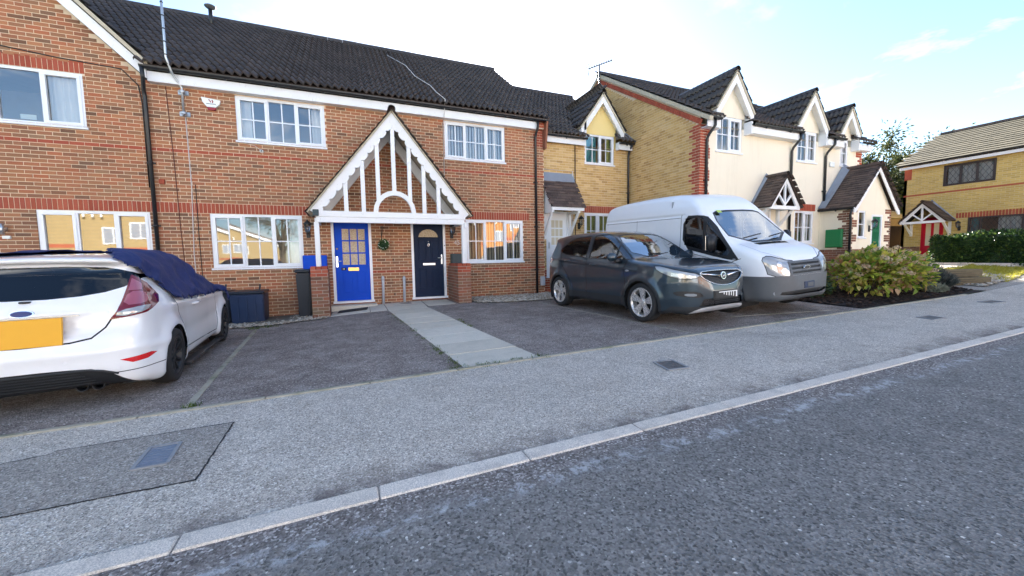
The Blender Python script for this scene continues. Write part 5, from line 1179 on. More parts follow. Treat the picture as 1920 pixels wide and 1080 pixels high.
door_leaf(FH, *hF[0], "door_red", "red", fmat="door_red", fr=FF, fw=.05); mb = MB(); mb.box(24.1, 24.12, 8.5, 9.22, .86, 2.78); mb.build("hall_wall", M["dark_void"], FH)
kF = .48; RFX = 27.57; sF = math.sqrt(1+kF*kF)
def zF(x): return 5.20 + (x-23.75)*kF
roF = roof_slab(FH, [(23.72, 10.05, zF(23.72)), (23.72, .3, zF(23.72)), (RFX, .3, zF(RFX)), (RFX, 10.05, zF(RFX))])
tile_roof(roF, (23.70, 10.08, zF(23.70)+.01), (0, -1, 0), (1, 0, kF), 9.6, (RFX-23.7)*sF, "flat", "tile_buff", nind=300)
roof_slab(FH, [(RFX, 10.05, zF(RFX)), (RFX, .3, zF(RFX)), (31.6, .3, 5.1), (31.6, 10.05, 5.1)], name="rear_roof", mat="tile_buff")
ridge(roF, (RFX, 10.08, zF(RFX)+.02), (RFX, .3, zF(RFX)+.02), "tile_plain", r=.10)
mb = MB(); mb.prism([(24, 5.0), (23.85, 5.18), (RFX, zF(RFX)-.05), (31.5, 5.1), (31.5, 5.0)], 9.82, 9.92); mb.build("gable_wall", M["brick_far"], FH)
board(FH, FF, -10.0, -.5, 5.00, 5.12, -.22, -.19, "fascia"); gutter(FH, (23.72, 10.02, 5.21), (23.72, .5, 5.21))
fc = thing("door_canopy", "white timber gabled canopy over the red front door", "canopy", (23.6, 8.85, 2.6)); gable_canopy(fc, FF, -8.92, .74, 2.62, 3.42, .80, .8, "tile_plain")
lantern(24.0, 8.02, 2.25, "black lantern on yellow brick right of the red door", -90)
# carport / outbuilding in the gap
gr = thing("outbuilding", "low brown-tiled outbuilding in the gap between the cottages and the far house", "outbuilding", (25, 13.5, .8))
rs = roof_slab(gr, [(20.5, 11.2, 3.0), (28.5, 11.2, 3.0), (28.5, 15.4, 5.2), (20.5, 15.4, 5.2)]); tile_roof(rs, (20.5, 11.18, 3.02), (1, 0, 0), (0, 4.2, 2.2), 8.0, 4.7, "flat", "tile_buff", nind=40)
mb = MB(); mb.box(20.6, 28.4, 15.2, 15.3, .4, 2.9).box(20.6, 20.75, 11.5, 15.2, .4, 2.9).box(28.3, 28.4, 11.5, 15.2, .4, 2.9); mb.build("wall", M["timber_dark"], gr)
mb = MB(); mb.box(20.5, 28.5, 11.20, 11.26, 2.62, 2.98); mb.build("fascia", M["timber_dark"], gr)
for k in range(14): mb = MB(); x = 20.8+k*.27; mb.box(x, x+.25, 11.48, 11.52, .4, 1.75); mb.build("gate_board", M["timber_dark"], gr)
# ---------------------------------------------------------------- houses opposite (seen mirrored in the windows), sunlit
oc = [("brick_multi", "orange"), ("brick_far", "yellow"), ("render_cream", "cream"), ("brick_far", "yellow"), ("brick_multi", "orange")]
plain("render_white", (.74,.75,.76), .9, var=.08, scale=3)
plain("brick_gold", (.34,.25,.12), .9, var=.15, scale=5)
plain("brick_orange", (.46,.20,.06), .9, var=.25, scale=5)
olab = ["orange-brick house opposite, mirrored in the window right of the navy door", "yellow-brick gabled house opposite, mirrored in the left-hand slatted-blind window", "white house opposite, facing the two front doors", "broad white house opposite, right of the orange-brick one", "distant yellow-brick house across the green, mirrored beside the blue door", "white gabled house opposite, far left of the row"]
for i, (x0, x1, yf, mt_, gab) in enumerate([(9.5, 17.5, -14.0, "brick_orange", 1), (-20.5, -11.5, -14.5, "brick_gold", 1), (-1.5, 8.5, -14.5, "render_white", 0), (18.8, 28.5, -15, "render_white", 0), (-20, -6.5, -42, "brick_gold", 1), (-31, -21.8, -14, "render_white", 1)]):
    zb = gz(x0, -10); h = thing("opposite_house", olab[i], "house", ((x0+x1)/2, yf, zb), group=None)
    mb = MB(); mb.box(x0, x1, yf-7, yf, zb-.3, zb+4.9)
    if gab: mb.prism([(x0, zb+4.9), (x1, zb+4.9), ((x0+x1)/2, zb+7.6)], yf-7, yf)
    mb.build("wall", M[mt_], h); mb = MB(); xm = (x0+x1)/2
    if gab:
        for sg in (-1, 1): mb.prism([(xm, zb+7.85), (xm, zb+7.6), (xm+sg*((x1-x0)/2+.4), zb+4.6), (xm+sg*((x1-x0)/2+.4), zb+4.85)], yf-7.2, yf+.3)
    else: mb.prism([(yf+.4, zb+4.7), (yf+.4, zb+4.95), (yf-3.5, zb+7.7), (yf-7.4, zb+4.95), (yf-7.4, zb+4.7)], x0-.3, x1+.3, axis='x')
    mb.build("roof", M["tile_plain"], h)
    if gab:
        for sg in (-1, 1):
            mb = MB(); mb.prism([(xm, zb+7.55), (xm, zb+7.2), (xm+sg*((x1-x0)/2+.3), zb+4.35), (xm+sg*((x1-x0)/2+.3), zb+4.7)], yf+.3, yf+.34); mb.build("bargeboard", M["white_paint"], h)
        for q in range(-3, 4): mb = MB(); mb.box(xm+q*.45-.06, xm+q*.45+.06, yf+.28, yf+.32, zb+5.2, zb+7.1-abs(q)*.5); mb.build("gable_strut", M["white_paint"], h)
    mb = MB(); mb.box(x0, x1, yf-.001, yf+.012, zb+2.55, zb+2.78); mb.build("string_course", M["brick_red"], h)
    for wx in (x0+1.2, xm+1.2):
        for wz in (.9, 3.4):
            mb = MB(); mb.box(wx, wx+1.7, yf, yf+.06, zb+wz, zb+wz+1.15); w_ = mb.build("window", M["white_upvc"], h); mb = MB()
            for q in range(3): mb.box(wx+.07+q*.54, wx+.55+q*.54, yf+.061, yf+.066, zb+wz+.07, zb+wz+1.08)
            mb.build("pane", M["lead"], w_)
    mb = MB(); mb.box(xm-.5, xm+.45, yf, yf+.07, zb, zb+2.1); mb.build("door", M["white_upvc"], h)
# ---------------------------------------------------------------- beds, stones, bins, plants
def in_poly(x, y, P):
    c = False; j = len(P)-1
    for i in range(len(P)):
        if (P[i][1] > y) != (P[j][1] > y) and x < (P[j][0]-P[i][0])*(y-P[i][1])/(P[j][1]-P[i][1])+P[i][0]: c = not c
        j = i
    return c
def scatter(poly, n):
    xs = [p[0] for p in poly]; ys = [p[1] for p in poly]; out = []
    while len(out) < n:
        x, y = random.uniform(min(xs), max(xs)), random.uniform(min(ys), max(ys))
        if in_poly(x, y, poly): out.append((x, y))
    return out
OCT = ([(1,0,0),(-1,0,0),(0,1,0),(0,-1,0),(0,0,1),(0,0,-1),(.62,.62,.5),(-.62,.62,.5),(-.62,-.62,.5),(.62,-.62,.5)], [(4,9,6),(4,6,7),(4,7,8),(4,8,9),(9,0,6),(6,2,7),(7,1,8),(8,3,9),(6,0,2),(7,2,1),(8,1,3),(9,3,0)])
def stones_bed(name, poly, n, s0, s1, mat, bedmat, label, flat=.55, dz=.012):
    mb = MB(); mb.add([(x, y, gz(x, y)+dz) for x, y in poly], [tuple(range(len(poly)))]); tag(mb.build(name+"_bed", M[bedmat]), kind="structure")
    mb = MB()
    for x, y in scatter(poly, n):
        s_ = random.uniform(s0, s1); a = random.uniform(0, 6.28); sx, sy, sz = s_*random.uniform(.7, 1.3), s_*random.uniform(.6, 1.0), s_*flat*random.uniform(.7, 1.3); ca, sa = math.cos(a), math.sin(a); tl = random.uniform(-.4, .4)
        z0 = gz(x, y)+dz+sz*.35+random.uniform(0, s_*.35)
        mb.add([(x+ca*vx*sx-sa*vy*sy, y+sa*vx*sx+ca*vy*sy, z0+vz*sz+vx*sx*tl) for vx, vy, vz in OCT[0]], OCT[1])
    return tag(mb.build(name, M[mat]), label, name.replace("_", " "), kind="stuff")
stones_bed("gravel", [(-2.95, 9.25), (-1.6, 9.22), (-.5, 9.28), (-.42, 9.48), (-.78, 9.55), (-.8, 10.55), (-3.6, 10.55), (-3.6, 9.3)], 2600, .012, .034, "gravel_stone", "gravel_bed", "buff gravel strip along the wall beside the white car")
stones_bed("gravel", [(2.95, 9.25), (3.6, 9.02), (5.6, 8.95), (5.6, 10.55), (2.88, 10.55)], 2600, .014, .038, "gravel_stone", "gravel_bed", "pale gravel strip along the wall below the right-hand window")
stones_bed("gravel", [(14.6, 4.35), (17.6, 4.6), (18.3, 5.9), (14.9, 6.3)], 1500, .02, .05, "gravel_stone", "gravel_bed", "pale gravel beside the timber sleepers")
BED = [(9.05, 4.22), (13.75, 4.30), (14.25, 4.9), (14.1, 6.6), (9.6, 7.6), (9.02, 7.0)]
stones_bed("bark_mulch", BED, 5200, .015, .05, "mulch_chip", "soil", "dark bark mulch in the planting bed", .4)
vg = [(16.0, 4.40), (20.9, 5.15), (21.8, 6.9), (18.4, 6.6)]; mb = MB(); mb.add([(x, y, gz(x, y)+.02) for x, y in vg], [(0,1,2,3)]); tag(mb.build('grass_verge', M['verge_grass']), kind='structure')
def tufts(name, pts, n, h, mat, label, spread=.05):
    mb = MB()
    for (x, y) in pts:
        for k in range(n):
            a = random.uniform(0, 6.28); r = abs(random.gauss(0, spread)); bx, by = x+math.cos(a)*r, y+math.sin(a)*r; z = gz(bx, by); hh = h*random.uniform(.4, 1.2); d = random.uniform(0, 6.28); w = random.uniform(.002, .005); lx, ly = math.cos(d), math.sin(d); bend = hh*random.uniform(.2, .9)
            mb.add([(bx-ly*w, by+lx*w, z), (bx+ly*w, by-lx*w, z), (bx+lx*bend*.5+ly*w*.7, by+ly*bend*.5-lx*w*.7, z+hh*.7), (bx+lx*bend, by+ly*bend, z+hh)], [(0,1,2,3)])
    return tag(mb.build(name, M[mat]), label, "weeds", kind="stuff")
pts = []
for k in range(34): y = 4.22 + (random.random()**1.6)*4.6; pts.append((pl(y)-.03+random.gauss(0, .015), y))
for k in range(10): pts.append((pr(6.8+random.gauss(0, .2))+.03, 6.8+random.gauss(0, .25)))
for k in range(26): pts.append((random.uniform(1.0, 2.2), 4.19+random.gauss(0, .01)))
for k in range(26): pts.append((-1.70+random.gauss(0, .17), 9.10+random.gauss(0, .08)))
for k in range(8): pts.append((-1.36+random.gauss(0, .05), 4.24+random.gauss(0, .03)))
tufts("grass", scatter(vg, 520), 9, .09, "leaf_verge", "short yellow-green grass on the sunlit verge", .06)
tufts("weeds", pts, 14, .026, "leaf_grass", "small green weeds along the path edge and at the gravel corner")
# bins and boxes by the wall
def storage(x0, x1, y0, y1, h, mat, label, tilt=0., handles=True):
    z = min(gz(x0, y0), gz(x1, y0))+.03; t_ = thing("storage_box", label, "storage box", ((x0+x1)/2, (y0+y1)/2, z))
    mb = MB(); bm = bmesh.new(); bmesh.ops.create_cube(bm, size=1)
    for v in bm.verts: s_ = 1-.05*(v.co.z < 0); v.co = Vector(((x0+x1)/2+v.co.x*(x1-x0)*s_, (y0+y1)/2+v.co.y*(y1-y0)*s_, z+(v.co.z+.5)*(h-.06)))
    bmesh.ops.bevel(bm, geom=bm.edges[:], offset=.02, segments=2, affect='EDGES'); mb.bm(bm); mb.build("body", M[mat], t_)
    mb = MB()
    for k in range(3): x = x0+(x1-x0)*(.25+.25*k); mb.box(x-.012, x+.012, y0-.008, y0+.01, z+.06, z+h-.12, c=.004)
    mb.build("rib", M[mat], t_)
    mb = MB(); mb.box(x0-.02, x1+.02, y0-.03, y1+.01, z+h-.06, z+h, c=.018); mb.build("lid", M["bin_black"], t_)
    if handles:
        mb = MB(); mb.bar((x1-.12, (y0+y1)/2, z+h), (x1-.10, (y0+y1)/2, z+h+.13), .03, .03); mb.build("handle", M["bin_black"], t_)
    return t_
storage(-2.78, -2.36, 9.90, 10.42, .70, "bin_black", "dark blue-black storage box half hidden behind the white car's nose")
storage(-2.34, -1.72, 9.80, 10.42, .68, "bin_navy", "navy plastic storage box standing on gravel against the brick")
wb = thing("wheelie_bin", "tall black bin squeezed between the wall and the weathered pier by the blue door", "bin", (-1.0, 10.15, -.02))
mb = MB(); bm = bmesh.new(); bmesh.ops.create_cube(bm, size=1)
for v in bm.verts: s_ = .82 if v.co.z < 0 else 1; v.co = Vector((-.95+v.co.x*.30*s_, 10.14+v.co.y*.5*s_, .02+(v.co.z+.5)*1.02))
bmesh.ops.bevel(bm, geom=bm.edges[:], offset=.03, segments=2, affect='EDGES'); mb.bm(bm); mb.build("body", M["bin_black"], wb)
mb = MB(); mb.box(-1.12, -.79, 9.87, 10.42, 1.04, 1.12, c=.03); mb.build("lid", M["bin_black"], wb)
mb = MB(); mb.tube([(-1.1, 10.44, 1.02), (-.82, 10.44, 1.02)], .018, 8); mb.build("handle", M["bin_black"], wb)
for x in (-1.09, -.83): mb = MB(); mb.lathe([(0,-.03), (.10,-.03), (.10,.03), (0,.03)], (x, 10.36, .11), axis='x', n=16); mb.build("wheel", M["rubber"], wb)
# leaf makers
def leaf_mesh(mb, c, d, up, L, w, fold=.25):
    """one pointed leaf: 6 faces about a folded midrib"""
    d = d.normalized(); s_ = d.cross(up)
    if s_.length < 1e-4: s_ = d.cross(Vector((1, .3, 0)))
    s_.normalize(); n = s_.cross(d); droop = -n*L*.12
    m = [c, c+d*L*.35, c+d*L*.7+droop*.4, c+d*L+droop]; l1 = [c+d*L*.30-s_*w*.5+n*w*fold, c+d*L*.62-s_*w*.42+n*w*fold*.8+droop*.3]; r1 = [c+d*L*.30+s_*w*.5+n*w*fold, c+d*L*.62+s_*w*.42+n*w*fold*.8+droop*.3]
    mb.add(m+l1+r1, [(0,1,4),(1,2,5,4),(2,3,5),(0,6,1),(1,6,7,2),(2,7,3)], 0, False)
def rdir(): return Vector((random.gauss(0,1), random.gauss(0,1), random.gauss(0,1))).normalized()
def shrub(name, label, cat, c, rad, n, L, w, mat, clumps=9, nind=0, upb=.3, stems=True, stemmat="bark", group=None, base=None):
    base = base if base is not None else gz(c[0], c[1]); t_ = thing(name, label, cat, (c[0], c[1], base), group=group); rad = Vector(rad); c = Vector(c)
    cl = []
    for k in range(clumps):
        d = rdir(); d.z = abs(d.z)*.9-.2; cl.append((Vector((c.x+d.x*rad.x*.6, c.y+d.y*rad.y*.6, c.z+d.z*rad.z*.55)), random.uniform(.38, .62)))
    mbj = MB(); items = []
    for k in range(n):
        cc, rr = random.choice(cl); d = rdir(); p = cc + Vector((d.x*rad.x*rr, d.y*rad.y*rr, d.z*rad.z*rr))*random.uniform(.6, 1.08)
        if p.z < base+.03: continue
        items.append((p, (d+rdir()*.7+Vector((0,0,upb))).normalized(), L*random.uniform(.6, 1.25)))
    items.sort(key=lambda i: (i[0]-CAMP).length)
    if nind:
        mm = MB(); leaf_mesh(mm, Vector((0,0,0)), Vector((0,1,0)), Vector((0,0,1)), L, w); me = shared("leaf", mm, M[mat])
    if nind: cr_ = link("foliage", bpy.data.meshes.new("foliage"), t_) if False else None
    o_ = Vector(t_.location); mj = MB(); st = max(1, len(items)//max(1, nind)) if nind else 0
    for k, (p, d, l) in enumerate(items):
        if nind and k < nind:
            o = bpy.data.objects.new("leaf", me); COL.objects.link(o); o.parent = t_; o.location = p-o_; o.rotation_euler = d.to_track_quat('Y', 'Z').to_euler(); o.scale = (l/L,)*3
        else: leaf_mesh(mj, p, d, Vector((random.gauss(0,.4), random.gauss(0,.4), 1)), l, w*l/L)
    mj.build("leaves", M[mat], t_, kind="stuff")
    if stems:
        ms = MB()
        for cc, rr in cl:
            b = Vector((c.x+random.gauss(0, rad.x*.12), c.y+random.gauss(0, rad.y*.12), base-.03)); ms.tube([b, b.lerp(cc, .5)+rdir()*.05, cc], [.014, .010, .005], 5)
        ms.build("stems", M[stemmat], t_)
    return t_, cl
hyd, cl = shrub("hydrangea", "large flowering bush with yellow-green leaves and faded pink heads beside the pavement", "shrub", (11.35, 5.05, .76), (1.32, .85, .62), 3600, .13, .08, "leaf_hydrangea", 16, nind=300)
mm = MB()
for k in range(46):
    d = rdir(); d.z = d.z*.75+.25; c = d*.085*random.uniform(.8, 1.05); s_ = d.cross(rdir()).normalized(); u = d.cross(s_)
    for q in range(4): a = q*math.pi/2+.4; e = (s_*math.cos(a)+u*math.sin(a)); f = (s_*math.cos(a+1.1)+u*math.sin(a+1.1)); mm.add([c, c+e*.014+d*.003, c+(e+f)*.013, c+f*.014+d*.003], [(0,1,2,3)])
hme = shared("flower_head", mm, M["petal_faded"])
for k in range(42):
    d = rdir(); d.z = abs(d.z)*.9+.1
    if d.y > .5: d.y *= -1
    p = Vector((11.35+d.x*1.30*random.uniform(.85, 1.05), 5.05+d.y*.85*random.uniform(.85, 1.05), .74+d.z*.64*random.uniform(.85, 1.08)))
    o = bpy.data.objects.new("flower_head", hme); COL.objects.link(o); o.parent = hyd; o.location = p-Vector(hyd.location); o.rotation_euler = (random.uniform(-.4,.4), random.uniform(-.4,.4), random.uniform(0, 6)); s_ = random.uniform(.6, 1.0); o.scale = (s_, s_, s_*.85)
shrub("shrub", "low dark green shrub between the van and the flowering bush", "shrub", (9.75, 5.55, .50), (.55, .5, .33), 700, .09, .045, "leaf_dark", 8)
shrub("shrub", "dark red low plant at the cottage wall behind the flowering bush", "shrub", (11.9, 6.6, .75), (.6, .35, .38), 500, .08, .035, "leaf_red", 7)
shrub("shrub", "bright green broad-leaved plant against the plinth right of the van", "shrub", (11.75, 7.2, .95), (.4, .25, .42), 220, .15, .10, "leaf_dark", 6)
def spiky(name, label, c, rad, h, n, mat, w=.006):
    base = gz(c[0], c[1]); t_ = thing(name, label, "shrub", (c[0], c[1], base)); mb = MB()
    for k in range(n):
        a = random.uniform(0, 6.28); r = math.sqrt(random.random()); d = Vector((math.cos(a)*r*rad, math.sin(a)*r*rad, 0)); b = Vector((c[0], c[1], base))+d*.45; tp = Vector((c[0], c[1], base))+d*1.0+Vector((0, 0, h*math.sqrt(max(.05, 1-r*r*.75))*random.uniform(.7, 1.05))); s_ = Vector((math.sin(a), -math.cos(a), 0))*w; m = b.lerp(tp, .55)+Vector((0,0,h*.1))
        mb.add([b-s_, b+s_, m+s_*1.3, tp, m-s_*1.3], [(0,1,2,3,4)])
        for q in range(3): p = m.lerp(tp, q/3); e = rdir()*.05; mb.add([p, p+e+s_, p+e*1.4, p+e-s_], [(0,1,2,3)])
    mb.build("sprigs", M[mat], t_, kind="stuff"); mb = MB()
    for k in range(9): a = k*.7; mb.tube([(c[0], c[1], base-.02), (c[0]+math.cos(a)*rad*.4, c[1]+math.sin(a)*rad*.4, base+h*.4)], [.012, .006], 5)
    mb.build("stems", M["bark"], t_)
spiky("lavender", "grey-purple lavender mound in front of the timber sleepers", (13.55, 4.85, .3), .42, .50, 900, "leaf_lavender")
spiky("lavender", "larger dull lavender mound behind, against the sleepers", (14.15, 5.25, .3), .45, .62, 900, "leaf_lavender")
spiky("silver_shrub", "small silvery plant at the tip of the mulch bed", (12.75, 4.62, .3), .28, .26, 500, "leaf_silver", .009)
# timber sleepers
for i, (cx_, cy_, L_, z0, an, lb) in enumerate([(14.85, 4.78, 1.15, 0, -20, "lower weathered timber sleeper, nearest the pavement"), (14.72, 4.90, 1.15, .21, -20, "upper weathered timber sleeper on top of the stack"), (15.25, 5.35, 1.3, 0, 62, "short timber sleeper end behind the stack")]):
    z = gz(cx_, cy_)+z0; t_ = thing("timber_sleeper", lb, "timber sleeper", (cx_, cy_, z), R(an), group="sleepers edging the bed"); mb = MB(); mb.box(-L_/2, L_/2, -.11, .11, 0, .20, c=.014)
    for v in range(len(mb.v)): a, b, c = mb.v[v]; mb.v[v] = (a+random.uniform(-.006,.006), b+random.uniform(-.006,.006), c+random.uniform(-.004,.004))
    mb.build("beam", M["timber_sleeper"], t_, world=False); mb = MB()
    for q in range(3): mb.bar((-L_*.45+q*.1, -.114, .04+q*.05), (L_*.35-q*.15, -.114, .05+q*.05), .006, .008)
    mb.build("crack", M["dark_void"], t_, world=False)
# hedge in front of the far house
hd = thing("hedge", "clipped dark green hedge in front of the yellow-brick house", "hedge", (22.45, 5.2, .7)); hx0, hx1, hy0, hy1, hz0, hz1 = 22.0, 22.9, 1.5, 8.12, .55, 1.87
mb = MB(); mb.box(hx0+.1, hx1-.1, hy0+.1, hy1-.1, hz0, hz1-.1); mb.build("core", M["leaf_dark"], hd); mb = MB()
for k in range(11000):
    f = random.random(); x, y, z = random.uniform(hx0, hx1), random.uniform(hy0, hy1), random.uniform(hz0, hz1)
    if f < .62: x = hx0; n_ = Vector((-1,0,0))
    elif f < .85: z = hz1; n_ = Vector((0,0,1))
    else: y = hy1; n_ = Vector((0,1,0))
    off = .07*math.sin(y*2.3+z*3)+.05*math.sin(y*5.1+x*7)+random.uniform(-.10, .05)
    p = Vector((x, y, z))+n_*off; leaf_mesh(mb, p, (n_+rdir()*.8), rdir(), random.uniform(.07, .12), .055)
mb.build("leaves", M["leaf_hedge"], hd, kind="stuff")
mb = MB()
for k in range(12): y = hy0+.3+k*.57; mb.tube([(22.45, y, .5), (22.45, y+.04, 1.5)], [.03, .015], 6)
mb.build("stems", M["bark"], hd)
mb = MB(); mb.add([(22.0, -4.6, gz(21.9, 3)+.02), (34, -4.6, .75), (34, 12.5, .9), (22.0, 12.5, gz(21.9, 10)+.05), (22.0, 4.15, gz(21.9, 4.15)+.03)], [(0,1,2,3,4)]); tag(mb.build("front_lawn", M["grass_ground"]), kind="structure")
bk = tag(bpy.data.objects.new("side_kerb", None), kind="structure"); COL.objects.link(bk)
for k in range(11): mb = MB(); y = 2.3+k*.915; mb.box(21.88, 22.02, y+.004, y+.911, gz(21.9, y)-.1, gz(21.9, y)+.11, c=.012); mb.build("kerb_stone", M["kerb"], bk)
# trees
def tree(name, label, x, y, z0, H, cr, n, L, mat="leaf_tree", dens=.9, group=None):
    t_ = thing(name, label, "tree", (x, y, z0), group=group); mb = MB(); tips = []
    mb.tube([(x, y, z0-.2), (x+.1, y, z0+H*.25), (x+.05, y+.1, z0+H*.45)], [.035*H, .026*H, .02*H], 9)
    for k in range(15):
        a = k*2.4; s_ = Vector((x+.06, y+.05, z0+H*random.uniform(.25, .48))); e = Vector((x+math.cos(a)*cr*random.uniform(.45, .9), y+math.sin(a)*cr*random.uniform(.45, .9), z0+H*random.uniform(.5, .92))); m = s_.lerp(e, .5)+Vector((0,0,H*.05))
        mb.tube([s_, m, e], [.011*H, .007*H, .003*H], 6); tips += [e, m.lerp(e, .5), m]
        for q in range(7):
            f = e+rdir()*cr*.42; f.z = max(f.z, z0+H*.22); g_ = m.lerp(e, .15+.12*q); mb.tube([g_, g_.lerp(f, .5)+rdir()*.05*cr, f], [.004*H, .0025*H, .001*H], 5); tips += [f, g_.lerp(f, .7)]
    mb.build("trunk", M["bark"], t_); mb = MB(); tips.append(Vector((x, y, z0+H*.92)))
    for k in range(n): c = random.choice(tips); d = rdir(); p = c+d*cr*.11*abs(random.gauss(0, 1)); leaf_mesh(mb, p, d+Vector((0,0,-.3)), rdir(), L*random.uniform(.6, 1.3), L*.55)
    mb.build("crown", M[mat], t_, kind="stuff")
tree("tree", "leafy tree rising in the gap behind the far yellow-brick house", 36.0, 15.2, .5, 7.8, 4.8, 55000, .19)
tree("tree", "smaller paler tree behind the outbuilding in the gap", 33.6, 15.0, .5, 4.8, 2.0, 11000, .14)
tree("tree", "unseen tree added behind the cream cottages to shade the pavement", 18.4, 16.0, .6, 8.2, 1.8, 15000, .20)  # out of view, added to keep the sun off the far pavement
tree("tree", "thin tree opposite, behind the camera side of the street", -3.5, -10.5, .0, 6.5, 2.0, 900, .12)
# ---------------------------------------------------------------- vehicles: one smooth body surface each, cut into panels, glass and lamps
def chaikin(P, n=2):
    for _ in range(n):
        Q = []
        for i in range(len(P)):
            a, b = P[i], P[(i+1) % len(P)]; Q += [(a[0]*.75+b[0]*.25, a[1]*.75+b[1]*.25), (a[0]*.25+b[0]*.75, a[1]*.25+b[1]*.75)]
        P = Q
    return P
def poly_sdf(P, xs, zs):
    X, Z = np.meshgrid(xs, zs, indexing='ij'); d2 = np.full(X.shape, 1e9); ins = np.zeros(X.shape, bool)
    for i in range(len(P)):
        ax, az = P[i]; bx, bz = P[(i+1) % len(P)]; ex, ez = bx-ax, bz-az; L = ex*ex+ez*ez+1e-12
        t = np.clip(((X-ax)*ex+(Z-az)*ez)/L, 0, 1); d2 = np.minimum(d2, (X-ax-t*ex)**2+(Z-az-t*ez)**2)
        c = (az > Z) != (bz > Z); ins ^= c & (X < (bx-ax)*(Z-az)/(bz-az+1e-12)+ax)
    d = np.sqrt(d2); return np.where(ins, -d, d)
class Body:
    def __init__(s, prof, W, k=.10, crown=.06, bumps=None, h=.036):
        s.xs = np.linspace(min(p[0] for p in prof)-.3, max(p[0] for p in prof)+.3, 320); s.zs = np.linspace(-.1, max(p[1] for p in prof)+.3, 200)
        s.sd = poly_sdf(chaikin(prof), s.xs, s.zs); s.W = W; s.k = k; s.crown = crown; s.bumps = bumps; s.h = h; s.off = 0.
        s.lo = (s.xs[0]+.2, -1.15, .0); s.hi = (s.xs[-1]-.2, 1.15, s.zs[-1]-.15)
    def F(s, x, y, z):
        zz = z + s.crown*y*y*np.clip((z-.6)/.5, 0, 1); fx = np.clip((x-s.xs[0])/(s.xs[1]-s.xs[0]), 0, len(s.xs)-1.001); fz = np.clip((zz-s.zs[0])/(s.zs[1]-s.zs[0]), 0, len(s.zs)-1.001)
        i = fx.astype(int); j = fz.astype(int); u = fx-i; v = fz-j; A = s.sd
        a = (A[i,j]*(1-u)+A[i+1,j]*u)*(1-v)+(A[i,j+1]*(1-u)+A[i+1,j+1]*u)*v
        b = (np.abs(y)-s.W(x, z))*.85
        k = s.k; h = np.clip(.5+.5*(a-b)/k, 0, 1); f = b*(1-h)+a*h+k*h*(1-h)
        if s.bumps is not None: f = f + s.bumps(x, y, z)
        return f - s.off
    def grad(s, P, e=.004):
        x, y, z = P.T; g = np.stack([s.F(x+e,y,z)-s.F(x-e,y,z), s.F(x,y+e,z)-s.F(x,y-e,z), s.F(x,y,z+e)-s.F(x,y,z-e)], 1)/(2*e); return g
    def nets(s, off=0.):
        s.off = off; h = s.h; ax = [np.arange(s.lo[i]-off, s.hi[i]+off+h, h) for i in range(3)]; X, Y, Z = np.meshgrid(*ax, indexing='ij'); V = s.F(X, Y, Z); I = V < 0
        c = [(a, b, d) for a in (0,1) for b in (0,1) for d in (0,1)]; n = np.array(V.shape)-1
        sl = lambda A, q: A[q[0]:q[0]+n[0], q[1]:q[1]+n[1], q[2]:q[2]+n[2]]
        cnt = sum(sl(I, q).astype(int) for q in c); act = (cnt > 0) & (cnt < 8); idx = np.full(act.shape, -1); ii = np.argwhere(act); idx[act] = np.arange(len(ii))
        acc = np.zeros((len(ii), 3)); num = np.zeros(len(ii))
        for a in c:
            for d in range(3):
                if a[d]: continue
                b = list(a); b[d] = 1; va = sl(V, a)[act]; vb = sl(V, b)[act]; m = (va < 0) != (vb < 0); t = np.where(m, va/(va-vb+1e-12), 0)
                p = np.tile(np.array(a, float), (len(ii), 1)); p[:, d] = t; acc += p*m[:, None]; num += m
        P = np.stack([ax[i][0] for i in range(3)]) + (ii + acc/num[:, None])*h; Q = []
        for d in range(3):
            o = [x for x in range(3) if x != d]; A = [slice(None)]*3; B = [slice(None)]*3; A[d] = slice(0, -1); B[d] = slice(1, None); ch = I[tuple(A)] != I[tuple(B)]; e = np.argwhere(ch)
            e = e[(e[:, o[0]] > 0) & (e[:, o[1]] > 0) & (e[:, o[0]] < n[o[0]]) & (e[:, o[1]] < n[o[1]])]
            def cell(da, db): q = e.copy(); q[:, o[0]] += da; q[:, o[1]] += db; return idx[q[:, 0], q[:, 1], q[:, 2]]
            q = np.stack([cell(-1,-1), cell(0,-1), cell(0,0), cell(-1,0)], 1); ins = I[e[:, 0], e[:, 1], e[:, 2]]; fl = ins if d != 1 else ~ins
            q = np.where(fl[:, None], q, q[:, ::-1]); Q.append(q)
        for _ in range(4): g = s.grad(P); f = s.F(*P.T); P = P - g*(np.clip(f, -.03, .03)/(np.sum(g*g, 1)+1e-9))[:, None]
        return P, np.concatenate(Q)
def inside2(P, pt):
    return in_poly(pt[0], pt[1], P)
def offpoly(P, d):
    n = len(P); area = sum(P[i][0]*P[(i+1) % n][1]-P[(i+1) % n][0]*P[i][1] for i in range(n)); sg = 1 if area > 0 else -1; out = []
    for i in range(n):
        a, b, c = Vector(P[i-1]), Vector(P[i]), Vector(P[(i+1) % n]); e1 = (b-a).normalized(); e2 = (c-b).normalized(); n1 = Vector((e1.y, -e1.x))*sg; n2 = Vector((e2.y, -e2.x))*sg; m = n1+n2; m = m/max(.3, m.dot(n1)) if m.length > 1e-6 else n1; m = m*min(1, 2.2/max(m.length, 1e-6)); out.append((b.x+m.x*d, b.y+m.y*d))
    return out
def rpoly(P, r=1): return chaikin(P, r)
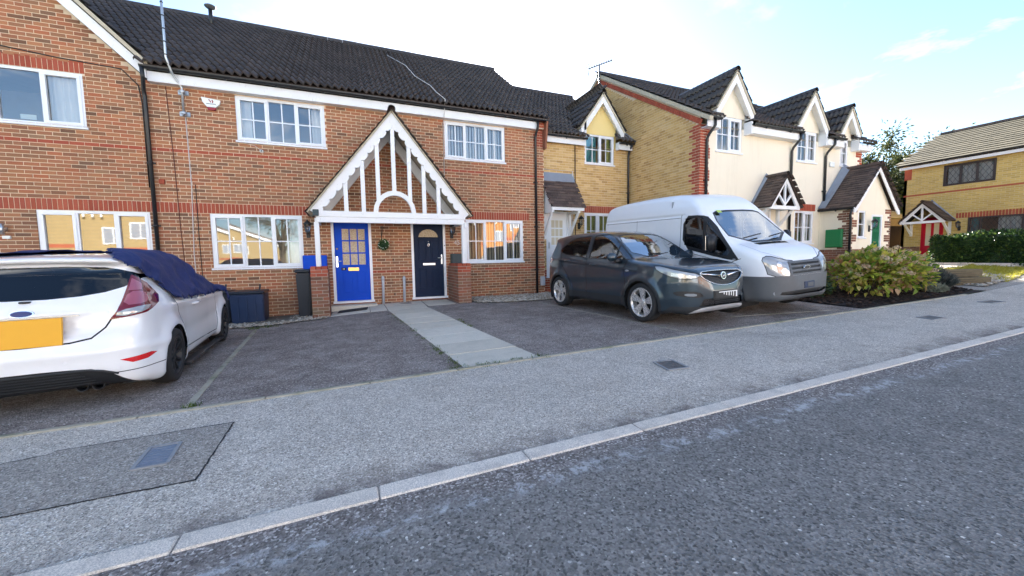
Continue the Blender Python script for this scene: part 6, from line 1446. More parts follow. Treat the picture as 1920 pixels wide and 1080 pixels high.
class Car:
    def __init__(s, thing_, body, paint_):
        s.t = thing_; s.b = body; P, Q = body.nets(); s.bm = bmesh.new(); vs = [s.bm.verts.new(p) for p in P]; s.lay = s.bm.faces.layers.int.new("part")
        for q in Q:
            try: s.bm.faces.new([vs[i] for i in q])
            except ValueError: pass
        s.bm.normal_update(); s.parts = {0: ("body", paint_, 0.)}; s.nid = 1
    def cut(s, poly, e1, e2, filt, pid):
        """cut the panel outline (2-D polygon in directions e1,e2) into the surface and give the inside to part pid"""
        e1, e2 = Vector(e1), Vector(e2); lo = [min(p[i] for p in poly)-.05 for i in (0, 1)]; hi = [max(p[i] for p in poly)+.05 for i in (0, 1)]
        F = []
        for f in s.bm.faces:
            c = f.calc_center_median(); u, v = c.dot(e1), c.dot(e2)
            if lo[0] < u < hi[0] and lo[1] < v < hi[1] and filt(c, f.normal): F.append(f)
        if not F: return 0
        n = len(poly); nrm = e1.cross(e2)
        for i in range(n):
            a, b = poly[i], poly[(i+1) % n]; d = Vector((b[0]-a[0], b[1]-a[1]))
            if d.length < 1e-5: continue
            no = (e1*(-d.y)+e2*d.x)
            # only faces near this edge's span
            co = e1*a[0]+e2*a[1]
            m0, m1 = min(a[0], b[0])-.06, max(a[0], b[0])+.06; k0, k1 = min(a[1], b[1])-.06, max(a[1], b[1])+.06
            sub = []; rest = []
            for f in F:
                c = f.calc_center_median(); u, v = c.dot(e1), c.dot(e2); (sub if m0 < u < m1 and k0 < v < k1 else rest).append(f)
            if not sub: continue
            geom = list({*sub, *[e for f in sub for e in f.edges], *[v for f in sub for v in f.verts]})
            r = bmesh.ops.bisect_plane(s.bm, geom=geom, dist=1e-5, plane_co=co, plane_no=no)
            F = rest + [g for g in r["geom"] if isinstance(g, bmesh.types.BMFace)]
        k = 0
        for f in set(F):
            if not f.is_valid: continue
            c = f.calc_center_median()
            if inside2(poly, (c.dot(e1), c.dot(e2))): f[s.lay] = pid; k += 1
        return k
    def part(s, name, mat, inset=0.): s.parts[s.nid] = (name, mat, inset); s.nid += 1; return s.nid-1
    SX, SZ, SY = (1,0,0), (0,0,1), (0,1,0)
    def side(s, poly, sg, pid, ymin=.3): return s.cut(poly, s.SX, s.SZ, lambda c, n: c.y*sg > ymin and n.y*sg > .12, pid)
    def front(s, poly, pid, nx=.15, xmin=-9): return s.cut(poly, s.SY, s.SZ, lambda c, n: n.x > nx and c.x > xmin, pid)
    def rear(s, poly, pid, nx=-.15, xmax=9): return s.cut(poly, s.SY, s.SZ, lambda c, n: n.x < nx and c.x < xmax, pid)
    def diag(s, poly, v, sg, pid):
        """seen along horizontal direction v (car frame, given for the right side; mirrored for sg=+1)"""
        v = Vector((v[0], v[1]*sg, 0)).normalized(); e1 = Vector((-abs(v.y), abs(v.x)*sg*(1 if v.x > 0 else -1), 0))
        return s.cut(poly, e1, s.SZ, lambda c, n: n.dot(v) > .12 and c.y*sg > .1 and c.dot(v) > 0, pid)
    def line(s, pts, w, fn, pid):
        for a, b in zip(pts[:-1], pts[1:]):
            d = Vector((b[0]-a[0], b[1]-a[1])).normalized(); n = Vector((-d.y, d.x))*w/2; e = d*w*.3
            fn([(a[0]-e.x+n.x, a[1]-e.y+n.y), (a[0]-e.x-n.x, a[1]-e.y-n.y), (b[0]+e.x-n.x, b[1]+e.y-n.y), (b[0]+e.x+n.x, b[1]+e.y+n.y)], pid)
    def finish(s, delete=(), lining=None):
        s.bm.verts.index_update(); groups = {}
        for f in s.bm.faces: groups.setdefault(f[s.lay], []).append(f)
        s.b.off = 0.; out = {}
        for pid, fs in groups.items():
            if pid in delete: continue
            name, mat, ins = s.parts[pid]; comps = [fs]
            if pid != 0:
                seen = set(); comps = []; S_ = set(fs)
                for f in fs:
                    if f in seen: continue
                    st = [f]; seen.add(f); comp = []
                    while st:
                        g = st.pop(); comp.append(g)
                        for e in g.edges:
                            for l in e.link_faces:
                                if l in S_ and l not in seen: seen.add(l); st.append(l)
                    comps.append(comp)
                comps = [c for c in comps if len(c) > 2]
            for comp in comps:
                vm = {}; V = []; Fc = []
                for f in comp:
                    ids = []
                    for v in f.verts:
                        if v not in vm: vm[v] = len(V); V.append(v.co[:])
                        ids.append(vm[v])
                    Fc.append(ids)
                P = np.array(V); g = s.b.grad(P); g /= np.linalg.norm(g, axis=1)[:, None]+1e-9; P = P + g*ins
                me = bpy.data.meshes.new(name); me.from_pydata(P.tolist(), [], Fc); me.materials.append(M[mat]); me.polygons.foreach_set("use_smooth", [True]*len(Fc)); me.update(); me.normals_split_custom_set_from_vertices(g.tolist())
                out.setdefault(name, []).append(link(name, me, s.t))
                if pid == 0 and lining:
                    keep = [f for f in Fc if P[f].mean(0)[2] > .45]; me2 = bpy.data.meshes.new("lining"); me2.from_pydata((P-g*.035).tolist(), [], keep); me2.materials.append(M[lining]); link("lining", me2, s.t)
        s.bm.free(); return out
def wheel(car, x, y, r, w, rim_r, style, sgn, camber=0., rimmat="wheel_alloy", rot=0.2):
    """wheel > tyre, rim (spokes), hub; y = centre plane of the tyre, sgn = outward side"""
    W_ = bpy.data.objects.new("wheel", None); COL.objects.link(W_); W_.parent = car; W_.location = (x, y, r); W_.rotation_euler = (camber*-sgn, 0, 0)
    o = sgn; mb = MB(); hw = w/2
    mb.lathe([(rim_r, o*hw*.86), (rim_r+.012, o*hw*.98), (r-.045, o*hw), (r-.016, o*hw*.90), (r-.004, o*hw*.62), (r, 0), (r-.004, -o*hw*.62), (r-.016, -o*hw*.9), (r-.045, -o*hw), (rim_r, -o*hw*.86)], axis='y', n=48); mb.build("tyre", M["rubber"], W_, world=False)
    mb = MB(); mb.lathe([(rim_r+.004, o*hw*.90), (rim_r-.004, o*hw*.93), (rim_r-.016, o*hw*.90), (rim_r-.028, o*hw*.55), (rim_r-.04, -o*hw*.6)], axis='y', n=48); mb.build("rim", M[rimmat], W_, world=False)
    mb = MB(); mb.lathe([(rim_r-.03, -o*hw*.15), (.0, -o*hw*.15)], axis='y', n=32); mb.build("brake_disc", M["dark_void"], W_, world=False)
    if style == "twin":
        k, pairs = 5, ((-.16, .40), (.16, .40))
    elif style == "multi": k, pairs = 10, ((0, .18),)
    else: k, pairs = 8, ((0, .35),)
    for i in range(k):
        mb = MB(); a0 = rot+2*math.pi*i/k
        for da, wd in pairs:
            ai, ao = a0+da*.55, a0+da; ri, ro = .055, rim_r-.008; th = .027 if style == "twin" else .012; zi, zo = o*hw*.62, o*hw*.84
            for (ra, aa, wa, ya), (rb, ab, wb_, yb) in (((ri, ai, th*.9, zi), (ro, ao, th*1.15, zo)),):
                ca, sa, cb, sb = math.cos(aa), math.sin(aa), math.cos(ab), math.sin(ab); ta, tb = Vector((-sa, 0, ca)), Vector((-sb, 0, cb)); A, B = Vector((ca*ra, ya, sa*ra)), Vector((cb*rb, yb, sb*rb)); dn = Vector((0, -o*.030, 0))
                mb.add([A-ta*wa, A+ta*wa, B+tb*wb_, B-tb*wb_, A-ta*wa*1.3+dn, A+ta*wa*1.3+dn, B+tb*wb_*1.3+dn, B-tb*wb_*1.3+dn], [(0,1,2,3),(0,3,7,4),(1,5,6,2),(4,5,1,0),(3,2,6,7)])
        mb.build("spoke", M[rimmat], W_, world=False)
    mb = MB(); mb.lathe([(.07, o*hw*.35), (.068, o*hw*.62), (.045, o*hw*.68), (.034, o*hw*.70), (0, o*hw*.70)], axis='y', n=20); mb.build("hub", M[rimmat], W_, world=False)
    return W_
def well(car, x, r, y0, y1):
    for sg in (1, -1):
        mb = MB(); n = 26; vs = []
        for yy in (y0*sg, y1*sg):
            for i in range(n+1): a = math.pi*(-.12+1.24*i/n); vs.append((x+r*math.cos(a), yy, .32+r*math.sin(a)))
        mb.add(vs, [(i, i+1, i+n+2, i+n+1) for i in range(n)]+[tuple(range(n, -1, -1))], 0, False); mb.build("wheel_arch_liner", M["dark_void"], car, world=False)
def circ(x, z, r, n=28): return [(x+r*math.cos(2*math.pi*i/n), z+r*math.sin(2*math.pi*i/n)) for i in range(n)]
def lbox(car, name, mat, x0, x1, y0, y1, z0, z1, c=.01, parent=None): mb = MB(); mb.box(x0, x1, y0, y1, z0, z1, c=c); return mb.build(name, M[mat], parent or car, world=False)
def ltube(car, name, mat, pts, r, n=8, parent=None): mb = MB(); mb.tube(pts, r, n); return mb.build(name, M[mat], parent or car, world=False)
def oval(car, name, mat, c, n, rx, rz, th, parent=None):
    """oval badge facing n (horizontal)"""
    n = Vector(n).normalized(); s_ = Vector((0,0,1)).cross(n).normalized(); u = n.cross(s_); c = Vector(c); mb = MB(); k = 28
    for d, sc in ((0, 1), (th, .94)): mb.v += [tuple(c+n*d+s_*math.cos(2*math.pi*i/k)*rx*sc+u*math.sin(2*math.pi*i/k)*rz*sc) for i in range(k)]
    mb.f = [tuple(range(k, 2*k))]+[(i, (i+1) % k, (i+1) % k+k, i+k) for i in range(k)]; mb.m = [0]*len(mb.f); mb.sm = [False]*len(mb.f); return mb.build(name, M[mat], parent or car, world=False)
def seats(car, rows, mat="seat_fabric"):
    for x, ys_, z in rows:
        for y in ys_:
            mb = MB(); bm = bmesh.new(); bmesh.ops.create_cube(bm, size=1)
            for v in bm.verts: t = v.co.z+.5; v.co = Vector((x-.12*t-.08+v.co.x*.16, y+v.co.y*(.50-.10*t), z+t*.62))
            bmesh.ops.bevel(bm, geom=bm.edges[:], offset=.05, segments=2, affect='EDGES'); mb.bm(bm, 0, True); st = mb.build("seat_back", M[mat], car, world=False)
            lbox(car, "headrest", mat, x-.28, x-.17, y-.13, y+.13, z+.64, z+.82, .04, st); lbox(car, "seat_cushion", mat, x-.15, x+.40, y-.25, y+.25, z-.12, z+.06, .05, st)
def vehicle(name, label, cat, cx, cy, yaw, wb, dz=0.):
    f = Vector((math.cos(yaw), math.sin(yaw))); a = (cx+f.x*wb/2, cy+f.y*wb/2); b = (cx-f.x*wb/2, cy-f.y*wb/2); za, zb = gz(*a), gz(*b)
    l = Vector((-f.y, f.x)); zl, zr = gz(cx+l.x*.75, cy+l.y*.75), gz(cx-l.x*.75, cy-l.y*.75)
    t_ = thing(name, label, cat, (cx, cy, (za+zb)/2+dz)); t_.rotation_mode = 'XYZ'; t_.rotation_euler = (math.atan2(zl-zr, 1.5), -math.atan2(za-zb, wb), yaw); return t_
def curve1(xs, ys):
    xs, ys = np.array(xs, float), np.array(ys, float)
    def f(x):
        x = np.asarray(x, float); xx = np.linspace(xs[0], xs[-1], 400); yy = np.interp(xx, xs, ys); kk = np.ones(13)/13; ys_ = np.convolve(np.pad(yy, 6, mode='edge'), kk, 'valid'); return np.interp(x, xx, ys_)
    return f
def plate_text(car, s, size, M4, mat, parent): return text_part(parent, s, size, M4, M[mat], "lettering", .0015)

# ---- slate hatchback, nose to the street
def build_slate():
    car = vehicle("hatchback_car", "dark slate-blue hatchback parked nose-out on the drive", "car", 5.425, 6.629, R(-86.8), 2.555, .012)
    prof = [(-1.60,.24), (-1.98,.30), (-2.06,.50), (-2.06,.66), (-2.00,.84), (-1.97,1.00), (-1.90,1.12), (-1.66,1.46), (-1.74,1.56), (-1.60,1.60), (-1.0,1.645), (-.3,1.655), (.15,1.61), (.50,1.45), (.98,1.125), (1.10,1.10), (1.55,1.055), (1.95,.975), (2.12,.90), (2.19,.78), (2.225,.62), (2.235,.45), (2.20,.30), (2.05,.21), (1.60,.21)]
    wx = curve1([-2.1,-2.02,-1.9,-1.7,-1.3,-.6,.4,1.1,1.5,1.8,2.0,2.12,2.2,2.26], [.40,.62,.76,.83,.885,.855,.855,.885,.89,.84,.74,.62,.47,.20]); wz = curve1([.15,.25,.45,.7,.9,1.02,1.12,1.3,1.5,1.68], [.93,.97,1.0,1.0,.985,.968,.94,.87,.795,.70])
    def Wf(x, z): return wx(x)*(1+(wz(z)-1)*np.clip(1.5-np.abs(x)*.28, .55, 1))
    def bump(x, y, z):
        f = np.zeros_like(x)
        for ax in (1.2775, -1.2775): d = np.sqrt((x-ax)**2+(z-.33)**2); f -= .022*np.exp(-((d-.41)/.07)**2)*(np.abs(y) > .5)
        f += .012*np.exp(-((z-(.62+.05*x))/.09)**2)*(np.abs(y) > .6)*(np.abs(x) < 1.0)         # door scallop
        f -= .012*np.exp(-((z-(.98-.07*x))/.030)**2)*(np.abs(y) > .6)*(x < 1.2)                # shoulder crease
        return f
    b = Body(prof, Wf, .085, .055, bump, h=.030); c = Car(car, b, "paint_slate"); P = c.part
    hole = P("hole", "dark_void"); seal = P("seal", "black_plastic", -.004); glass = P("side_window", "car_glass", -.008); ws = P("windscreen", "windscreen_glass", -.004); clad = P("trim_black", "cladding", .004); seam = P("seam", "dark_void", -.010); hl = P("headlight", "lens_clear", -.004); hl2 = P("headlight_lamp", "satin_metal", -.002); hlb = P("headlight_surround", "black_plastic", -.002)
    gr = P("grille", "black_plastic", -.022); low = P("lower_intake", "black_plastic", -.03); fog = P("fog_light_recess", "black_plastic", -.02); fogl = P("fog_light", "lens_clear", -.008); skid = P("skid_plate", "grey_pvc", .010); tl = P("tail_light", "lens_red", .004); rw = P("rear_window", "car_glass_dark", -.006)
    for sg in (1, -1):
        g1 = [(-.22,1.115), (-.20,1.53), (-.10,1.555), (.18,1.555), (.32,1.515), (.60,1.345), (.99,1.09), (.6,1.09)]; g2 = [(-.36,1.12), (-.33,1.54), (-.78,1.535), (-1.04,1.465), (-1.32,1.285), (-1.28,1.24), (-1.05,1.19)]
        for g in (g1, g2): c.side(offpoly(g, .022), sg, seal); c.side(g, sg, glass)
        c.line([(.60,1.07), (.60,1.36)], .035, lambda p, i: c.side(p, sg, i), seal)
        c.side([(-1.0,.18), (1.0,.18), (.90,.405), (-.88,.405)], sg, clad)
        for ax in (1.2775, -1.2775): c.side(circ(ax, .335, .440), sg, clad, .55)
        c.line([(.82,.40), (.885,.62), (.84,.90), (.93,1.09)], .018, lambda p, i: c.side(p, sg, i), seam); c.line([(-.29,.40), (-.30,1.13)], .018, lambda p, i: c.side(p, sg, i), seam)
        c.line([(-.82,.48), (-.93,.72), (-1.17,.95), (-1.28,1.22)], .016, lambda p, i: c.side(p, sg, i), seam)
        for ax in (1.2775, -1.2775): c.side(circ(ax, .335, .385), sg, hole, .5)
        v = (.64, .77)
        c.diag(offpoly(rpoly([(-1.37,.835), (-1.02,.905), (-.66,.995), (-.70,.90), (-.98,.785), (-1.26,.775)]), .012), v, sg, hlb); c.diag(rpoly([(-1.37,.835), (-1.02,.905), (-.66,.995), (-.70,.90), (-.98,.785), (-1.26,.775)]), v, sg, hl)
        c.diag([(-1.10,.80), (-.92,.82), (-.92,.87), (-1.10,.845)], v, sg, hl2); c.diag([(-1.28,.79), (-1.14,.79), (-1.14,.83), (-1.28,.82)], v, sg, hl2)
        c.diag(rpoly([(-1.42,.47), (-1.02,.50), (-.93,.555), (-1.05,.585), (-1.34,.57)]), v, sg, fog); c.diag(rpoly([(-1.30,.495), (-1.12,.505), (-1.12,.545), (-1.30,.54)]), v, sg, fogl)
        c.diag(rpoly([(1.02,.94), (.80,1.0), (.70,1.09), (.86,1.12), (1.06,1.06)]), (-.64, .77), sg, tl)
    c.front(offpoly(rpoly([(-.66,1.115), (.66,1.115), (.56,1.50), (.3,1.545), (-.3,1.545), (-.56,1.50)], 1), .02), seal, .2, .1); c.front(rpoly([(-.66,1.115), (.66,1.115), (.56,1.50), (.3,1.545), (-.3,1.545), (-.56,1.50)], 1), ws, .2, .1)
    G = rpoly([(-.52,.845), (-.40,.885), (.40,.885), (.52,.845), (.40,.735), (.14,.655), (-.14,.655), (-.40,.735)], 1)
    c.front(G, gr, .1, 1.8); c.front([(-.52,.34), (.52,.34), (.44,.455), (-.44,.455)], low, .1, 1.8); c.front([(-.86,.15), (.86,.15), (.80,.335), (-.80,.335)], clad, .0, 1.5); c.front(rpoly([(-.68,.19), (.68,.19), (.54,.305), (.30,.335), (-.30,.335), (-.54,.305)]), skid, -.3, 1.6)
    c.rear(rpoly([(-.56,1.14), (.56,1.14), (.46,1.46), (-.46,1.46)]), rw); c.rear([(-.86,.15), (.86,.15), (.84,.5), (-.84,.5)], clad, .0, -1.5)
    # bonnet shut line
    for sg in (1, -1): c.line([(1.05, sg*.72), (1.6, sg*.74), (1.98, sg*.60), (2.10, sg*.50)], .016, lambda p, i: c.cut(p, (1,0,0), (0,1,0), lambda q, n: n.z > .2 and q.z > .8, i), seam)
    o = c.finish(delete=(hole,), lining="seat_fabric")
    # chrome around the grille, bar and badge
    def fx(y, z):
        xs = np.linspace(1.6, 2.4, 400); v = b.F(xs, np.full(400, y), np.full(400, z)); return float(xs[np.argmax(v > 0)])
    ltube(car, "grille_surround", "chrome", [(fx(y, z)+.004, y, z) for y, z in G+G[:1]], .0065, 8)
    for sg in (1, -1): mb = MB(); mb.tube([(fx(sg*.09, .805)+.01, sg*.09, .800), (fx(sg*.28, .82)-.002, sg*.28, .825), (fx(sg*.48, .845)-.004, sg*.48, .848)], [.020, .013, .008], 8); mb.build("grille_bar", M["chrome"], car, world=False)
    for k in range(6): z = .685+k*.030; hw = .18+.33*min(1, (z-.66)/.12); ltube(car, "grille_slat", "badge_dark", [(fx(y, z)-.010, y, z) for y in np.linspace(-hw, hw, 9)], .004, 5)
    for k in range(3): ltube(car, "grille_slat", "badge_dark", [(fx(y, .365+k*.032)-.012, y, .365+k*.032) for y in np.linspace(-.44, .44, 7)], .005, 5)
    bd = oval(car, "badge", "chrome", (fx(0, .80)+.006, 0, .80), (1, 0, .1), .062, .062, .012); oval(car, "badge_face", "badge_dark", (fx(0, .80)+.0175, 0, .80), (1, 0, .1), .050, .050, .002, bd)
    xb = fx(0, .80)+.021; ltube(car, "emblem", "chrome", [(xb, -.03, .78), (xb, -.012, .80), (xb, .004, .822), (xb, .018, .815), (xb, .02, .80)], .006, 6, bd); ltube(car, "emblem", "chrome", [(xb, .03, .83), (xb, .012, .80), (xb, -.0, .775)], .005, 6, bd)
    xp = fx(0, .50); lbox(car, "plate_holder", "black_plastic", xp-.06, xp+.012, -.28, .28, .43, .57, .008); np_ = lbox(car, "number_plate", "black_plastic", xp+.011, xp+.019, -.26, .26, .445, .555, .003)
    # the plate is smeared dark in the photograph: only its upper edge and one end still show white
    mb = MB(); mb.box(xp+.0192, xp+.0205, -.18, .26, .538, .553); mb.box(xp+.0192, xp+.0205, .225, .26, .450, .538)
    for y, w_, z0, z1 in [(-.06,.02,.505,.538), (.0,.018,.49,.538), (.06,.02,.478,.538), (.115,.018,.475,.538), (.17,.02,.462,.538)]: mb.box(xp+.0192, xp+.0205, y-w_/2, y+w_/2, z0, z1)
    mb.build("plate_remnant", M["plate_white"], np_, world=False)
    for sg in (1, -1):
        mb = MB(); mb.sphere((.70, sg*1.00, 1.13), .11, (.62, 1.0, .78)); mi = mb.build("wing_mirror", M["paint_slate"], car, world=False); mb = MB(); mb.tube([(.74, sg*.84, 1.05), (.72, sg*.95, 1.06)], [.045, .035], 8); mb.build("mirror_arm", M["black_plastic"], mi, world=False)
        oval(car, "mirror_glass", "chrome", (.645, sg*1.0, 1.13), (-1, 0, 0), .085, .062, .004, mi)
        for x, z in ((-.08, .975), (-.98, 1.05)): yb = float(Wf(np.array([x]), np.array([z]))[0]); ltube(car, "door_handle", "paint_slate", [(x-.10, sg*(yb-.008), z), (x-.08, sg*(yb+.024), z+.004), (x+.08, sg*(yb+.024), z+.004), (x+.10, sg*(yb-.008), z)], .013, 8)
        oval(car, "side_repeater", "lens_clear", (.95, sg*.872, .885), (0, sg, 0), .045, .018, .010)
        for ax in (1.2775, -1.2775): wheel(car, ax, sg*.770, .345, .215, .250, "twin", sg, rot=.25+ax)
    for ax in (1.2775, -1.2775): well(car, ax, .40, .50, .86)
    seats(car, [(.0, (-.36, .36), .50), (-.95, (-.36, .36), .52)]); lbox(car, "dashboard", "seat_fabric", .72, 1.15, -.68, .68, .80, 1.05, .05)
    mb = MB(); mb.tube([(.62+.06*math.sin(a), -.36+.18*math.cos(a), .98+.17*math.sin(a)) for a in np.linspace(0, 2*math.pi, 20)], .014, 6); mb.build("steering_wheel", M["black_plastic"], car, world=False)
    mb = MB(); mb.tube([(1.08, -.5, 1.115), (1.0, -.1, 1.16), (.97, .1, 1.175)], .010, 6); mb.build("wiper", M["black_plastic"], car, world=False)
    lbox(car, "underbody", "dark_void", -1.9, 2.05, -.66, .66, .20, .32, .02); lbox(car, "floor", "dark_void", -1.8, 1.2, -.70, .70, .36, .42, .01)
build_slate()

# ---- white hot hatch, tail to the street, part covered
def build_white():
    car = vehicle("hatchback_car", "white lowered hatchback under a navy cover, its tail towards the pavement", "car", -2.72, 6.53, R(93.8), 2.489, .0)
    prof = [(-1.40,.14), (-1.80,.14), (-1.92,.27), (-1.94,.52), (-1.91,.64), (-1.86,.70), (-1.845,.80), (-1.825,.92), (-1.76,1.00), (-1.50,1.285), (-1.66,1.345), (-1.55,1.385), (-1.0,1.43), (-.35,1.44), (.05,1.405), (.40,1.25), (.92,.985), (1.05,.955), (1.5,.885), (1.85,.76), (2.02,.62), (2.06,.45), (2.02,.28), (1.85,.20), (1.4,.19)]
    wx = curve1([-1.98,-1.92,-1.82,-1.7,-1.5,-1.25,-.7,.4,1.0,1.3,1.6,1.8,1.95,2.05,2.1], [.46,.66,.765,.815,.845,.862,.838,.835,.845,.86,.80,.72,.60,.44,.2]); wz = curve1([.1,.2,.35,.6,.8,.92,1.0,1.2,1.35,1.48], [.95,.975,1.0,1.0,.985,.955,.92,.80,.715,.60])
    def Wf(x, z): return wx(x)*wz(z)
    def bump(x, y, z):
        f = np.zeros_like(x)
        for ax in (1.2445, -1.2445): d = np.sqrt((x-ax)**2+(z-.29)**2); f -= .026*np.exp(-((d-.36)/.08)**2)*(np.abs(y) > .5)
        f += .014*np.exp(-((z-.50-.03*x)/.09)**2)*(np.abs(y) > .6)*(np.abs(x) < .85)
        f -= .012*np.exp(-((z-.80-.03*np.abs(x))/.05)**2)*(np.abs(y) > .55)
        f += .030*np.exp(-((z-.735)/.085)**4)*np.exp(-(y/.34)**6)*(x < -1.5)                       # number-plate recess
        f -= .016*np.exp(-((z-.865)/.022)**2)*np.exp(-(y/.46)**8)*(x < -1.5)                        # tailgate ledge
        f -= .014*np.exp(-((z-.505)/.05)**2)*(x < -1.45)                                            # bumper shelf
        return f
    b = Body(prof, Wf, .09, .06, bump, h=.033); c = Car(car, b, "paint_white"); P = c.part
    hole = P("hole", "dark_void"); seal = P("seal", "black_plastic", -.004); rw = P("rear_window", "car_glass_dark", -.004); seam = P("seam", "dark_void", -.010); dif = P("diffuser", "black_plastic", -.012); lamp = P("tail_light", "lens_red", .006); lp = P("tail_light_brake_lens", "lens_pink", .0065); lc = P("tail_light_clear_lens", "lens_clear", .0065); rf = P("rear_reflector", "reflector_red", .002); sg_ = P("side_window", "car_glass_dark", -.006); wsn = P("windscreen", "car_glass", -.004); spl = P("seam_line", "dark_void", -.004); hl = P("headlight", "lens_clear", .002); gr = P("grille", "black_plastic", -.02)
    win = rpoly([(-.735,1.165), (-.62,1.235), (-.40,1.285), (.40,1.285), (.62,1.235), (.735,1.165), (.58,1.05), (.25,.995), (-.25,.995), (-.58,1.05)], 1); c.rear(win, rw, -.02, -1.05)
    c.rear(rpoly([(-.78,.12), (-.66,.20), (-.50,.355), (-.2,.375), (.2,.375), (.50,.355), (.66,.20), (.78,.12)], 1), dif, .3, -1.35)
    c.line([(-.57,.80), (-.525,.72), (-.44,.635), (-.30,.608), (0,.600), (.30,.608), (.44,.635), (.525,.72), (.57,.80)], .014, lambda p, i: c.rear(p, i), seam)
    for sg in (1, -1):
        v = (-.75, .66)
        L = [(.545,1.19), (.43,1.10), (.345,.975), (.38,.905), (.56,.83), (.805,.785), (.74,.90)]; c.diag(offpoly(L, .008), v, sg, seal) if False else None
        c.diag(L, v, sg, lamp); c.diag(rpoly([(.775,.80), (.57,.845), (.475,.895), (.58,.895), (.755,.865)]), v, sg, lc); c.diag(rpoly([(.725,.905), (.55,.915), (.49,.96), (.52,1.03), (.635,1.03)]), v, sg, lp); c.diag([(.63,1.04), (.53,1.04), (.50,1.10), (.555,1.155)], v, sg, lp)
        c.diag([(.80,.415), (.56,.44), (.50,.425), (.60,.385), (.72,.375)], v, sg, rf)
        c.side(rpoly([(-1.05,.965), (-1.0,1.25), (-.6,1.345), (.0,1.33), (.45,1.12), (.70,.97)]), sg, sg_)
        c.line([(-.86,.30), (-.90,.48), (-1.03,.78), (-1.07,.93)], .018, lambda p, i: c.side(p, sg, i), seam); c.line([(-.86,.30), (.75,.28), (.84,.5), (.80,.9)], .010, lambda p, i: c.side(p, sg, i), seam)
        c.line([(-1.93,.300), (-1.60,.315)], .008, lambda p, i: c.side(p, sg, i, .5), spl)
        for ax in (1.2445, -1.2445): c.side(circ(ax, .295, .335), sg, hole, .45)
        c.diag(rpoly([(-1.30,.62), (-.9,.68), (-.75,.80), (-1.0,.74)]), (.64,.77), sg, hl)
    c.front(rpoly([(-.60,1.0), (.60,1.0), (.50,1.33), (-.50,1.33)]), wsn, .2, .0); c.front([(-.4,.3), (.4,.3), (.34,.5), (-.34,.5)], gr, .1, 1.6)
    c.finish(delete=(hole,), lining="seat_fabric")
    def rx(y, z):
        xs = np.linspace(-2.2, -1.3, 500); v = b.F(xs, np.full(500, y), np.full(500, z)); return float(xs[np.argmax(v < 0)])
    xp = rx(0, .735); lbox(car, "plate_plinth", "paint_white", xp-.006, xp+.03, -.27, .27, .62, .83, .004); mb = MB(); xt, xo = rx(0, .838)-.012, min(rx(0, .60), rx(.25, .60))-.012; xt = min(xt, xo+.03); mb.add([(xo,-.26,.60), (xo,.26,.60), (xt,.26,.838), (xt,-.26,.838), (xo+.02,-.26,.60), (xo+.02,.26,.60), (xt+.03,.26,.838), (xt+.03,-.26,.838)], [(0,3,2,1),(0,1,5,4),(1,2,6,5),(2,3,7,6),(3,0,4,7)]); mb.build("number_plate", M["plate_yellow"], car, world=False)
    xb = rx(0, .885); bd = oval(car, "badge", "chrome", (xb-.002, 0, .885), (-1, 0, .15), .078, .032, .010); oval(car, "badge_face", "badge_blue", (xb-.0115, 0, .8865), (-1, 0, .15), .068, .026, .003, bd)
    lbox(car, "tailgate_handle_strip", "chrome", rx(0,.862)-.006, rx(0,.862)+.01, -.36, .36, .842, .850, .002)
    lbox(car, "washer_jet", "black_plastic", rx(0,.985)-.03, rx(0,.985)+.02, -.035, .035, .972, .990, .006)
    for y in (-.27, -.60): x = rx(y, .44); oval(car, "parking_sensor", "paint_white", (x-.001, y, .44 if y > -.5 else .335), (-1, -.15 if y > -.5 else -.6, 0), .016, .016, .003)
    for y in (-.31, -.42):
        mb = MB(); mb.lathe([(.030,.10), (.046,.10), (.046,-.02), (.042,-.03), (.036,-.02), (.034,.10)], (-1.80, y, .185), axis='x', n=22); mb.build("exhaust_tip", M["black_plastic"], car, world=False)
    for k in range(5): ltube(car, "diffuser_mesh", "cladding", [(rx(y, .22+.026*k)-.0, y, .22+.026*k) for y in np.linspace(-.46+.03*k, .46-.03*k, 9)], .004, 5)
    ltube(car, "diffuser_lip", "cladding", [(rx(y, .36)-.002, y, .352-.10*max(0, abs(y)-.45)*4) for y in np.linspace(-.60, .60, 13)], .010, 6)
    for sg in (1, -1):
        lbox(car, "side_skirt", "black_plastic", -.92, .95, min(sg*.78, sg*.88), max(sg*.78, sg*.88), .095, .125, .008)
        yb = float(Wf(np.array([-.30]), np.array([.79]))[0])+.012; ltube(car, "door_handle", "paint_white", [(-.40, sg*(yb-.01), .785), (-.37, sg*(yb+.03), .79), (-.23, sg*(yb+.03), .795), (-.20, sg*(yb-.01), .795)], .016, 8)
        for ax in (1.2445, -1.2445): wheel(car, ax, sg*.765, .297, .205, .205, "multi", sg, camber=.055, rimmat="black_plastic", rot=.1+ax)
    for ax in (1.2445, -1.2445): well(car, ax, .345, .45, .845)
    lbox(car, "underbody", "dark_void", -1.75, 1.9, -.62, .62, .16, .30, .02); lbox(car, "floor", "dark_void", -1.7, 1.0, -.66, .66, .32, .40, .01)
    seats(car, [(.0, (-.34, .34), .42), (-.95, (-.32, .32), .44)])
    # fabric cover draped over glasshouse and bonnet, tucked under the door tops
    cov = thing("car_cover", "navy fabric cover draped over the roof and windows of the white car", "car cover", tuple(car.location)); cov.rotation_euler = car.rotation_euler
    b2 = Body(prof, Wf, .11, .06, None, h=.030)
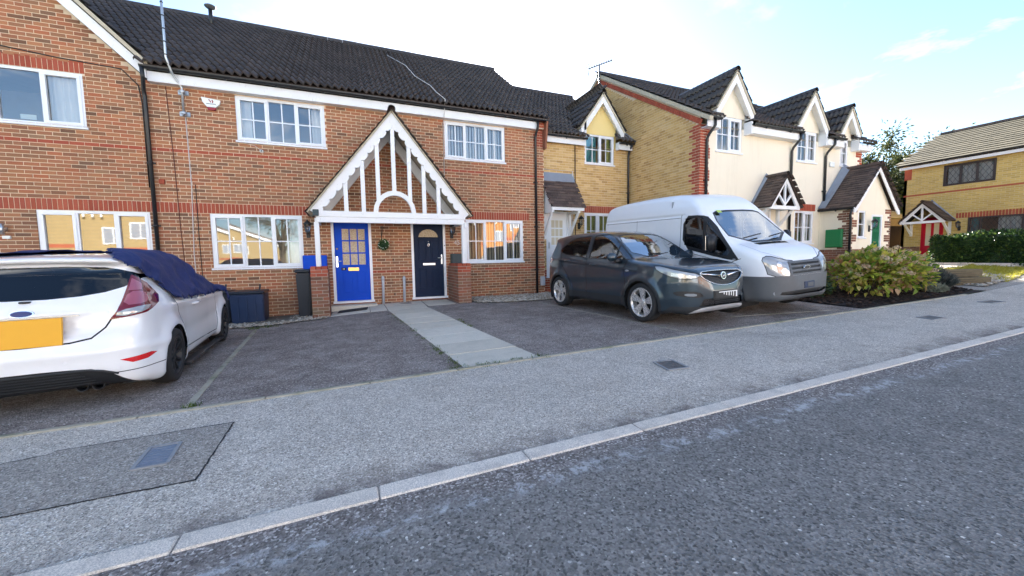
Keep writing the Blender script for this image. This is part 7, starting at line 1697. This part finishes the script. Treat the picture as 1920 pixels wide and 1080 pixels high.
    def wr(x, y, z):
        w = .014*np.sin(9*x+6*z+2.5*np.sin(3.1*x+4*z))*np.sin(4.5*z+2*x+1) + .008*np.sin(16*x-11*z+3*np.sin(5*z)) + .005*np.sin(25*z+7*x+2*np.sin(6*x)) + .006*np.sin(8*y+5*x) + .020*np.abs(np.sin(5*x-8*z+1.5*np.sin(4*x)))**6 + .012*np.abs(np.sin(3*x+9*z))**8
        sag = .03*np.exp(-((x-.55)/.5)**2)*np.exp(-((z-1.15)/.2)**2)
        return -(w+.006) + sag*.5
    b2.bumps = wr; P2, Q2 = b2.nets(off=.032)
    poly = [(-1.66,1.47), (-1.60,1.30), (-1.36,1.13), (-1.09,.915), (-.5,.885), (.2,.872), (.9,.862), (1.30,.855), (1.42,.80), (1.47,.70), (1.60,.66), (1.62,1.6), (-1.66,1.6)]
    bm = bmesh.new(); vs = [bm.verts.new(p_) for p_ in P2]
    for q in Q2:
        cx_, cy_, cz_ = P2[q].mean(0); jag = .014*math.sin(cx_*21)+.008*math.sin(cx_*47)
        if in_poly(cx_-1.5*max(0, 1-abs(cy_)/.56), cz_+jag, poly): bm.faces.new([vs[i] for i in q])
    bmesh.ops.delete(bm, geom=[v for v in bm.verts if not v.link_faces], context='VERTS'); me = bpy.data.meshes.new("cover_sheet"); bm.to_mesh(me); bm.free(); me.materials.append(M["cover_navy"]); me.polygons.foreach_set("use_smooth", [True]*len(me.polygons)); o = link("cover_sheet", me, cov)
    md = o.modifiers.new("thickness", 'SOLIDIFY'); md.thickness = .006; md.offset = -1
    # hem cord along the lower edge
    hem = [(x, z) for x, z in poly[2:9]]
    for sg in (1, -1): ltube(cov, "hem", "cover_navy", [(x, sg*(float(Wf(np.array([x]), np.array([z]))[0])+.030), z+.008*math.sin(x*21)) for x0_, x1_ in [(-1.30, 1.35)] for x in np.linspace(x0_, x1_, 40) for z in [float(np.interp(x, [h[0] for h in hem], [h[1] for h in hem]))+.008]], .010, 6)
build_white()

# ---- white panel van, nose to the street
def build_van():
    car = vehicle("panel_van", "white panel van with a grey bumper parked nose-out beside the dark hatchback", "van", 7.60, 7.0, R(-90), 2.93, .0)
    prof = [(-1.9,.30), (-2.08,.40), (-2.13,.9), (-2.13,1.9), (-2.08,2.22), (-1.92,2.37), (-.6,2.43), (.35,2.42), (.75,2.34), (.98,2.17), (1.12,2.02), (1.45,1.68), (1.82,1.355), (1.92,1.32), (2.25,1.20), (2.46,1.07), (2.545,.97), (2.60,.80), (2.635,.60), (2.635,.45), (2.59,.33), (2.4,.27), (1.8,.29)]
    wx = curve1([-2.2,-2.14,-2.0,-1.5,.8,1.4,1.8,2.1,2.3,2.45,2.55,2.62,2.68], [.70,.93,.975,.985,.985,.985,.975,.945,.89,.80,.68,.50,.2]); wz = curve1([.2,.4,.8,1.1,1.4,1.9,2.1,2.3,2.5], [.97,.99,1.0,.995,.975,.945,.90,.82,.68])
    def Wf(x, z): return wx(x)*(1+(wz(z)-1)*np.clip(1.0+.45*np.clip(x-.3, 0, 1.6), 1, 1.6))
    def bump(x, y, z):
        f = np.zeros_like(x)
        for ax in (1.69, -1.24): d = np.sqrt((x-ax)**2+(z-.34)**2); f -= .02*np.exp(-((d-.42)/.07)**2)*(np.abs(y) > .6)
        f += .012*np.exp(-((z-1.935)/.018)**2)*(np.abs(y) > .6)*(x < .7); f += .010*np.exp(-((z-1.05)/.03)**2)*(np.abs(y) > .6)*(x < 1.3); f -= .012*np.exp(-((z-.62)/.07)**2)*(np.abs(y) > .6)*(x < 1.2)
        return f
    b = Body(prof, Wf, .11, .035, bump, h=.042); c = Car(car, b, "paint_van"); P = c.part
    hole = P("hole", "dark_void"); seal = P("seal", "black_plastic", -.004); glass = P("side_window", "car_glass_dark", -.008); ws = P("windscreen", "windscreen_glass", -.004); seam = P("seam", "dark_void", -.010); bum = P("bumper", "bumper_grey", .008); gr = P("grille_panel", "bumper_grey", .004); slot = P("grille_slot", "black_plastic", -.02); hl = P("headlight", "lens_clear", -.004); hlb = P("headlight_surround", "black_plastic", -.004); hl2 = P("headlight_lamp", "satin_metal", .001); low = P("lower_intake", "black_plastic", -.03)
    for sg in (1, -1):
        c.side([(1.93,.22), (2.75,.22), (2.75,.745), (2.10,.735)], sg, bum, .2)
        c.side(rpoly([(.68,1.925), (1.12,1.915), (1.26,1.86), (2.00,1.06), (1.93,1.01), (1.28,1.13), (.68,1.26)]), sg, seal); c.side([(.73,1.87), (1.16,1.865), (1.20,1.215), (.73,1.32)], sg, glass); c.side([(1.26,1.78), (1.30,1.75), (1.80,1.18), (1.74,1.10), (1.26,1.19)], sg, glass)
        c.line([(.62,.50), (.62,1.95)], .014, lambda p, i: c.side(p, sg, i), seam); c.line([(1.78,.80), (1.86,1.0), (2.02,1.06)], .010, lambda p, i: c.side(p, sg, i), seam); c.line([(-.75,.45), (-.75,1.90)], .012, lambda p, i: c.side(p, sg, i), seam); c.line([(-2.0,1.875), (.60,1.885)], .010, lambda p, i: c.side(p, sg, i), seam)
        c.line([(.68,1.20), (1.22,1.085), (1.75,.99)], .010, lambda p, i: c.side(p, sg, i), seam)
        for ax in (1.69, -1.24): c.side(circ(ax, .34, .395), sg, hole, .5)
        H_ = rpoly([(-1.32,.745), (-.83,.745), (-.78,.93), (-.72,1.06), (-.84,1.11), (-1.10,1.02), (-1.33,.985)]); v = (.8, .6); c.diag(offpoly(H_, .012), v, sg, hlb); c.diag(H_, v, sg, hl); c.diag(circ(-1.08, .83, .055, 14), v, sg, hl2); c.diag(circ(-1.00, .955, .045, 14), v, sg, hl2)
    c.front([(-.95,.22), (.95,.22), (.95,.742), (-.95,.742)], bum, .1, 1.95); c.front([(-.46,.743), (.46,.743), (.43,.99), (-.43,.99)], gr, .05, 2.0)
    for z0, hw in ((.775, .40), (.845, .40), (.915, .39)):
        for a, b_ in ((-hw, -.085), (.085, hw)) if z0 < .9 and z0 > .8 else ((-hw, hw),): c.front([(a, z0), (b_, z0), (b_, z0+.036), (a, z0+.036)], slot, .05, 2.0)
    c.front(rpoly([(-.66,.40), (.66,.40), (.60,.485), (-.60,.485)]), low, .05, 2.0)
    W1 = rpoly([(-.80,1.365), (.80,1.365), (.70,1.90), (.5,1.965), (-.5,1.965), (-.70,1.90)]); c.front(offpoly(W1, .035), seal, .2, .7); c.front(W1, ws, .2, .7)
    c.cut([(1.90,-.45), (1.90,.45), (2.0,.42), (2.0,-.42)], (1,0,0), (0,1,0), lambda q, n: n.z > .3 and q.z > 1.0, low); c.line([(1.88,-.78), (2.25,-.74), (2.50,-.46)], .012, lambda p, i: c.cut(p, (1,0,0), (0,1,0), lambda q, n: n.z > .15 and q.z > .8, i), seam); c.line([(1.88,.78), (2.25,.74), (2.50,.46)], .012, lambda p, i: c.cut(p, (1,0,0), (0,1,0), lambda q, n: n.z > .15 and q.z > .8, i), seam)
    c.finish(delete=(hole,), lining="seat_light")
    def fx(y, z):
        xs = np.linspace(1.6, 2.9, 500); v = b.F(xs, np.full(500, y), np.full(500, z)); return float(xs[np.argmax(v > 0)])
    for z in (.793, .863, .933): 
        for k in range(22): y = -.38+k*.036; ltube(car, "grille_mesh", "bumper_grey", [(fx(y, z)-.006, y, z-.016), (fx(y, z)-.006, y, z+.016)], .005, 4) if abs(y) > .10 or z != .863 else None
    bd = oval(car, "badge", "chrome", (fx(0, .865)+.006, 0, .865), (1, 0, .05), .088, .038, .014); oval(car, "badge_face", "badge_dark", (fx(0, .865)+.0195, 0, .865), (1, 0, .05), .074, .030, .002, bd)
    xp = fx(0, .56); ph = lbox(car, "plate_holder", "bin_navy", xp-.02, xp+.016, -.14, .14, .50, .62, .006); lbox(car, "plate", "bumper_grey", xp+.016, xp+.022, -.06, .10, .525, .60, .004, ph)
    for sg in (1, -1):
        mb = MB(); bm = bmesh.new(); bmesh.ops.create_cube(bm, size=1)
        for v in bm.verts: v.co = Vector((1.52+v.co.x*.12, sg*1.10+v.co.y*.20, 1.36+v.co.z*.34))
        bmesh.ops.bevel(bm, geom=bm.edges[:], offset=.04, segments=3, affect='EDGES'); mb.bm(bm, 0, True); mi = mb.build("wing_mirror", M["black_plastic"], car, world=False); ltube(car, "mirror_arm", "black_plastic", [(1.62, sg*.92, 1.14), (1.56, sg*1.06, 1.20)], .035, 8, mi); lbox(car, "mirror_glass", "chrome", 1.450, 1.458, sg*1.10-.08, sg*1.10+.08, 1.22, 1.50, .003, mi)
        oval(car, "side_repeater", "lens_clear", (1.90, sg*.962, 1.045), (.1, sg, 0), .03, .018, .012); yb = .99; lbox(car, "door_handle", "black_plastic", .70, .88, min(sg*.97, sg*1.01), max(sg*.97, sg*1.01), 1.02, 1.075, .01)
        oval(car, "fog_light", "lens_clear", (fx(sg*.70, .445)-.004, sg*.70, .445), (1, sg*.5, 0), .05, .035, .008); lbox(car, "side_rub_strip", "bumper_grey", -1.9, 1.2, min(sg*.975, sg*1.002), max(sg*.975, sg*1.002), .56, .66, .01)
        for ax in (1.69, -1.24): wheel(car, ax, sg*.865, .342, .22, .205, "steel", sg, rimmat="bumper_grey")
    for ax in (1.69, -1.24): well(car, ax, .41, .5, .97)
    seats(car, [(.75, (-.55, .10, .55), .82)]); lbox(car, "dashboard", "bumper_grey", 1.35, 1.80, -.80, .80, 1.05, 1.28, .06); lbox(car, "bulkhead", "seat_light", .30, .33, -.88, .88, .5, 2.25, .01); lbox(car, "floor", "dark_void", -2.0, 1.9, -.85, .85, .50, .56, .01); lbox(car, "underbody", "dark_void", -2.0, 2.4, -.74, .74, .27, .42, .02)
    mb = MB(); mb.tube([(1.42+.09*math.sin(a), -.52+.20*math.cos(a), 1.30+.17*math.sin(a)) for a in np.linspace(0, 2*math.pi, 20)], .016, 6); mb.build("steering_wheel", M["black_plastic"], car, world=False)
    def wsp(y, t): x0 = 1.80-.70*t; return (x0+.035, y, 1.375+.62*t+.035)
    mb = MB(); mb.tube([wsp(-.62, .02), wsp(-.2, .10), wsp(-.05, .12)], .012, 6); mb.build("wiper", M["black_plastic"], car, world=False); mb = MB(); mb.tube([wsp(.10, .02), wsp(.5, .10), wsp(.62, .12)], .012, 6); mb.build("wiper", M["black_plastic"], car, world=False)
    plain("sticker_lime", (.45,.62,.12), .6, var=.05); a = [wsp(-.58, .86), wsp(-.46, .86), wsp(-.46, .95), wsp(-.58, .95)]; mb = MB(); mb.add(a, [(0,1,2,3)]); mb.build("windscreen_sticker", M["sticker_lime"], car, world=False)
build_van()
